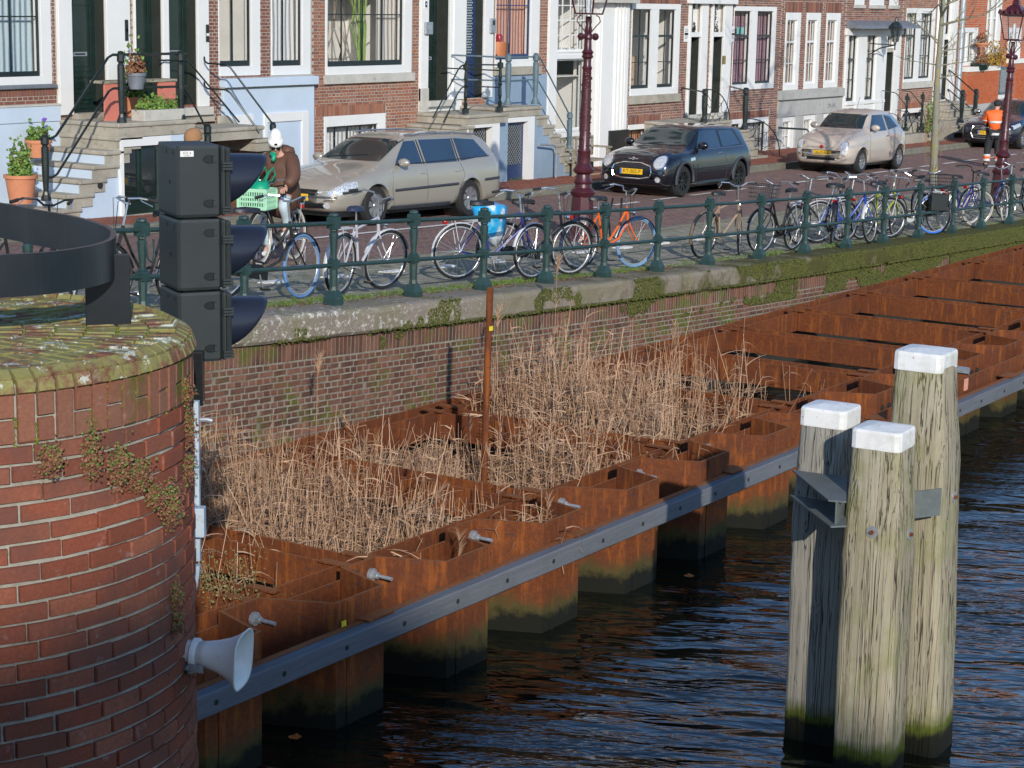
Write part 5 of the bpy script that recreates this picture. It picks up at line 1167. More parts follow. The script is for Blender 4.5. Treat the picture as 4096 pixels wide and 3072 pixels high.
# ---- eighth: modern orange red brick
x0 = x1; x1 = 82
h = House('modern orange red brick house at the right edge with white windows and a balcony ledge', x0 + .003, x1, 'red_brick', None, .8, limit=150, course=.072)
def w8(l, r, yb, zt_, split): a, b = X_('E', l, yb), X_('E', r, yb); window(h, a, b, Zz('E', (l + r) / 2, yb), zt_, (.15, .3, .1, .15), 'white', 1, (), (), 'green', split, .04)
w8(1356, 1480, 484, Zz('E', 1430, 205), [(0, .42), (.52, 1)]); a, b = X_('E', 1545, 400), X_('E', 1650, 400)
window(h, a, b, Zz('E', 1600, 405), 6.1, (.1, .35, .1, .1), 'white', 1, (), (-.55,), 'green', [(0, .4), (.55, 1)], .04); w8(1706, 1800, 466, Zz('E', 1760, 208), [(0, .42), (.52, 1)])
p = X_('E', 1585, 600), X_('E', 1690, 600)
h.wall()
zl0, zl1 = Zz('E', 1450, 523), Zz('E', 1450, 488)
rect(h, x0 + .3, p[0], zl0, zl1, 'cream', 'balcony_ledge', -.35); rect(h, p[1] + .05, 82, zl0 + .2, zl1 + .2, 'cream', 'balcony_ledge', -.3)
PB = Pieces('garden_brick', M['red_brick'], h.t, limit=100); z = Zz('E', 1450, 760); r_ = 0; gw = MB().box(x0 + .3, FY - .32, .8, p[0], FY - .02, zl0 - .01).box(p[1] + .08, FY - .32, .8, 82, FY - .02, zl0 + .19).build('garden_wall', M['red_brick_far'], h.t)
while z < zl0 - .05:
    x = x0 + .3 + (.11 if r_ % 2 else 0)
    while x < 76:
        if not (p[0] - .22 < x < p[1] + .1): PB.put((x + .11, FY - .322, z + .036), (.105, 0, 0), (0, 0, .031), (0, -.009, 0))
        x += .22
    z += .072; r_ += 1
PB.done()
rect(h, x0 + .3, 82, .8, Zz('E', 1450, 762), 'stone_grey', 'base', -.37)
g = thing('balcony_gate', 'grey metal barred gate in the red brick garden wall', 'gate', (p[0], FY - .3, 2.4)); zg0, zg1 = Zz('E', 1640, 680), Zz('E', 1640, 497)
for q in (zg0, zg1): MB().box(p[0] + .05, FY - .34, q - .04, p[1], FY - .28, q + .04).build('rail', M['iron_grey'], g)
for i in range(13): q = p[0] + .07 + (p[1] - p[0] - .12) * i / 12; MB().box(q - .02, FY - .33, zg0, q + .02, FY - .29, zg1).build('bar', M['galv'] if i % 12 else M['iron_grey'], g)
rect(h, p[0], p[1], zg0 - .2, zg0 - .05, 'white', 'white_board', -.3)
def bush(name, label, c, r, n, cols, cat='shrub', pot=None):
    t = thing(name, label, cat, c)
    m = MB()
    for i in range(n):
        a = random.uniform(0, 6.28); u = random.gauss(0, .5); q = Vector(c) + Vector((math.cos(a) * r[0] * random.random(), math.sin(a) * r[1] * random.random(), abs(random.gauss(0, .5)) * r[2])); scale_(m, q, (random.gauss(0, 1), random.gauss(0, 1), random.gauss(0, 1)), random.uniform(.02, .045))
    m.build('foliage', M[cols], t, fix=False)
    m = MB()
    for i in range(14): a = random.uniform(0, 6.28); m.tube([Vector(c), Vector(c) + Vector((math.cos(a) * r[0] * .7, math.sin(a) * r[1] * .7, r[2] * random.uniform(.5, 1)))], [.012, .004], 4)
    m.build('stem', M['leaf_dry'], t)
    if pot: MB().lathe([(pot[0] * .75, -pot[1]), (pot[0], -.03), (pot[0] * 1.1, -.03), (pot[0] * 1.1, .02), (pot[0] * .9, .02), (pot[0] * .85, -.02)], c, 14).build('pot', M[pot[2]], t, True)
    return t
M['autumn'] = leafmat('autumn_foliage', (.2, .12, .03), (.5, .33, .06)); M['fresh'] = leafmat('fresh_foliage', (.07, .15, .03), (.22, .34, .08)); M['heather'] = leafmat('heather_foliage', (.16, .06, .04), (.3, .16, .08))
q = aty(*sp('E', 1525, 320), FY - .3); bush('hanging_planter', 'small orange planter with heather hung on the red brick wall', tuple(q), (.3, .2, .35), 160, 'heather', 'planter', (.25, .12, 'terracotta'))
q = aty(*sp('E', 1625, 480), FY - .3); bush('balcony_shrub', 'yellow brown shrub on the ledge beside the barred gate', tuple(q), (.8, .3, .7), 520, 'autumn')
q = aty(*sp('E', 1515, 470), FY - .3); bush('balcony_planter', 'dark green planter of heather left of the yellow shrub', tuple(q), (.4, .2, .4), 200, 'heather', 'planter', (.3, .2, 'dkgreen'))
# ---- unseen bank houses added behind the viewer, placed and sized to shade the water
m = MB().box(-90, -45, -1, -25.4, -25, 20.3)
m.build('unseen_shade_houses', M['house_brick_far'], kind='structure')
# ------------------------------------------------------------------ stoops
def step(t, x0, x1, y0, y1, z, h=.215, mat='stone', nm='step', nose='f'):
    """one stone step: body plus projecting nosing"""
    MB().box(x0 + .03, y0 + .03, z - h, x1 - .03, y1, z - .07).build(nm + '_riser', M[mat], t)
    return MB().box(x0, y0, z - .07, x1, y1, z).build(nm, M[mat], t, bevel=.018)
def nail(P, r, n=8, sm=True): return MB().tube(smooth3(P) if sm else P, r, n)
def smooth3(P, n=3):
    P = [Vector(p) for p in P]; o = []
    for i in range(len(P) - 1):
        a, b = P[i], P[i + 1]
        if 0 < i: o.append(b.lerp(a, .92) if False else a + (b - a) * min(.06 / max((b - a).length, .01), .3))
        else: o.append(a)
        if i < len(P) - 2: o.append(b - (b - a) * min(.06 / max((b - a).length, .01), .3))
    o.append(P[-1]); return o
def ipost(t, x, y, z0, z1, mat='iron', r=.05, top='cap'):
    m = MB(); h = z1 - z0
    if top == 'cap':
        m.lathe([(r * 1.7, 0), (r * 1.7, .04), (r * 1.2, .09), (r * .85, .14), (r * 1.2, h * .45), (r * 1.25, h * .80), (r * .8, h * .83), (r * 1.35, h * .86), (r * 1.35, h * .95), (r, h * .97), (r * 1.1, h * .985), (r * .5, h)], (x, y, z0), 8, a0=R(22.5))
    else:
        m.lathe([(r * 1.9, 0), (r * 1.9, .1), (r * .9, .12), (r * 1.3, .2), (r * .6, .24), (r * 1.1, .34), (r * .8, h * .5), (r * 1.3, h * .54), (r * .7, h * .58), (r * 1.1, h * .68), (r * .7, h * .84), (r * 1.7, h * .86), (r * 1.7, h * .95), (r * .6, h * .97), (r * .7, h), (.004, h + .05)], (x, y, z0), 10)
    return m.build('post', M[mat], t)
def rod(t, pts, r=.02, mat='iron', nm='rail'): return MB().tube(smooth3(pts), r, 6).build(nm, M[mat], t, True)
t = thing('stone_stoop', 'grey stone stairs at the left with pale blue side wall and basement door', 'stairs', (23.8, 23, 1.8)); Y0 = 22.72
step(t, 23.0, 24.85, Y0, 24.09, 3.38, .23, nm='landing')
for i in range(7):
    z = 3.38 - .213 * (i + 1); x = 23.0 - .28 * i
    if i == 0: x = 22.98
    step(t, x - .0, 24.0 if i > 5 else x + .6, Y0 + .02, 24.09, z)
for i in range(7): MB().box(23.02 - .28 * i - .001 * i, Y0 + .075 + .001 * i, 1.4, 23.31 - .28 * i if i else 23.07, 24.08, 3.30 - .213 * (i + 1)).build('side_wall', M['palegreyblue'], t)
MB().box(24.22, Y0 + .05, 1.4, 25.0, 24.08, 3.14).build('side_wall', M['palegreyblue'], t)
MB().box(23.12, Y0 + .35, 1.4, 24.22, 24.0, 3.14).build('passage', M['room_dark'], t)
f = MB().box(23.07, Y0 + .02, 1.6, 23.13, Y0 + .2, 3.14).box(24.05, Y0 + .02, 1.6, 24.23, Y0 + .3, 3.14).box(23.13, Y0 + .02, 3.0, 24.05, Y0 + .2, 3.14).build('door_frame', M['white'], t)
d = MB().box(23.13, Y0 + .12, 1.6, 24.05, Y0 + .17, 3.0).build('basement_door', M['dkgreen'], t)
for a, b in ((23.2, 23.5), (23.62, 23.95)):
    MB().box(a, Y0 + .112, 2.15, b, Y0 + .119, 2.92).build('pane', M['dark_glass'], d); m = MB(); m.box(a - .02, Y0 + .1, 2.12, a, Y0 + .12, 2.95).box(b, Y0 + .1, 2.12, b + .02, Y0 + .12, 2.95).box(a, Y0 + .1, 2.92, b, Y0 + .12, 2.95).box(a, Y0 + .1, 2.12, b, Y0 + .12, 2.15); m.build('glazing_bead', M['dkgreen'], d)
MB().box(23.25, Y0 + .105, 1.72, 23.93, Y0 + .12, 2.02).build('door_panel', M['dkgreen'], d, bevel=.01)
hole = MB().lathe([(.06, Y0 + .045), (.06, Y0 + .052)], (22.62, 0, 2.42), 14, 'y').build('drain_hole', M['dark_hole'], t)
for i in range(5):
    z = 3.17 - .235 * i; x = 26.9 + .29 * i; step(t, x - .5 if i else 24.85, x, 23.0, 23.94, z)
MB().prism([(26.75, 3.3), (27.0, 3.3), (29.2, 2.05), (29.2, 1.4), (28.9, 1.4), (26.75, 2.6)], 23.945, 24.01, 'xz').build('cheek_stone', M['stone'], t, bevel=.02)
t = thing('stoop_railing', 'dark iron railing with octagonal posts on the left stone stairs', 'railing', (23, 22.85, 2.3)); y = 22.86
ipost(t, 21.55, y, 2.25, 3.27, r=.05); ipost(t, 23.22, y, 3.38, 4.52); ipost(t, 24.6, y, 3.38, 4.51); ipost(t, 25.25, y, 2.25, 3.28)
rod(t, [(21.45, y, 3.2), (21.75, y, 3.2), (22.98, y, 4.46), (24.75, y, 4.46)], .022); rod(t, [(21.5, y, 2.6), (21.75, y, 2.6), (22.98, y, 3.93), (24.75, y, 3.92)], .02)
rod(t, [(24.6, y, 3.92), (24.75, y, 3.85), (25.25, y, 3.15)], .018); rod(t, [(25.3, 24.0, 4.3), (25.9, 23.9, 4.3), (26.9, 23.6, 3.2)], .016)
# rods in front of the pale blue house
t = thing('wall_handrail', 'two thin black handrails sloping down in front of the pale blue plinth', 'handrail', (26, 23.4, 3.5))
for (wx, wy, cx_, cy, ex, ey) in ((222, 434, 405, 492, 745, 945), (222, 626, 405, 685, 640, 1000)):
    P0 = aty(700 + wx / 1.904, wy / 1.904, 24.0); P1 = aty(700 + (wx + 8) / 1.904, (wy + 48) / 1.904, 23.92); P2 = aty(700 + cx_ / 1.904, cy / 1.904, 23.4); P3 = aty(700 + ex / 1.904, ey / 1.904, 22.95); rod(t, [P0, P1, P2, P3], .017, nm='rod')
q = aty(700 + 745 / 1.904, 945 / 1.904, 22.95); ipost(t, q.x, q.y, q.z - .9, q.z + .04, r=.045)
# second stoop: lattice door and blue door
t = thing('stone_stoop', 'stone landing above a lattice basement door behind the estate car', 'stairs', (33.6, 23, 1.5)); Y0 = 22.8
step(t, 32.9, 34.42, Y0, 24.09, 3.13, .2, nm='landing')
for i in range(6): z = 3.13 - .215 * (i + 1); x = 32.9 - .3 * i; step(t, x - .34, x + .3, Y0 + .02, 24.09, z)
f = MB().box(33.86, Y0 + .04, 1.3, 34.12, Y0 + .3, 2.93).box(32.95, Y0 + .04, 2.86, 33.86, Y0 + .2, 2.93).box(32.95, Y0 + .04, 1.3, 32.99, Y0 + .2, 2.86).build('door_frame', M['white'], t)
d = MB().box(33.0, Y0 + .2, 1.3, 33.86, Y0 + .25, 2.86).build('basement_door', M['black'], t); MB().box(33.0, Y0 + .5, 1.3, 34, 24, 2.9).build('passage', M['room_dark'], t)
def lattice(par, x0, x1, y, z0, z1, mat, p_=.09):
    m = MB(); w_, h = x1 - x0, z1 - z0; k = -h
    while k < w_:
        a = max(k, 0), max(-k, 0); b_ = min(k + h, w_), min(h, w_ - k); m.beam((x0 + a[0], y, z0 + a[1]), (x0 + b_[0], y, z0 + b_[1]), .006, .012, (0, 1, 0)); m.beam((x0 + a[0], y + .006, z1 - a[1]), (x0 + b_[0], y + .006, z1 - b_[1]), .006, .012, (0, 1, 0)); k += p_
    m.build('lattice', M[mat], par)
lattice(d, 33.05, 33.8, Y0 + .19, 1.9, 2.82, 'galv')
t = thing('stone_stoop', 'blue grey stoop with a navy basement door and saw tooth steps', 'stairs', (35.2, 23, 1.5)); Y0 = 22.95
step(t, 34.45, 35.94, Y0, 24.09, 3.21, .2, nm='landing')
prof = [(34.45, 1.2), (34.45, 3.0)]
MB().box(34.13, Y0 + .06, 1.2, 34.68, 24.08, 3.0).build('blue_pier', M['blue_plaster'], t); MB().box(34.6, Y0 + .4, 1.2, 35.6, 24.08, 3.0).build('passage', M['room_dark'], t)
f = MB().box(35.42, Y0 + .04, 1.3, 35.68, Y0 + .3, 3.0).box(34.68, Y0 + .04, 2.9, 35.42, Y0 + .2, 3.0).build('door_frame', M['white'], t)
d = MB().box(34.68, Y0 + .16, 1.3, 35.42, Y0 + .21, 2.9).build('basement_door', M['navy'], t); MB().box(34.78, Y0 + .153, 2.0, 35.32, Y0 + .158, 2.82).build('pane', M['dark_glass'], d); lattice(d, 34.78, 35.32, Y0 + .14, 2.0, 2.82, 'galv'); MB().box(34.8, Y0 + .145, 1.42, 35.3, Y0 + .16, 1.85).build('door_panel', M['navy'], d, bevel=.01)
X_s = [36.2, 36.46, 36.72, 36.93, 37.16, 37.36, 37.98]
poly = [(35.68, 3.0)]
for i, x in enumerate(X_s): z = 3.0 - .213 * i; step(t, x - .45, x, Y0, 24.09, z); poly += [(x - .06, z - .07), (x - .06, z - .283)]
poly += [(37.9, 1.2), (35.68, 1.2)]; MB().prism(poly, Y0 + .05, 24.07, 'xz').build('side_wall', M['blue_plaster'], t)
t = thing('iron_railing', 'black turned iron railing on the landing above the lattice door', 'railing', (33.5, 22.9, 3.1)); y = 22.92
def zcx(x_, y_, Y): p = aty(1700 + x_ / 1.904, y_ / 1.904, Y); return (p.x, p.y, p.z)
p1, p2 = zcx(307, 865, y), zcx(568, 850, y); ipost(t, p1[0], y, p1[2], zcx(300, 475, y)[2], r=.038, top='t'); ipost(t, p2[0], y, p2[2], zcx(570, 460, y)[2], r=.038, top='t')
rod(t, [zcx(60, 900, y), zcx(262, 512, y), zcx(300, 490, y), zcx(570, 495, y)], .016); rod(t, [zcx(140, 930, y), zcx(265, 682, y), zcx(300, 655, y), zcx(570, 665, y)], .014); rod(t, [(p2[0], y, p2[2] + .84), (p2[0] - .45, 24.05, p2[2] + .86)], .014)
t = thing('iron_railing', 'blue grey railing on the landing of the navy basement door and down its steps', 'railing', (35.3, 23.05, 3.2)); y = 23.08
pa, pb = zcx(630, 800, y), zcx(838, 792, y); za = zcx(635, 408, y)[2]
ipost(t, pa[0], y, pa[2], za, 'iron_grey', .052); ipost(t, pb[0], y, pb[2], za, 'iron_grey', .052)
pc = aty(*sp('C', 955, 1005), y); pct = aty(*sp('C', 962, 745), y); ipost(t, pc.x, y, pc.z, pct.z, 'iron_grey', .05)
rod(t, [(34.0, 24.0, za - .05), (pa[0], y, za - .08), (pb[0], y, za - .08), (pb[0] + .15, y, za - .09), (pc.x, y, pct.z - .07)], .018, 'iron_grey'); rod(t, [(34.0, 24.0, za - .55), (pa[0], y, za - .56), (pb[0], y, za - .56), (pb[0] + .1, y, za - .58), (pc.x, y, pct.z - .5)], .016, 'iron_grey')
t = thing('cycle_hoop', 'bent grey steel hoop against the blue stoop wall', 'handrail', (36.2, 22.8, 1.5)); q = aty(*sp('C', 868, 1220), 22.8); zh = aty(*sp('C', 868, 960), 22.8).z
MB().tube([(q.x, q.y, q.z), (q.x, q.y, zh - .12), (q.x - .04, q.y, zh - .03), (q.x - .14, q.y, zh), (q.x - .62, q.y + .05, zh + .03)], .022, 8).build('tube', M['galv'], t, True); MB().box(q.x - .75, q.y - .12, 1.45, q.x + .1, q.y + .14, 1.62).build('stone_block', M['stone_pale'], t, bevel=.02)
# bench
t = thing('wooden_bench', 'weathered slatted wooden bench against the white shop front', 'bench', (37.6, 23, 1.5)); bx0, bx1, by = 36.95, 38.45, 22.72
for i in range(4): MB().box(bx0, by + .02 + i * .12, 1.93, bx1, by + .12 + i * .12, 1.96).build('seat_slat', M['bench_wood'], t)
for i in range(9): q = bx0 + .06 + i * .17; MB().prism([(q, 2.02), (q + .11, 2.02), (q + .11, 2.42 + .05 * math.sin(i * .39)), (q, 2.42 + .05 * math.sin(i * .39 - .1))], by + .48, by + .50, 'xz').build('back_slat', M['bench_wood'], t)
for q in (bx0 + .03, bx1 - .03):
    for yy in (by + .05, by + .48): MB().box(q - .04, yy - .03, 1.47, q + .04, yy + .04, 1.93 if yy > by + .2 else 2.2).build('leg', M['bench_wood'], t)
    MB().box(q - .05, by - .02, 2.2, q + .05, by + .52, 2.24).build('armrest', M['bench_wood'], t)
MB().box(bx0, by + .47, 2.4, bx1, by + .51, 2.46).build('top_rail', M['bench_wood'], t)
MB().box(bx0, by + .02, 1.6, bx1, by + .06, 1.66).build('stretcher', M['bench_wood'], t)
# stoop of the twin doors
t = thing('stone_stoop', 'stone steps below the twin dark doors, behind the black car', 'stairs', (44, 23, 1.3))
step(t, 42.3, 44.5, 22.8, 24.09, 2.57, .25, nm='landing')
for i, (x, z) in enumerate([(45.5, 2.3), (45.8, 2.07), (46.08, 1.83), (46.6, 1.58)]): step(t, 44.4, x, 22.8, 24.09, z, .235)
MB().box(42.4, 22.9, 1.2, 46.0, 24.05, 2.3).build('stair_core', M['stone'], t)
t = thing('iron_railing', 'black posts with curved spider web ironwork on the steps of the twin doors', 'railing', (44, 22.85, 2.5)); y = 22.84
pa = aty(*sp('D', 765, 900), y); ta = aty(*sp('D', 768, 655), y); pb = aty(*sp('D', 1063, 950), y); tb = aty(*sp('D', 1075, 645), y)
for p, q, wl in ((pa, ta, (605, 668)), (pb, tb, (955, 655))):
    ipost(t, p.x, y, p.z, q.z, 'iron', .055); e = aty(*sp('D', *wl), 24.05); rod(t, [(p.x, y, q.z - .08), (e.x, 24.05, q.z - .06)], .02); MB().tube([(p.x + .14, y, p.z), (p.x + .14, y, q.z - .02)], .013, 6).build('upright', M['iron'], t)
def fan(P, x0, x1, z0, z1):
    w_, h = x1 - x0, z1 - z0; arc = lambda f: [(x0 + w_ * f * math.sin(R(a)), y, z0 + h * f * math.cos(R(a))) for a in range(0, 91, 10)]
    MB().tube(arc(1), .014, 6).build('arc', M['iron'], P, True)
    m = MB()
    for a in (22, 45, 68): m.tube([(x0, y, z0), (x0 + w_ * math.sin(R(a)), y, z0 + h * math.cos(R(a)))], .008, 5)
    for f in (.38, .62, .85):
        for a in (0, 22, 45, 68): 
            A, B = R(a), R(a + 22); k = f * .9; p = [(x0 + w_ * f * math.sin(A), y, z0 + h * f * math.cos(A)), (x0 + w_ * k * .93 * math.sin((A + B) / 2), y, z0 + h * k * .93 * math.cos((A + B) / 2)), (x0 + w_ * f * math.sin(B), y, z0 + h * f * math.cos(B))]; m.tube(p, .007, 5)
    m.build('web', M['iron'], P)
fan(t, pa.x + .15, 44.45, 2.45, ta.z - .02); q = aty(*sp('D', 1322, 1170), y); fan(t, pb.x + .1, q.x, 1.55, pb.z + .25)
t = thing('wall_handrail', 'single black bar in front of the grey stone basement', 'handrail', (50, 23.4, 2.2)); a, b = aty(*sp('E', 25, 942), 23.6), aty(*sp('E', 250, 955), 23.0); rod(t, [a, b, b + Vector((0, 0, -.9))], .025)
# stoops further right
t = thing('stone_stoop', 'low stone block steps with curled iron posts beside the slate canopy shop', 'stairs', (56, 22.8, 1.2)); 
MB().box(55.0, 22.6, 1.0, 57.0, 24.0, 1.70).build('step', M['stone'], t, bevel=.02); MB().box(54.4, 22.9, 1.70, 57.2, 24.09, 2.0).build('upper_step', M['stone'], t, bevel=.02); MB().box(57.0, 22.5, 1.0, 58.6, 23.4, 1.42).build('low_step', M['stone'], t, bevel=.02)
def curl(t, x, y, z, r=.1): rod(t, [(x + r * (1 - k / 14) * math.sin(k * .7), y, z + r * (1 - k / 14) * math.cos(k * .7) - r) for k in range(12)], .010, nm='scroll')
t = thing('iron_railing', 'thin scrolled iron railing in front of the brick house left of the tree', 'railing', (56, 22.7, 1.8))
for (bx_, by_, tx, ty) in ((960, 965, 978, 697), (1075, 960, 1085, 687)):
    p = aty(*sp('E', bx_, by_), 22.72); q = aty(*sp('E', tx, ty), 22.72); ipost(t, p.x, p.y, p.z, q.z, r=.04, top='t'); curl(t, q.x + .12, q.y, q.z - .1)
    a0 = (905, 660) if bx_ == 1075 else (790, 668); P0 = aty(*sp('E', *a0), 24.0); rod(t, [P0, Vector((P0.x + (q.x - P0.x) * .55, 23.3, P0.z - .02)), Vector((q.x, q.y, q.z - .35))], .014); rod(t, [P0 - Vector((0, 0, .62)), Vector((P0.x + (q.x - P0.x) * .55, 23.3, P0.z - .65)), Vector((q.x, q.y, q.z - .85))], .012)
    rod(t, [(q.x - .1, q.y, q.z - .5), (q.x - .5, 22.9, p.z)], .012); rod(t, [(q.x + .05, q.y, q.z - .45), (q.x + .45, q.y, q.z - .9), (q.x + .6, q.y, p.z - .1)], .012)
t = thing('stone_stoop', 'tall worn stone stairs right of the bare tree', 'stairs', (60, 23, 1.2))
for i, (x0_, x1_, y0_, z) in enumerate([(60.0, 62.0, 23.3, 2.45), (59.9, 62.6, 23.1, 2.25), (59.6, 63.0, 22.9, 2.02), (59.4, 63.3, 22.7, 1.8)]): step(t, x0_, x1_, y0_, 24.0, z, .24)
MB().box(57.6, 22.75, 1.0, 59.6, 24.0, 1.95).build('side_block', M['stone'], t, bevel=.02)
t = thing('iron_railing', 'two dark posts with scrolls and long sloping handrails before the white portal', 'railing', (60.5, 22.8, 1.8))
for (bx_, by_, tx, ty, yy, s0) in ((1370, 905, 1385, 662, 22.75, (1225, 545)), (1470, 880, 1480, 655, 23.0, (1285, 515))):
    p = aty(*sp('E', bx_, by_), yy); q = aty(*sp('E', tx, ty), yy); ipost(t, p.x, p.y, p.z, q.z, r=.06); curl(t, q.x + .2, q.y, q.z - .1, .14)
    P0 = aty(*sp('E', *s0), 24.0); rod(t, [P0, Vector((q.x, q.y, q.z - .12))], .022); rod(t, [P0 - Vector((0, 0, .62)), Vector((q.x, q.y, q.z - .72))], .02)
# plants and things on the left stoop
bush('potted_plant', 'white flowering plant in a moulded terracotta pot on the lower left steps', (21.35, 23.2, 2.62), (.22, .2, .42), 420, 'fresh', 'potted plant', (.24, .42, 'terracotta'))
bush('potted_plant', 'small plant with a purple flower in an orange pot on the wall side', (22.3, 23.8, 3.08), (.24, .2, .2), 260, 'fresh', 'potted plant', (.2, .26, 'terracotta'))
q = Vector((22.42, 23.8, 3.2)); t = thing('purple_flower', 'single purple flower above the small orange pot', 'flower', tuple(q)); MB().tube([q, q + Vector((.0, 0, .18))], .006, 4).build('stem', M['leaf'], t); m = MB(); [scale_(m, q + Vector((random.gauss(0, .02), 0, .2 + random.gauss(0, .02))), (random.gauss(0, 1), -1, random.gauss(0, 1)), .03) for i in range(14)]; m.build('petals', plain('purple_petal', (.2, .08, .5), .6), t, fix=False)
bush('window_box', 'long white stone trough of green succulents on the landing', (24.15, 22.95, 3.56), (.5, .14, .18), 420, 'fresh', 'planter'); 
t = bpy.data.objects['window_box']; MB().box(23.68, 22.8, 3.38, 24.62, 23.1, 3.56).build('trough', M['stone_pale'], t, bevel=.01)
bush('hanging_pot', 'grey plastic pot with dried flowers hung on the landing railing', (23.5, 22.80, 4.15), (.2, .15, .3), 150, 'heather', 'potted plant', (.15, .24, 'slate'))
M['salmon'] = plain('salmon_paint', (.62, .2, .15), .6, 0, .08, 4)
t = thing('salmon_bench', 'small bench with salmon painted sides and a brown plank on the landing', 'bench', (23.9, 23.6, 3.38))
for q in (23.3, 24.55): MB().box(q, 23.3, 3.38, q + .4, 23.34, 3.98).build('side_board', M['salmon'], t)
MB().box(23.28, 23.28, 3.98, 25.0, 23.62, 4.02).build('plank', M['bench_wood'], t)
bush('potted_shrub', 'leafy green shrub in a dark pot behind the salmon bench', (24.35, 23.7, 3.7), (.25, .2, .7), 260, 'fresh', 'potted plant', (.16, .3, 'terracotta'))
bush('step_shrub', 'small glossy shrub at the curled iron posts', (57.0, 22.5, 1.75), (.35, .2, .8), 300, 'fresh', 'shrub')
# wall lantern
def lantern(m_, mg, c, s_=1., fr='iron'):
    pass
q = aty(*sp('E', 885, 320), 23.4); t = thing('wall_lantern', 'black glass wall lantern on a scrolled bracket beside the shop door', 'lantern', tuple(q))
MB().lathe([(.03, -.3), (.05, -.22), (.09, -.2), (.16, .2), (.2, .22), (.12, .34), (.05, .38), (.04, .48), (.015, .52)], tuple(q + Vector((0, 0, .25))), 6).build('lamp_housing', M['dark_glass'], t)
MB().lathe([(.17, .2), (.21, .22), (.12, .35), (.05, .39), (.04, .48), (.015, .52)], tuple(q + Vector((0, 0, .255))), 6).build('lamp_cap', M['iron'], t); m = MB()
for i in range(6): a = R(60 * i); m.tube([(q.x + .09 * math.cos(a), q.y + .09 * math.sin(a), q.z + .05), (q.x + .16 * math.cos(a), q.y + .16 * math.sin(a), q.z + .45)], .010, 4)
m.build('frame_bars', M['iron'], t); rod(t, [(q.x, q.y, q.z - .2), (q.x, q.y, q.z + .02)], .02, nm='stem'); rod(t, [(q.x, q.y, q.z - .05), (q.x - .2, 23.8, q.z - .15), (q.x - .35, 24.05, q.z - .35)], .02, nm='bracket'); rod(t, [(q.x, q.y, q.z - .05), (q.x - .35, 24.05, q.z - .02)], .016, nm='bracket')

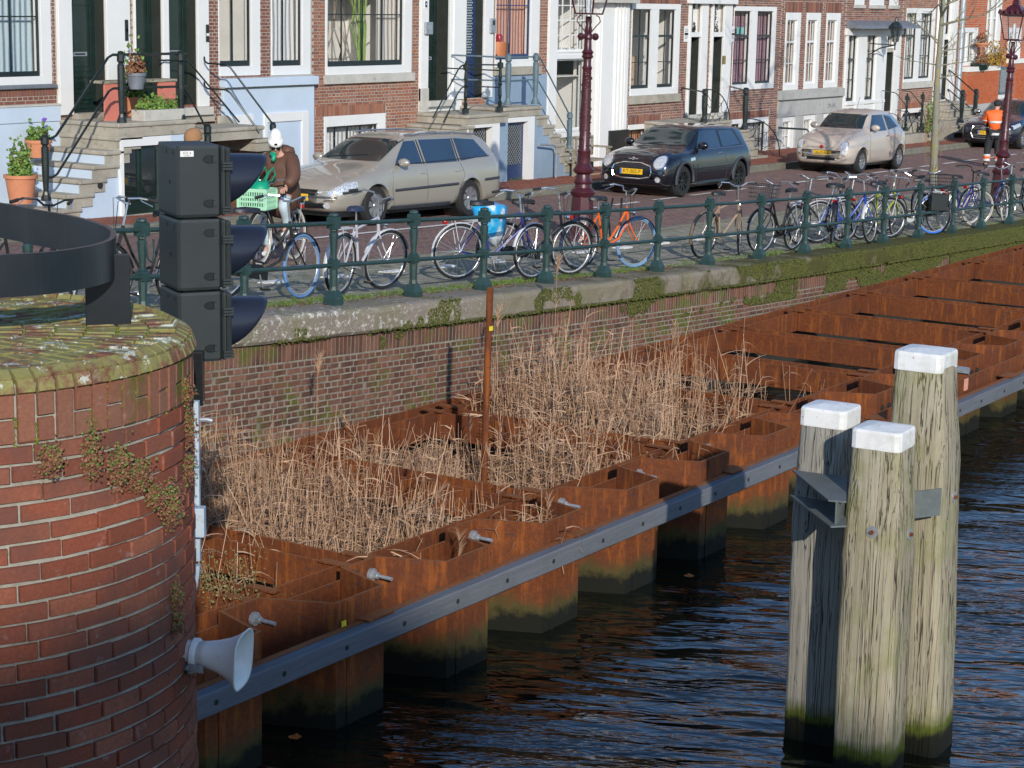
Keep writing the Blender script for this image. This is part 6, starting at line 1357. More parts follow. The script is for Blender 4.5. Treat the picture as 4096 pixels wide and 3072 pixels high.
# ------------------------------------------------------------------ street lamps
M['lamp'] = plain('maroon_lamp_paint', (.060, .011, .017), .32, 0, .25, 14, (.10, .025, .03), .35, .5)
def street_lamp(label, x, y, lean):
    z = zs(x, y) - .01; t = thing('street_lamp', label, 'street lamp', (x, y, z), 0, 'maroon cast iron street lamps')
    t.rotation_euler = (0, R(lean), 0); t['_'] = 0; del t['_']; ORG[t.name] = (0, 0, 0)
    m = MB()
    m.lathe([(.22, 0), (.22, .06), (.195, .10), (.185, .5), (.165, .74)], n=8, a0=R(22.5)); m.lathe([(.16, .72), (.19, .76), (.20, .80), (.18, .84), (.135, .87), (.125, .93)], n=20)
    m.lathe([(.14, .93), (.15, .96), (.12, 1.02), (.11, 1.08), (.16, 1.12), (.165, 1.16), (.135, 1.2), (.10, 1.27)], n=20); m.build('base', M['lamp'], t, True)
    m = MB(); m.lathe([(.105, 1.26), (.10, 1.42), (.11, 1.45), (.088, 1.5), (.085, 1.9), (.077, 2.4), (.069, 2.72), (.082, 2.76), (.062, 2.8), (.062, 2.9), (.095, 2.93), (.075, 2.97), (.095, 3.0), (.062, 3.05), (.055, 3.2), (.075, 3.22), (.075, 3.27), (.05, 3.3), (.06, 3.36), (.045, 3.42), (.035, 3.5), (.05, 3.56)], n=18); m.build('shaft', M['lamp'], t, True)
    m = MB()
    for i in range(90): a = random.uniform(0, 6.28); zz = random.uniform(1.5, 2.7); r_ = .088 - .016 * (zz - 1.5) / 1.2; scale_(m, (r_ * math.cos(a), r_ * math.sin(a), zz), (math.cos(a), math.sin(a), 0), .022)
    m.cur = None; m.t = []; m.build('ornament', M['lamp'], t, 2, kind='stuff')
    m = MB().tube([(-.2, 0, 3.245), (.2, 0, 3.245)], .014, 6)
    for s_ in (-1, 1): m.lathe([(.004, -.06), (.04, -.045), (.06, 0), (.04, .045), (.004, .06)], (s_ * .22, 0, 3.245), 10)
    m.build('ladder_bar', M['lamp'], t, True)
    m = MB()
    for k in range(4):
        a = R(45 + 90 * k); c_, s_ = math.cos(a), math.sin(a); m.tube([(c_ * .04, s_ * .04, 3.3), (c_ * .1, s_ * .1, 3.38), (c_ * .19, s_ * .19, 3.48), (c_ * .17, s_ * .17, 3.55), (c_ * .12, s_ * .12, 3.58)], .010, 5)
    m.build('lantern_yoke', M['lamp'], t, True)
    L = MB(); lo, hi, z0, z1 = .155, .255, 3.6, 4.12
    for k in range(4):
        a = R(45 + 90 * k); c_, s_ = math.cos(a) * 1.414, math.sin(a) * 1.414; L.beam((c_ * lo, s_ * lo, z0), (c_ * hi, s_ * hi, z1), .02, .02, (0, 1, .2))
        b = R(135 + 90 * k); d_, e_ = math.cos(b) * 1.414, math.sin(b) * 1.414; L.beam((c_ * lo, s_ * lo, z0), (d_ * lo, e_ * lo, z0), .025, .025); L.beam((c_ * hi, s_ * hi, z1), (d_ * hi, e_ * hi, z1), .03, .03)
    L.build('lantern_frame', M['lamp'], t)
    for k in range(4):
        a, b = R(45 + 90 * k), R(135 + 90 * k); P_ = [(math.cos(a) * 1.40 * lo, math.sin(a) * 1.40 * lo, z0), (math.cos(b) * 1.40 * lo, math.sin(b) * 1.40 * lo, z0), (math.cos(b) * 1.40 * hi, math.sin(b) * 1.40 * hi, z1), (math.cos(a) * 1.40 * hi, math.sin(a) * 1.40 * hi, z1)]; MB().add(P_, [(0, 1, 2, 3)]).build('glass_pane', M['lamp_glass'], t, fix=False)
    MB().lathe([(.27 * 1.3, 4.13), (.3, 4.16), (.2, 4.28), (.1, 4.34), (.09, 4.42), (.02, 4.5)], n=4, a0=R(45)).build('lantern_roof', M['lamp'], t)
    m = MB()
    for k in range(4):
        for u in (-1, -.5, 0, .5, 1):
            a = R(90 * k); x_, y_ = .27, .25 * u; m.lathe([(.03, 0), (.035, .04), (.004, .1)], (x_ * math.cos(a) - y_ * math.sin(a), x_ * math.sin(a) + y_ * math.cos(a), 4.13), 4)
    m.build('crown', M['lamp'], t); MB().lathe([(.05, 3.62), (.06, 3.68), (.03, 3.7), (.04, 3.76), (.04, 3.92), (.01, 3.95)], n=10).build('bulb', M['white'], t, True)
M['lamp_glass'] = glassmat('lamp_glass', (.5, .5, .5), .12)
street_lamp('maroon cast iron street lamp between the estate car and the black car', 26.98, 16.45, .9)
street_lamp('maroon cast iron street lamp at the right edge, in front of the man in orange', 41.5, 14.75, 4.0)

# ------------------------------------------------------------------ bare tree
def barkmat():
    t = MT('tree_bark', .9, 0, .2); n = t.noise(14, 6, .7); c = t.mix(n, (.16, .15, .11), (.32, .31, .25)); c = t.mix(t.ramp(t.noise(7, 6, .75), [(.52, 0), (.62, .8)]), c, (.33, .27, .05)); t.col(c); t.bump(n, .6, .01); return t.m
M['bark'] = barkmat()
tp = [Vector((39.42, 15.4, 1.28)), Vector((39.3, 15.4, 2.0)), Vector((39.25, 15.4, 2.9)), Vector((39.22, 15.4, 3.4)), Vector((39.18, 15.4, 3.95)), Vector((39.21, 15.4, 4.7)), Vector((39.25, 15.4, 5.6)), Vector((39.2, 15.4, 6.8)), Vector((39.3, 15.4, 8.2))]
t = thing('bare_tree', 'slim bare street tree with yellow lichen on the bark beside the parked cycles', 'tree', tuple(tp[0]))
tk = []; rr_ = []
for i in range(len(tp) - 1):
    for k in range(4): tk.append(tp[i].lerp(tp[i + 1], k / 4)); f = (i + k / 4) / 8; rr_.append((.095 - .065 * f) * (1 + random.uniform(-.09, .1)))
MB().tube(tk, rr_, 12).build('trunk', M['bark'], t, True)
m = MB()
def twig(p, d, L_, r, lv):
    pts = [p]; dd = d.normalized()
    for k in range(4): dd = (dd + Vector((random.gauss(0, .13), random.gauss(0, .13), random.gauss(.04, .1)))).normalized(); pts.append(pts[-1] + dd * L_ / 4)
    m.tube(pts, [r, r * .8, r * .6, r * .4, r * .2], 5 if lv < 2 else 3, False)
    if lv < 3:
        for k in range(random.randint(3, 5)): q = pts[random.randint(1, 4)]; twig(q, dd + Vector((random.gauss(0, .6), random.gauss(0, .6), random.gauss(.2, .4))), L_ * random.uniform(.35, .6), r * .5, lv + 1)
for i in range(22): z = random.uniform(3.6, 8); a = random.uniform(0, 6.28); p = Vector((39.2, 15.4, z)); twig(p, Vector((math.cos(a), math.sin(a), random.uniform(.1, .7))), random.uniform(.5, 1.3) * (1 if z < 5 else 1.6), .016 if z < 5 else .03, 1 if z < 5 else 0)
m.build('crown', M['bark'], t, fix=False)
m = MB()
for i in range(14): a = random.uniform(0, 6.28); q = Vector((39.25, 15.4, 2.0 + random.random())); m.tube([q, q + Vector((math.cos(a) * .2, math.sin(a) * .2, .3)), q + Vector((math.cos(a) * .35 + .1, math.sin(a) * .3, .8 + random.random() * .4))], [.006, .004, .002], 3, False)
m.build('water_shoots', M['leaf_dry'], t, fix=False)
# ------------------------------------------------------------------ parked cars
from mathutils.bvhtree import BVHTree
def cr(a, b, c, d, t): return .5 * ((2 * b) + (c - a) * t + (2 * a - 5 * b + 4 * c - d) * t * t + (3 * b - a - 3 * c + d) * t ** 3)
def crl(L_, u):
    i = min(int(u), len(L_) - 2); t = u - i; g = lambda k: L_[max(0, min(len(L_) - 1, k))]
    return [cr(g(i - 1)[k], g(i)[k], g(i + 1)[k], g(i + 2)[k], t) for k in range(len(L_[0]))]
class Car:
    """st: stations from tail to nose (x, z_floor, half_width, z_shoulder, z_roof_edge, half_width_roof, z_top); nose is +x, the near side +y"""
    def __init__(s, name, label, X, Y, st, axles, wr, paint, rim, wseg=None, rims='spoke'):
        dz = (zs(X + 1.2, Y) - zs(X - 1.2, Y)) / 2.4; s.t = thing(name, label, 'car', (X, Y, (zs(X, Y - .8) + zs(X, Y + .8)) / 2 + .012), math.pi, 'cars parked along the kerb')
        s.t.rotation_euler = (0, math.atan(dz), math.pi); s.p = paint; s.ax = axles; s.wr = wr; s.W = max(q[2] for q in st)
        n = (len(st) - 1) * 7; rings = []; vs = []
        for i in range(n + 1):
            x, zf, w_, zsh, zr, wr_, zt = crl(st, i / 7); ra = wr * 1.13
            half = [(0, zf), (w_ * .72, zf), (w_ * .95, zf + .05), (w_ * .995, zf + .20), (w_, zf + (zsh - zf) * .55), (w_ * .985, zsh - .07), (w_ * .93, zsh), (w_ * .93 * .62 + wr_ * .38, zsh * .62 + zr * .38), (w_ * .93 * .22 + wr_ * .78, zsh * .22 + zr * .78), (wr_, zr), (wr_ * .86, zr + (zt - zr) * .55), (wr_ * .5, zr + (zt - zr) * .9), (0, zt)]
            dens = []
            for k in range((len(half) - 1) * 2 + 1): dens.append(crl(half, k / 2))
            pts = []
            for y, z in dens:
                for xa in axles:
                    q = ra * ra - (x - xa) ** 2
                    if q > 0 and y > w_ * .6: z = max(z, wr + math.sqrt(q))
                pts.append((x, y, z))
            rings.append(pts + [(a, -b, c) for a, b, c in pts[-2:0:-1]])
        m = MB().loft(rings); s.body = m.build('body', paint, s.t, 2)
        me = s.body.data; import bmesh; b = bmesh.new(); b.from_mesh(me)
        for _ in range(5): bmesh.ops.smooth_vert(b, verts=[v for v in b.verts if v.co.z > .68 and not any(abs(v.co.x - xa) < wr * 1.3 and v.co.z < .78 for xa in axles)], factor=.5, use_axis_x=True, use_axis_y=True, use_axis_z=True)
        b.to_mesh(me); b.free(); me.calc_loop_triangles(); s.bvh = BVHTree.FromPolygons([v.co.copy() for v in me.vertices], [tuple(t_.vertices) for t_ in me.loop_triangles])
        x0, x1 = st[0][0], st[-1][0]; ww = s.W * .86
        MB().box(x0 + .25, -ww * .93, .16, x1 - .25, ww * .93, .5).build('underbody', M['black'], s.t)
        for xa in axles:
            MB().lathe([(wr * 1.1, -ww), (wr * 1.1, ww)], (xa, 0, wr + .01), 20, 'y').build('wheel_well', M['black'], s.t)
            for sd in (-1, 1):
                yo = sd * (s.W - .035); tw = -sd * .2
                ty = MB().lathe([(wr * .62, yo), (wr * .93, yo + sd * .005), (wr, yo - sd * .03), (wr, yo - sd * .17), (wr * .9, yo - sd * .2)], (xa, 0, wr), 28, 'y', cap=False).build('wheel', M['rubber'], s.t, True)
                MB().lathe([(wr * .64, yo - sd * .004), (wr * .66, yo + sd * .004), (wr * .6, yo - sd * .01), (wr * .58, yo - sd * .05)], (xa, 0, wr), 28, 'y', cap=False).build('rim', rim, ty, True)
                MB().lathe([(.001, yo - sd * .06), (wr * .6, yo - sd * .065)], (xa, 0, wr), 20, 'y').build('brake_disc', M['black'], ty)
                m = MB(); k = 8 if rims == 'cover' else 9
                m.lathe([(.001, yo - sd * .008), (wr * .14, yo - sd * .01), (wr * .2, yo - sd * .03)], (xa, 0, wr), 12, 'y')
                for i in range(k):
                    a = 2 * math.pi * i / k + .2; c_, s_ = math.cos(a), math.sin(a); wd = .32 if rims == 'cover' else .13
                    q = [(xa + c_ * wr * .15 - s_ * wr * .06, yo - sd * .016, wr + s_ * wr * .15 + c_ * wr * .06), (xa + c_ * wr * .15 + s_ * wr * .06, yo - sd * .016, wr + s_ * wr * .15 - c_ * wr * .06), (xa + c_ * wr * .6 + s_ * wr * wd * .6, yo - sd * .006, wr + s_ * wr * .6 - c_ * wr * wd * .6), (xa + c_ * wr * .6 - s_ * wr * wd * .6, yo - sd * .006, wr + s_ * wr * .6 + c_ * wr * wd * .6)]
                    m.prism([(0, 0)], 0, 0) if False else m.add(q + [(a_, b - sd * .02, c) for a_, b, c in q], [(0, 1, 2, 3), (0, 4, 5, 1), (1, 5, 6, 2), (3, 2, 6, 7), (0, 3, 7, 4)])
                m.build('rim_spokes', rim, ty)
    def hit(s, u, v, ax):
        if ax == 'f': o, d = Vector((5, u, v)), Vector((-1, 0, 0))
        elif ax == 'b': o, d = Vector((-5, u, v)), Vector((1, 0, 0))
        elif ax == 't': o, d = Vector((u, v, 5)), Vector((0, 0, -1))
        else: o, d = Vector((u, 5 if ax == 'l' else -5, v)), Vector((0, -1 if ax == 'l' else 1, 0))
        p, n_, i_, ds = s.bvh.ray_cast(o, d)
        if p is None: return None, None
        if n_.dot(d) > 0: n_ = -n_
        return p, n_
    def decal(s, name, poly, ax, mat, off=.006, rings=5, dens=4, par=None, thick=None):
        P = []
        for i in range(len(poly)):
            a, b = Vector(poly[i]), Vector(poly[(i + 1) % len(poly)]); k_ = dens if len(poly) < 12 else 1
            for k in range(k_): P.append(a.lerp(b, k / k_))
        n = len(P); c = sum(P, Vector((0, 0))) / n; V = []
        for r_ in range(rings, 0, -1):
            for p in P:
                q = c + (p - c) * r_ / rings; h_, nn = s.hit(q.x, q.y, ax)
                if h_ is None: h_, nn = s.hit(c.x, c.y, ax); 
                V.append(h_ + nn * off)
        h_, nn = s.hit(c.x, c.y, ax); V.append(h_ + nn * off); F = [(r_ * n + i, r_ * n + (i + 1) % n, (r_ + 1) * n + (i + 1) % n, (r_ + 1) * n + i) for r_ in range(rings - 1) for i in range(n)] + [((rings - 1) * n + i, (rings - 1) * n + (i + 1) % n, rings * n) for i in range(n)]
        m = MB()
        if thick:                                                     # a body with an edge, not a film
            o_ = len(V); V2 = []
            for p in P: h_, nn = s.hit(p.x, p.y, ax); V2.append((h_ if h_ is not None else V[0]) - (nn * .01 if nn else Vector()))
            F += [(i, o_ + i, o_ + (i + 1) % n, (i + 1) % n) for i in range(n)]; V += V2
        return m.add(V, F).build(name, mat, par or s.t, 2)
    def both(s, name, poly, mat, **k):
        for ax in 'lr': s.decal(name, poly, ax, mat, **k)
    def line(s, name, pts, ax, mat, r=.004, off=.002, n=8, par=None):
        P = []
        for a, b in zip(pts, pts[1:]):
            for k in range(n + 1):
                h_, nn = s.hit(a[0] + (b[0] - a[0]) * k / n, a[1] + (b[1] - a[1]) * k / n, ax)
                if h_ is not None: P.append(h_ + nn * off)
        return MB().tube(P, r, 5).build(name, mat, par or s.t, True)
    def plate(s, y, z, txt):
        p, n_ = s.hit(y, z, 'f'); p = p + Vector((.018, 0, 0)); pl = MB().box(p.x - .02, y - .26, z - .055, p.x, y + .26, z + .055).build('number_plate', M['plate'], s.t, bevel=.003)
        MB().box(p.x, y - .256, z - .05, p.x + .001, y - .215, z + .05).build('blue_band', M['plate_blue'], pl)
        text(txt, 'plate_number', M['ink_black'], pl, Matrix(((0, 0, 1, p.x + .001), (1, 0, 0, y + .02), (0, 1, 0, z), (0, 0, 0, 1))), .105, .0006)
    def mirror(s, x, z, sd, mat, r=(.07, .12, .075)):
        p, n_ = s.hit(x, z, 'l' if sd > 0 else 'r'); c = p + Vector((0, sd * .12, .05)); m = MB()
        m.lathe([(.001, -1), (.5, -.85), (.85, -.5), (1, 0), (.85, .5), (.5, .85), (.001, 1)], n=12); m.v = [(c.x + a * r[0], c.y + b * r[1], c.z + q * r[2]) for a, b, q in m.v]
        o = m.build('mirror', mat, s.t, True); MB().tube([p - Vector((0, sd * .02, 0)), c - Vector((0, 0, .03))], .018, 6).build('arm', M['black'], o)
def circ(cx_, cy, rx, ry=None, n=20, pw=1.): return [(cx_ + rx * math.cos(2 * math.pi * i / n), cy + (ry or rx) * math.sin(2 * math.pi * i / n)) for i in range(n)]
M['plate'] = plain('yellow_plate', (.85, .5, .02), .5, 0, .03); M['plate_blue'] = plain('plate_blue', (.03, .15, .6), .5); M['ink_black'] = plain('black_print', (.02, .02, .02), .6)
def paint(name, c, metal=.0, rough=.28):
    t = MT(name, rough, metal); t.col(c); t.p.inputs['Coat Weight'].default_value = 1; t.p.inputs['Coat Roughness'].default_value = .03; return t.m
M['champagne'] = paint('champagne_paint', (.40, .37, .31), .3, .35); M['black_car'] = paint('black_car_paint', (.006, .007, .012), 0, .2); M['beige_car'] = paint('beige_car_paint', (.50, .43, .365), .05, .35); M['navy_car'] = paint('navy_car_paint', (.008, .012, .03), 0, .2)
M['chrome'] = plain('chrome', (.75, .75, .75), .12, 1); M['alloy'] = plain('alloy', (.5, .5, .51), .3, .8); M['trim'] = plain('grey_trim', (.05, .055, .065), .5)
def lampglass():
    t = MT('headlamp_glass', .12, .3); v = t.noise(60, 2, .5); t.col(t.ramp(v, [(.35, (.25, .26, .28)), (.6, (.85, .87, .9))])); t.p.inputs['Coat Weight'].default_value = 1; return t.m
M['headlamp'] = lampglass(); M['red_lamp'] = plain('red_lens', (.4, .01, .01), .2); M['amber'] = plain('amber_lens', (.7, .22, .02), .3)
G = M['car_glass_solid'] = glassmat('car_window', (.022, .034, .036), .95, .08); GB = M['blue_glass_solid'] = glassmat('blue_car_window', (.03, .06, .11), .95)
# estate car, champagne
c = Car('estate_car', 'champagne coloured estate car with roof rails parked by the kerb', 27.56, 20.84, [
 (-2.42, .42, .66, .70, .80, .60, .86), (-2.38, .30, .80, .90, 1.02, .66, 1.05), (-2.22, .27, .87, .95, 1.28, .58, 1.32), (-1.95, .24, .885, .97, 1.385, .56, 1.44), (-1.3, .22, .89, .97, 1.41, .58, 1.47), (-.5, .21, .89, .96, 1.42, .59, 1.48), (.1, .21, .89, .95, 1.40, .58, 1.46), (.42, .21, .89, .95, 1.32, .585, 1.37), (.85, .21, .89, .94, 1.10, .64, 1.14), (1.18, .22, .885, .90, .955, .68, 1.0), (1.6, .22, .875, .83, .88, .62, .925), (2.0, .23, .84, .75, .79, .55, .83), (2.28, .24, .75, .66, .69, .45, .71), (2.40, .30, .58, .52, .56, .36, .58), (2.43, .36, .45, .44, .48, .3, .50)], (1.375, -1.375), .325, M['champagne'], M['alloy'], rims='cover')
c.decal('windscreen', [(-.62, 1.03), (.62, 1.03), (.56, 1.38), (-.56, 1.38)], 'f', G, .008, 6, 6)
c.both('side_window', [(.78, .985), (.05, .975), (.02, 1.36), (.30, 1.35)], GB); c.both('side_window', [(-.06, .975), (-.98, .985), (-1.05, 1.37), (-.09, 1.37)], GB); c.both('side_window', [(-1.10, .99), (-2.02, 1.06), (-1.78, 1.34), (-1.14, 1.375)], GB)
for ax in 'lr':
    for P_ in ([(.0, .97), (-.03, 1.37)], [(-1.03, .98), (-1.09, 1.38)]): c.line('pillar_trim', P_, ax, M['black'], .022, -.012)
    for P_ in ([(.93, .9), (.97, .6), (.9, .3)], [(-.03, .95), (-.05, .3)], [(-1.05, .96), (-1.15, .75), (-.98, .45), (-.95, .3)]): c.line('door_seam', P_, ax, M['black'], .004, 0)
    c.line('rub_strip', [(.9, .56), (-.95, .60)], ax, M['trim'], .028, -.008); c.line('rub_strip', [(-1.78, .64), (-2.3, .66)], ax, M['trim'], .028, -.008); c.line('sill_trim', [(.98, .27), (-.98, .27)], ax, M['trim'], .05, -.02); c.line('bumper_strip', [(2.2, .56), (1.80, .6)], ax, M['trim'], .028, -.008)
    for x in (.08, -.94): c.decal('door_handle', circ(x, .84, .09, .03), ax, M['champagne'], .012, thick=1)
    c.decal('headlight', [(2.415, .52), (2.20, .53), (1.86, .67), (1.88, .74), (2.1, .72), (2.40, .60)], ax, M['headlamp'], .006)
    c.line('roof_rail', [(.2, 1.405), (-.2, 1.43), (-1.2, 1.43), (-1.85, 1.39)], ax, M['alloy'], .018, .05); c.decal('window_surround', [(.80, .965), (-2.05, 1.04), (-2.05, 1.055), (.80, .98)], ax, M['black'], .007)
c.decal('grille', [(-.4, .50), (.4, .50), (.42, .60), (-.42, .60)], 'f', M['black']); c.decal('lower_grille', [(-.62, .30), (.62, .30), (.62, .40), (-.62, .40)], 'f', M['black']); c.line('bumper_strip', [(-.75, .485), (.75, .485)], 'f', M['trim'], .028, -.008)
for y in (-.6, .6): c.decal('fog_lamp', circ(y, .35, .05), 'f', M['headlamp'])
c.plate(.0, .47, ' '); c.mirror(.72, .97, 1, M['champagne']); c.mirror(.72, .97, -1, M['champagne']); c.line('wiper', [(-.5, 1.05), (.3, 1.12)], 'f', M['black'], .008, .012)
# black hatchback
c = Car('small_black_car', 'glossy black small hatchback with yellow plate KT-502-P', 36.72, 20.08, [
 (-1.84, .42, .66, .62, .74, .56, .78), (-1.81, .30, .80, .84, 1.0, .62, 1.04), (-1.72, .24, .85, .88, 1.22, .58, 1.26), (-1.54, .21, .86, .90, 1.30, .57, 1.345), (-.9, .2, .865, .90, 1.33, .59, 1.385), (-.2, .2, .865, .89, 1.34, .60, 1.395), (.15, .2, .865, .885, 1.32, .60, 1.37), (.36, .2, .865, .885, 1.24, .60, 1.28), (.62, .2, .865, .885, 1.06, .64, 1.10), (.86, .2, .86, .87, .95, .66, .99), (1.2, .2, .855, .86, .925, .62, .965), (1.55, .2, .84, .80, .87, .56, .905), (1.78, .22, .78, .70, .77, .5, .80), (1.88, .26, .66, .56, .62, .42, .64), (1.91, .34, .5, .44, .48, .34, .5)], (1.22, -1.27), .315, M['black_car'], M['black'])
c.decal('windscreen', [(-.63, 1.0), (.63, 1.0), (.585, 1.30), (-.585, 1.30)], 'f', G, .008, 6, 6)
c.both('window_band', [(.64, .925), (-1.46, .955), (-1.34, 1.29), (.18, 1.31)], M['black'], off=.003); c.both('side_window', [(.58, .935), (-.42, .94), (-.46, 1.29), (.22, 1.29)], GB); c.both('side_window', [(-.52, .945), (-1.35, .975), (-1.22, 1.26), (-.56, 1.28)], GB)
for ax in 'lr':
    c.line('waist_chrome', [(.8, .915), (-1.5, .94)], ax, M['chrome'], .007, .002); c.line('sill_trim', [(.9, .25), (-.95, .25)], ax, M['black'], .05, -.02); sg = 1 if ax == 'l' else -1; c.decal('headlight', circ(.60 * sg, .70, .135, .14), 'f', M['chrome'], .006); c.decal('headlight_lens', circ(.60 * sg, .70, .115, .12), 'f', M['headlamp'], .016)
    for P_ in ([(.72, .9), (.76, .5), (.7, .28)], [(-.48, .92), (-.62, .6), (-.58, .28)]): c.line('door_seam', P_, ax, M['trim'], .004, 0)
    c.line('door_handle', [(-.28, .83), (-.44, .83)], ax, M['chrome'], .014, .015); c.decal('side_scuttle', [(.98, .77), (.78, .79), (.78, .73), (.98, .71)], ax, M['chrome'], .006)
    for xa in c.ax: MB().tube([(xa + .36 * math.cos(R(a)), (.865 if ax == 'l' else -.865), .315 + .385 * math.sin(R(a))) for a in range(-8, 190, 12)], .03, 6).build('arch_trim', M['trim'], c.t, True)
c.line('grille_ring', [(-.46, .5), (-.42, .62), (-.2, .68), (.2, .68), (.42, .62), (.46, .5), (.42, .40), (.2, .36), (-.2, .36), (-.42, .40), (-.46, .5)], 'f', M['chrome'], .016, .004, 4)
c.decal('grille', [(-.43, .5), (-.38, .62), (.38, .62), (.43, .5), (.38, .40), (-.38, .40)], 'f', M['black'])
for z in (.59, .62, .645): c.line('grille_slat', [(-.36, z), (.36, z)], 'f', M['trim'], .006, .01)
for y in (-.6, .6): c.decal('fog_lamp', circ(y, .36, .065), 'f', M['chrome']); c.decal('fog_lamp_lens', circ(y, .36, .05), 'f', M['headlamp'], .012)
p_, n_ = c.hit(0, .74, 'f'); c.line('winged_badge', [(-.11, .745), (.11, .745)], 'f', M['chrome'], .01, .01); c.decal('round_badge', circ(0, .745, .035, .03), 'f', M['chrome'], .02)
c.plate(0, .50, 'KT-502-P'); c.mirror(.50, .96, 1, M['black_car'], (.08, .12, .085)); c.mirror(.50, .96, -1, M['black_car'], (.08, .12, .085))
for i in []: c.decal('roof_stripe', [(.18, -.54 + i * .19), (.18, -.44 + i * .19), (-1.45, -.44 + i * .19), (-1.45, -.54 + i * .19)], 't', M['alloy'] if i % 2 else M['white'], .003)
# beige small car
c = Car('small_beige_car', 'small rounded beige car with yellow plate GB-038-G', 45.98, 20.22, [
 (-1.76, .42, .58, .62, .72, .5, .76), (-1.70, .3, .70, .82, .92, .56, .96), (-1.54, .24, .79, .92, 1.16, .52, 1.2), (-1.28, .21, .81, .96, 1.34, .5, 1.38), (-.8, .2, .815, .96, 1.43, .52, 1.48), (-.2, .2, .815, .95, 1.44, .53, 1.50), (.2, .2, .815, .945, 1.38, .535, 1.43), (.42, .2, .815, .94, 1.27, .55, 1.31), (.66, .2, .81, .93, 1.08, .58, 1.12), (.86, .2, .805, .92, 1.0, .6, 1.04), (1.15, .2, .80, .89, .94, .57, .98), (1.45, .21, .775, .82, .88, .52, .91), (1.64, .22, .71, .74, .80, .46, .825), (1.73, .25, .63, .64, .70, .42, .72), (1.765, .30, .56, .52, .57, .38, .59), (1.775, .36, .50, .43, .47, .34, .48)], (1.10, -1.20), .30, M['beige_car'], M['alloy'])
c.decal('windscreen', [(-.57, 1.05), (.57, 1.05), (.50, 1.38), (-.50, 1.38)], 'f', G, .008, 6, 6)
c.both('side_window', [(.56, .985), (-.40, .99), (-.46, 1.37), (.12, 1.37)], GB); c.both('side_window', [(-.52, 1.0), (-1.18, 1.06), (-.95, 1.30), (-.56, 1.36)], G)
for ax in 'lr':
    sg = 1 if ax == 'l' else -1; c.decal('headlight', circ(.57 * sg, .68, .095, .105), 'f', M['chrome'], .006); c.decal('headlight_lens', circ(.57 * sg, .68, .08, .09), 'f', M['headlamp'], .016); c.decal('side_lamp', circ(.585 * sg, .52, .055, .05), 'f', M['headlamp'], .012)
    for P_ in ([(.64, .93), (.70, .6), (.64, .28)], [(-.44, .95), (-.60, .6), (-.52, .28)]): c.line('door_seam', P_, ax, M['trim'], .004, 0)
    c.line('door_handle', [(-.26, .86), (-.40, .86)], ax, M['chrome'], .014, .012)
c.line('bumper_chrome', [(-.55, .475), (-.2, .455), (.2, .455), (.55, .475)], 'f', M['chrome'], .014, .008); c.decal('lower_grille', [(-.42, .32), (.42, .32), (.45, .39), (-.45, .39)], 'f', M['black']); c.line('nose_chrome', [(-.32, .63), (.32, .63)], 'f', M['chrome'], .009, .006); c.decal('round_badge', circ(0, .635, .045, .042), 'f', M['red_lamp'], .02); c.decal('badge_ring', circ(0, .635, .055, .05), 'f', M['chrome'], .014)
for y in (-.4, .4): c.decal('fog_lamp', circ(y, .35, .028), 'f', M['headlamp'], .012)
c.plate(0, .49, 'GB-038-G'); c.mirror(.46, 1.03, 1, M['beige_car'], (.07, .12, .08)); c.mirror(.46, 1.03, -1, M['beige_car'], (.07, .12, .08))
MB().tube([(-.2, 0, 1.47), (-.35, 0, 1.78)], .005, 5).build('aerial', M['black'], c.t); c.line('wiper', [(-.45, 1.08), (.3, 1.13)], 'f', M['black'], .008, .012)
# dark hatchback at the right edge
c = Car('dark_blue_car', 'dark blue hatchback with four rings on its wide grille at the right edge', 59.35, 20.85, [
 (-2.14, .42, .62, .62, .72, .54, .76), (-2.1, .3, .78, .85, .95, .62, .98), (-1.9, .24, .87, .92, 1.2, .57, 1.24), (-1.5, .21, .89, .93, 1.33, .56, 1.38), (-.7, .2, .89, .92, 1.37, .58, 1.42), (0, .2, .89, .91, 1.36, .58, 1.41), (.35, .2, .89, .905, 1.26, .58, 1.31), (.8, .2, .89, .90, 1.03, .63, 1.07), (1.1, .2, .885, .88, .93, .65, .98), (1.5, .2, .875, .84, .88, .6, .92), (1.85, .21, .84, .76, .80, .52, .83), (2.06, .22, .75, .68, .72, .46, .74), (2.14, .26, .62, .58, .62, .4, .64), (2.16, .32, .5, .46, .5, .34, .52)], (1.33, -1.30), .325, M['navy_car'], M['alloy'])
c.decal('windscreen', [(-.6, 1.0), (.6, 1.0), (.54, 1.33), (-.54, 1.33)], 'f', G, .008, 6, 6); c.both('side_window', [(.68, .945), (-.2, .95), (-.22, 1.30), (.22, 1.30)], GB); c.both('side_window', [(-.28, .95), (-1.15, .96), (-1.1, 1.28), (-.3, 1.31)], GB)
c.decal('grille', [(-.4, .30), (.4, .30), (.47, .45), (.42, .66), (-.42, .66), (-.47, .45)], 'f', M['black']); c.line('grille_ring', [(-.4, .30), (.4, .30), (.47, .45), (.42, .66), (-.42, .66), (-.47, .45), (-.4, .30)], 'f', M['chrome'], .012, .006)
for z in (.36, .41, .58, .62): c.line('grille_slat', [(-.4, z), (.4, z)], 'f', M['alloy'], .006, .01)
for i in range(4):
    u = -.105 + .07 * i; P_ = [c.hit(a, b, 'f')[0] + Vector((.03, 0, 0)) for a, b in circ(u, .60, .045, n=16)]; MB().tube(P_, .007, 5, closed=True).build('ring_badge', M['chrome'], c.t, True)
for ax in 'lr': c.decal('headlight', [(2.0, .60), (1.62, .70), (1.66, .78), (2.02, .70)], ax, M['headlamp'], .006)
for y in (-.62, .62): c.decal('air_intake', [(y - .13, .3), (y + .13, .3), (y + .13, .42), (y - .13, .42)], 'f', M['black'])
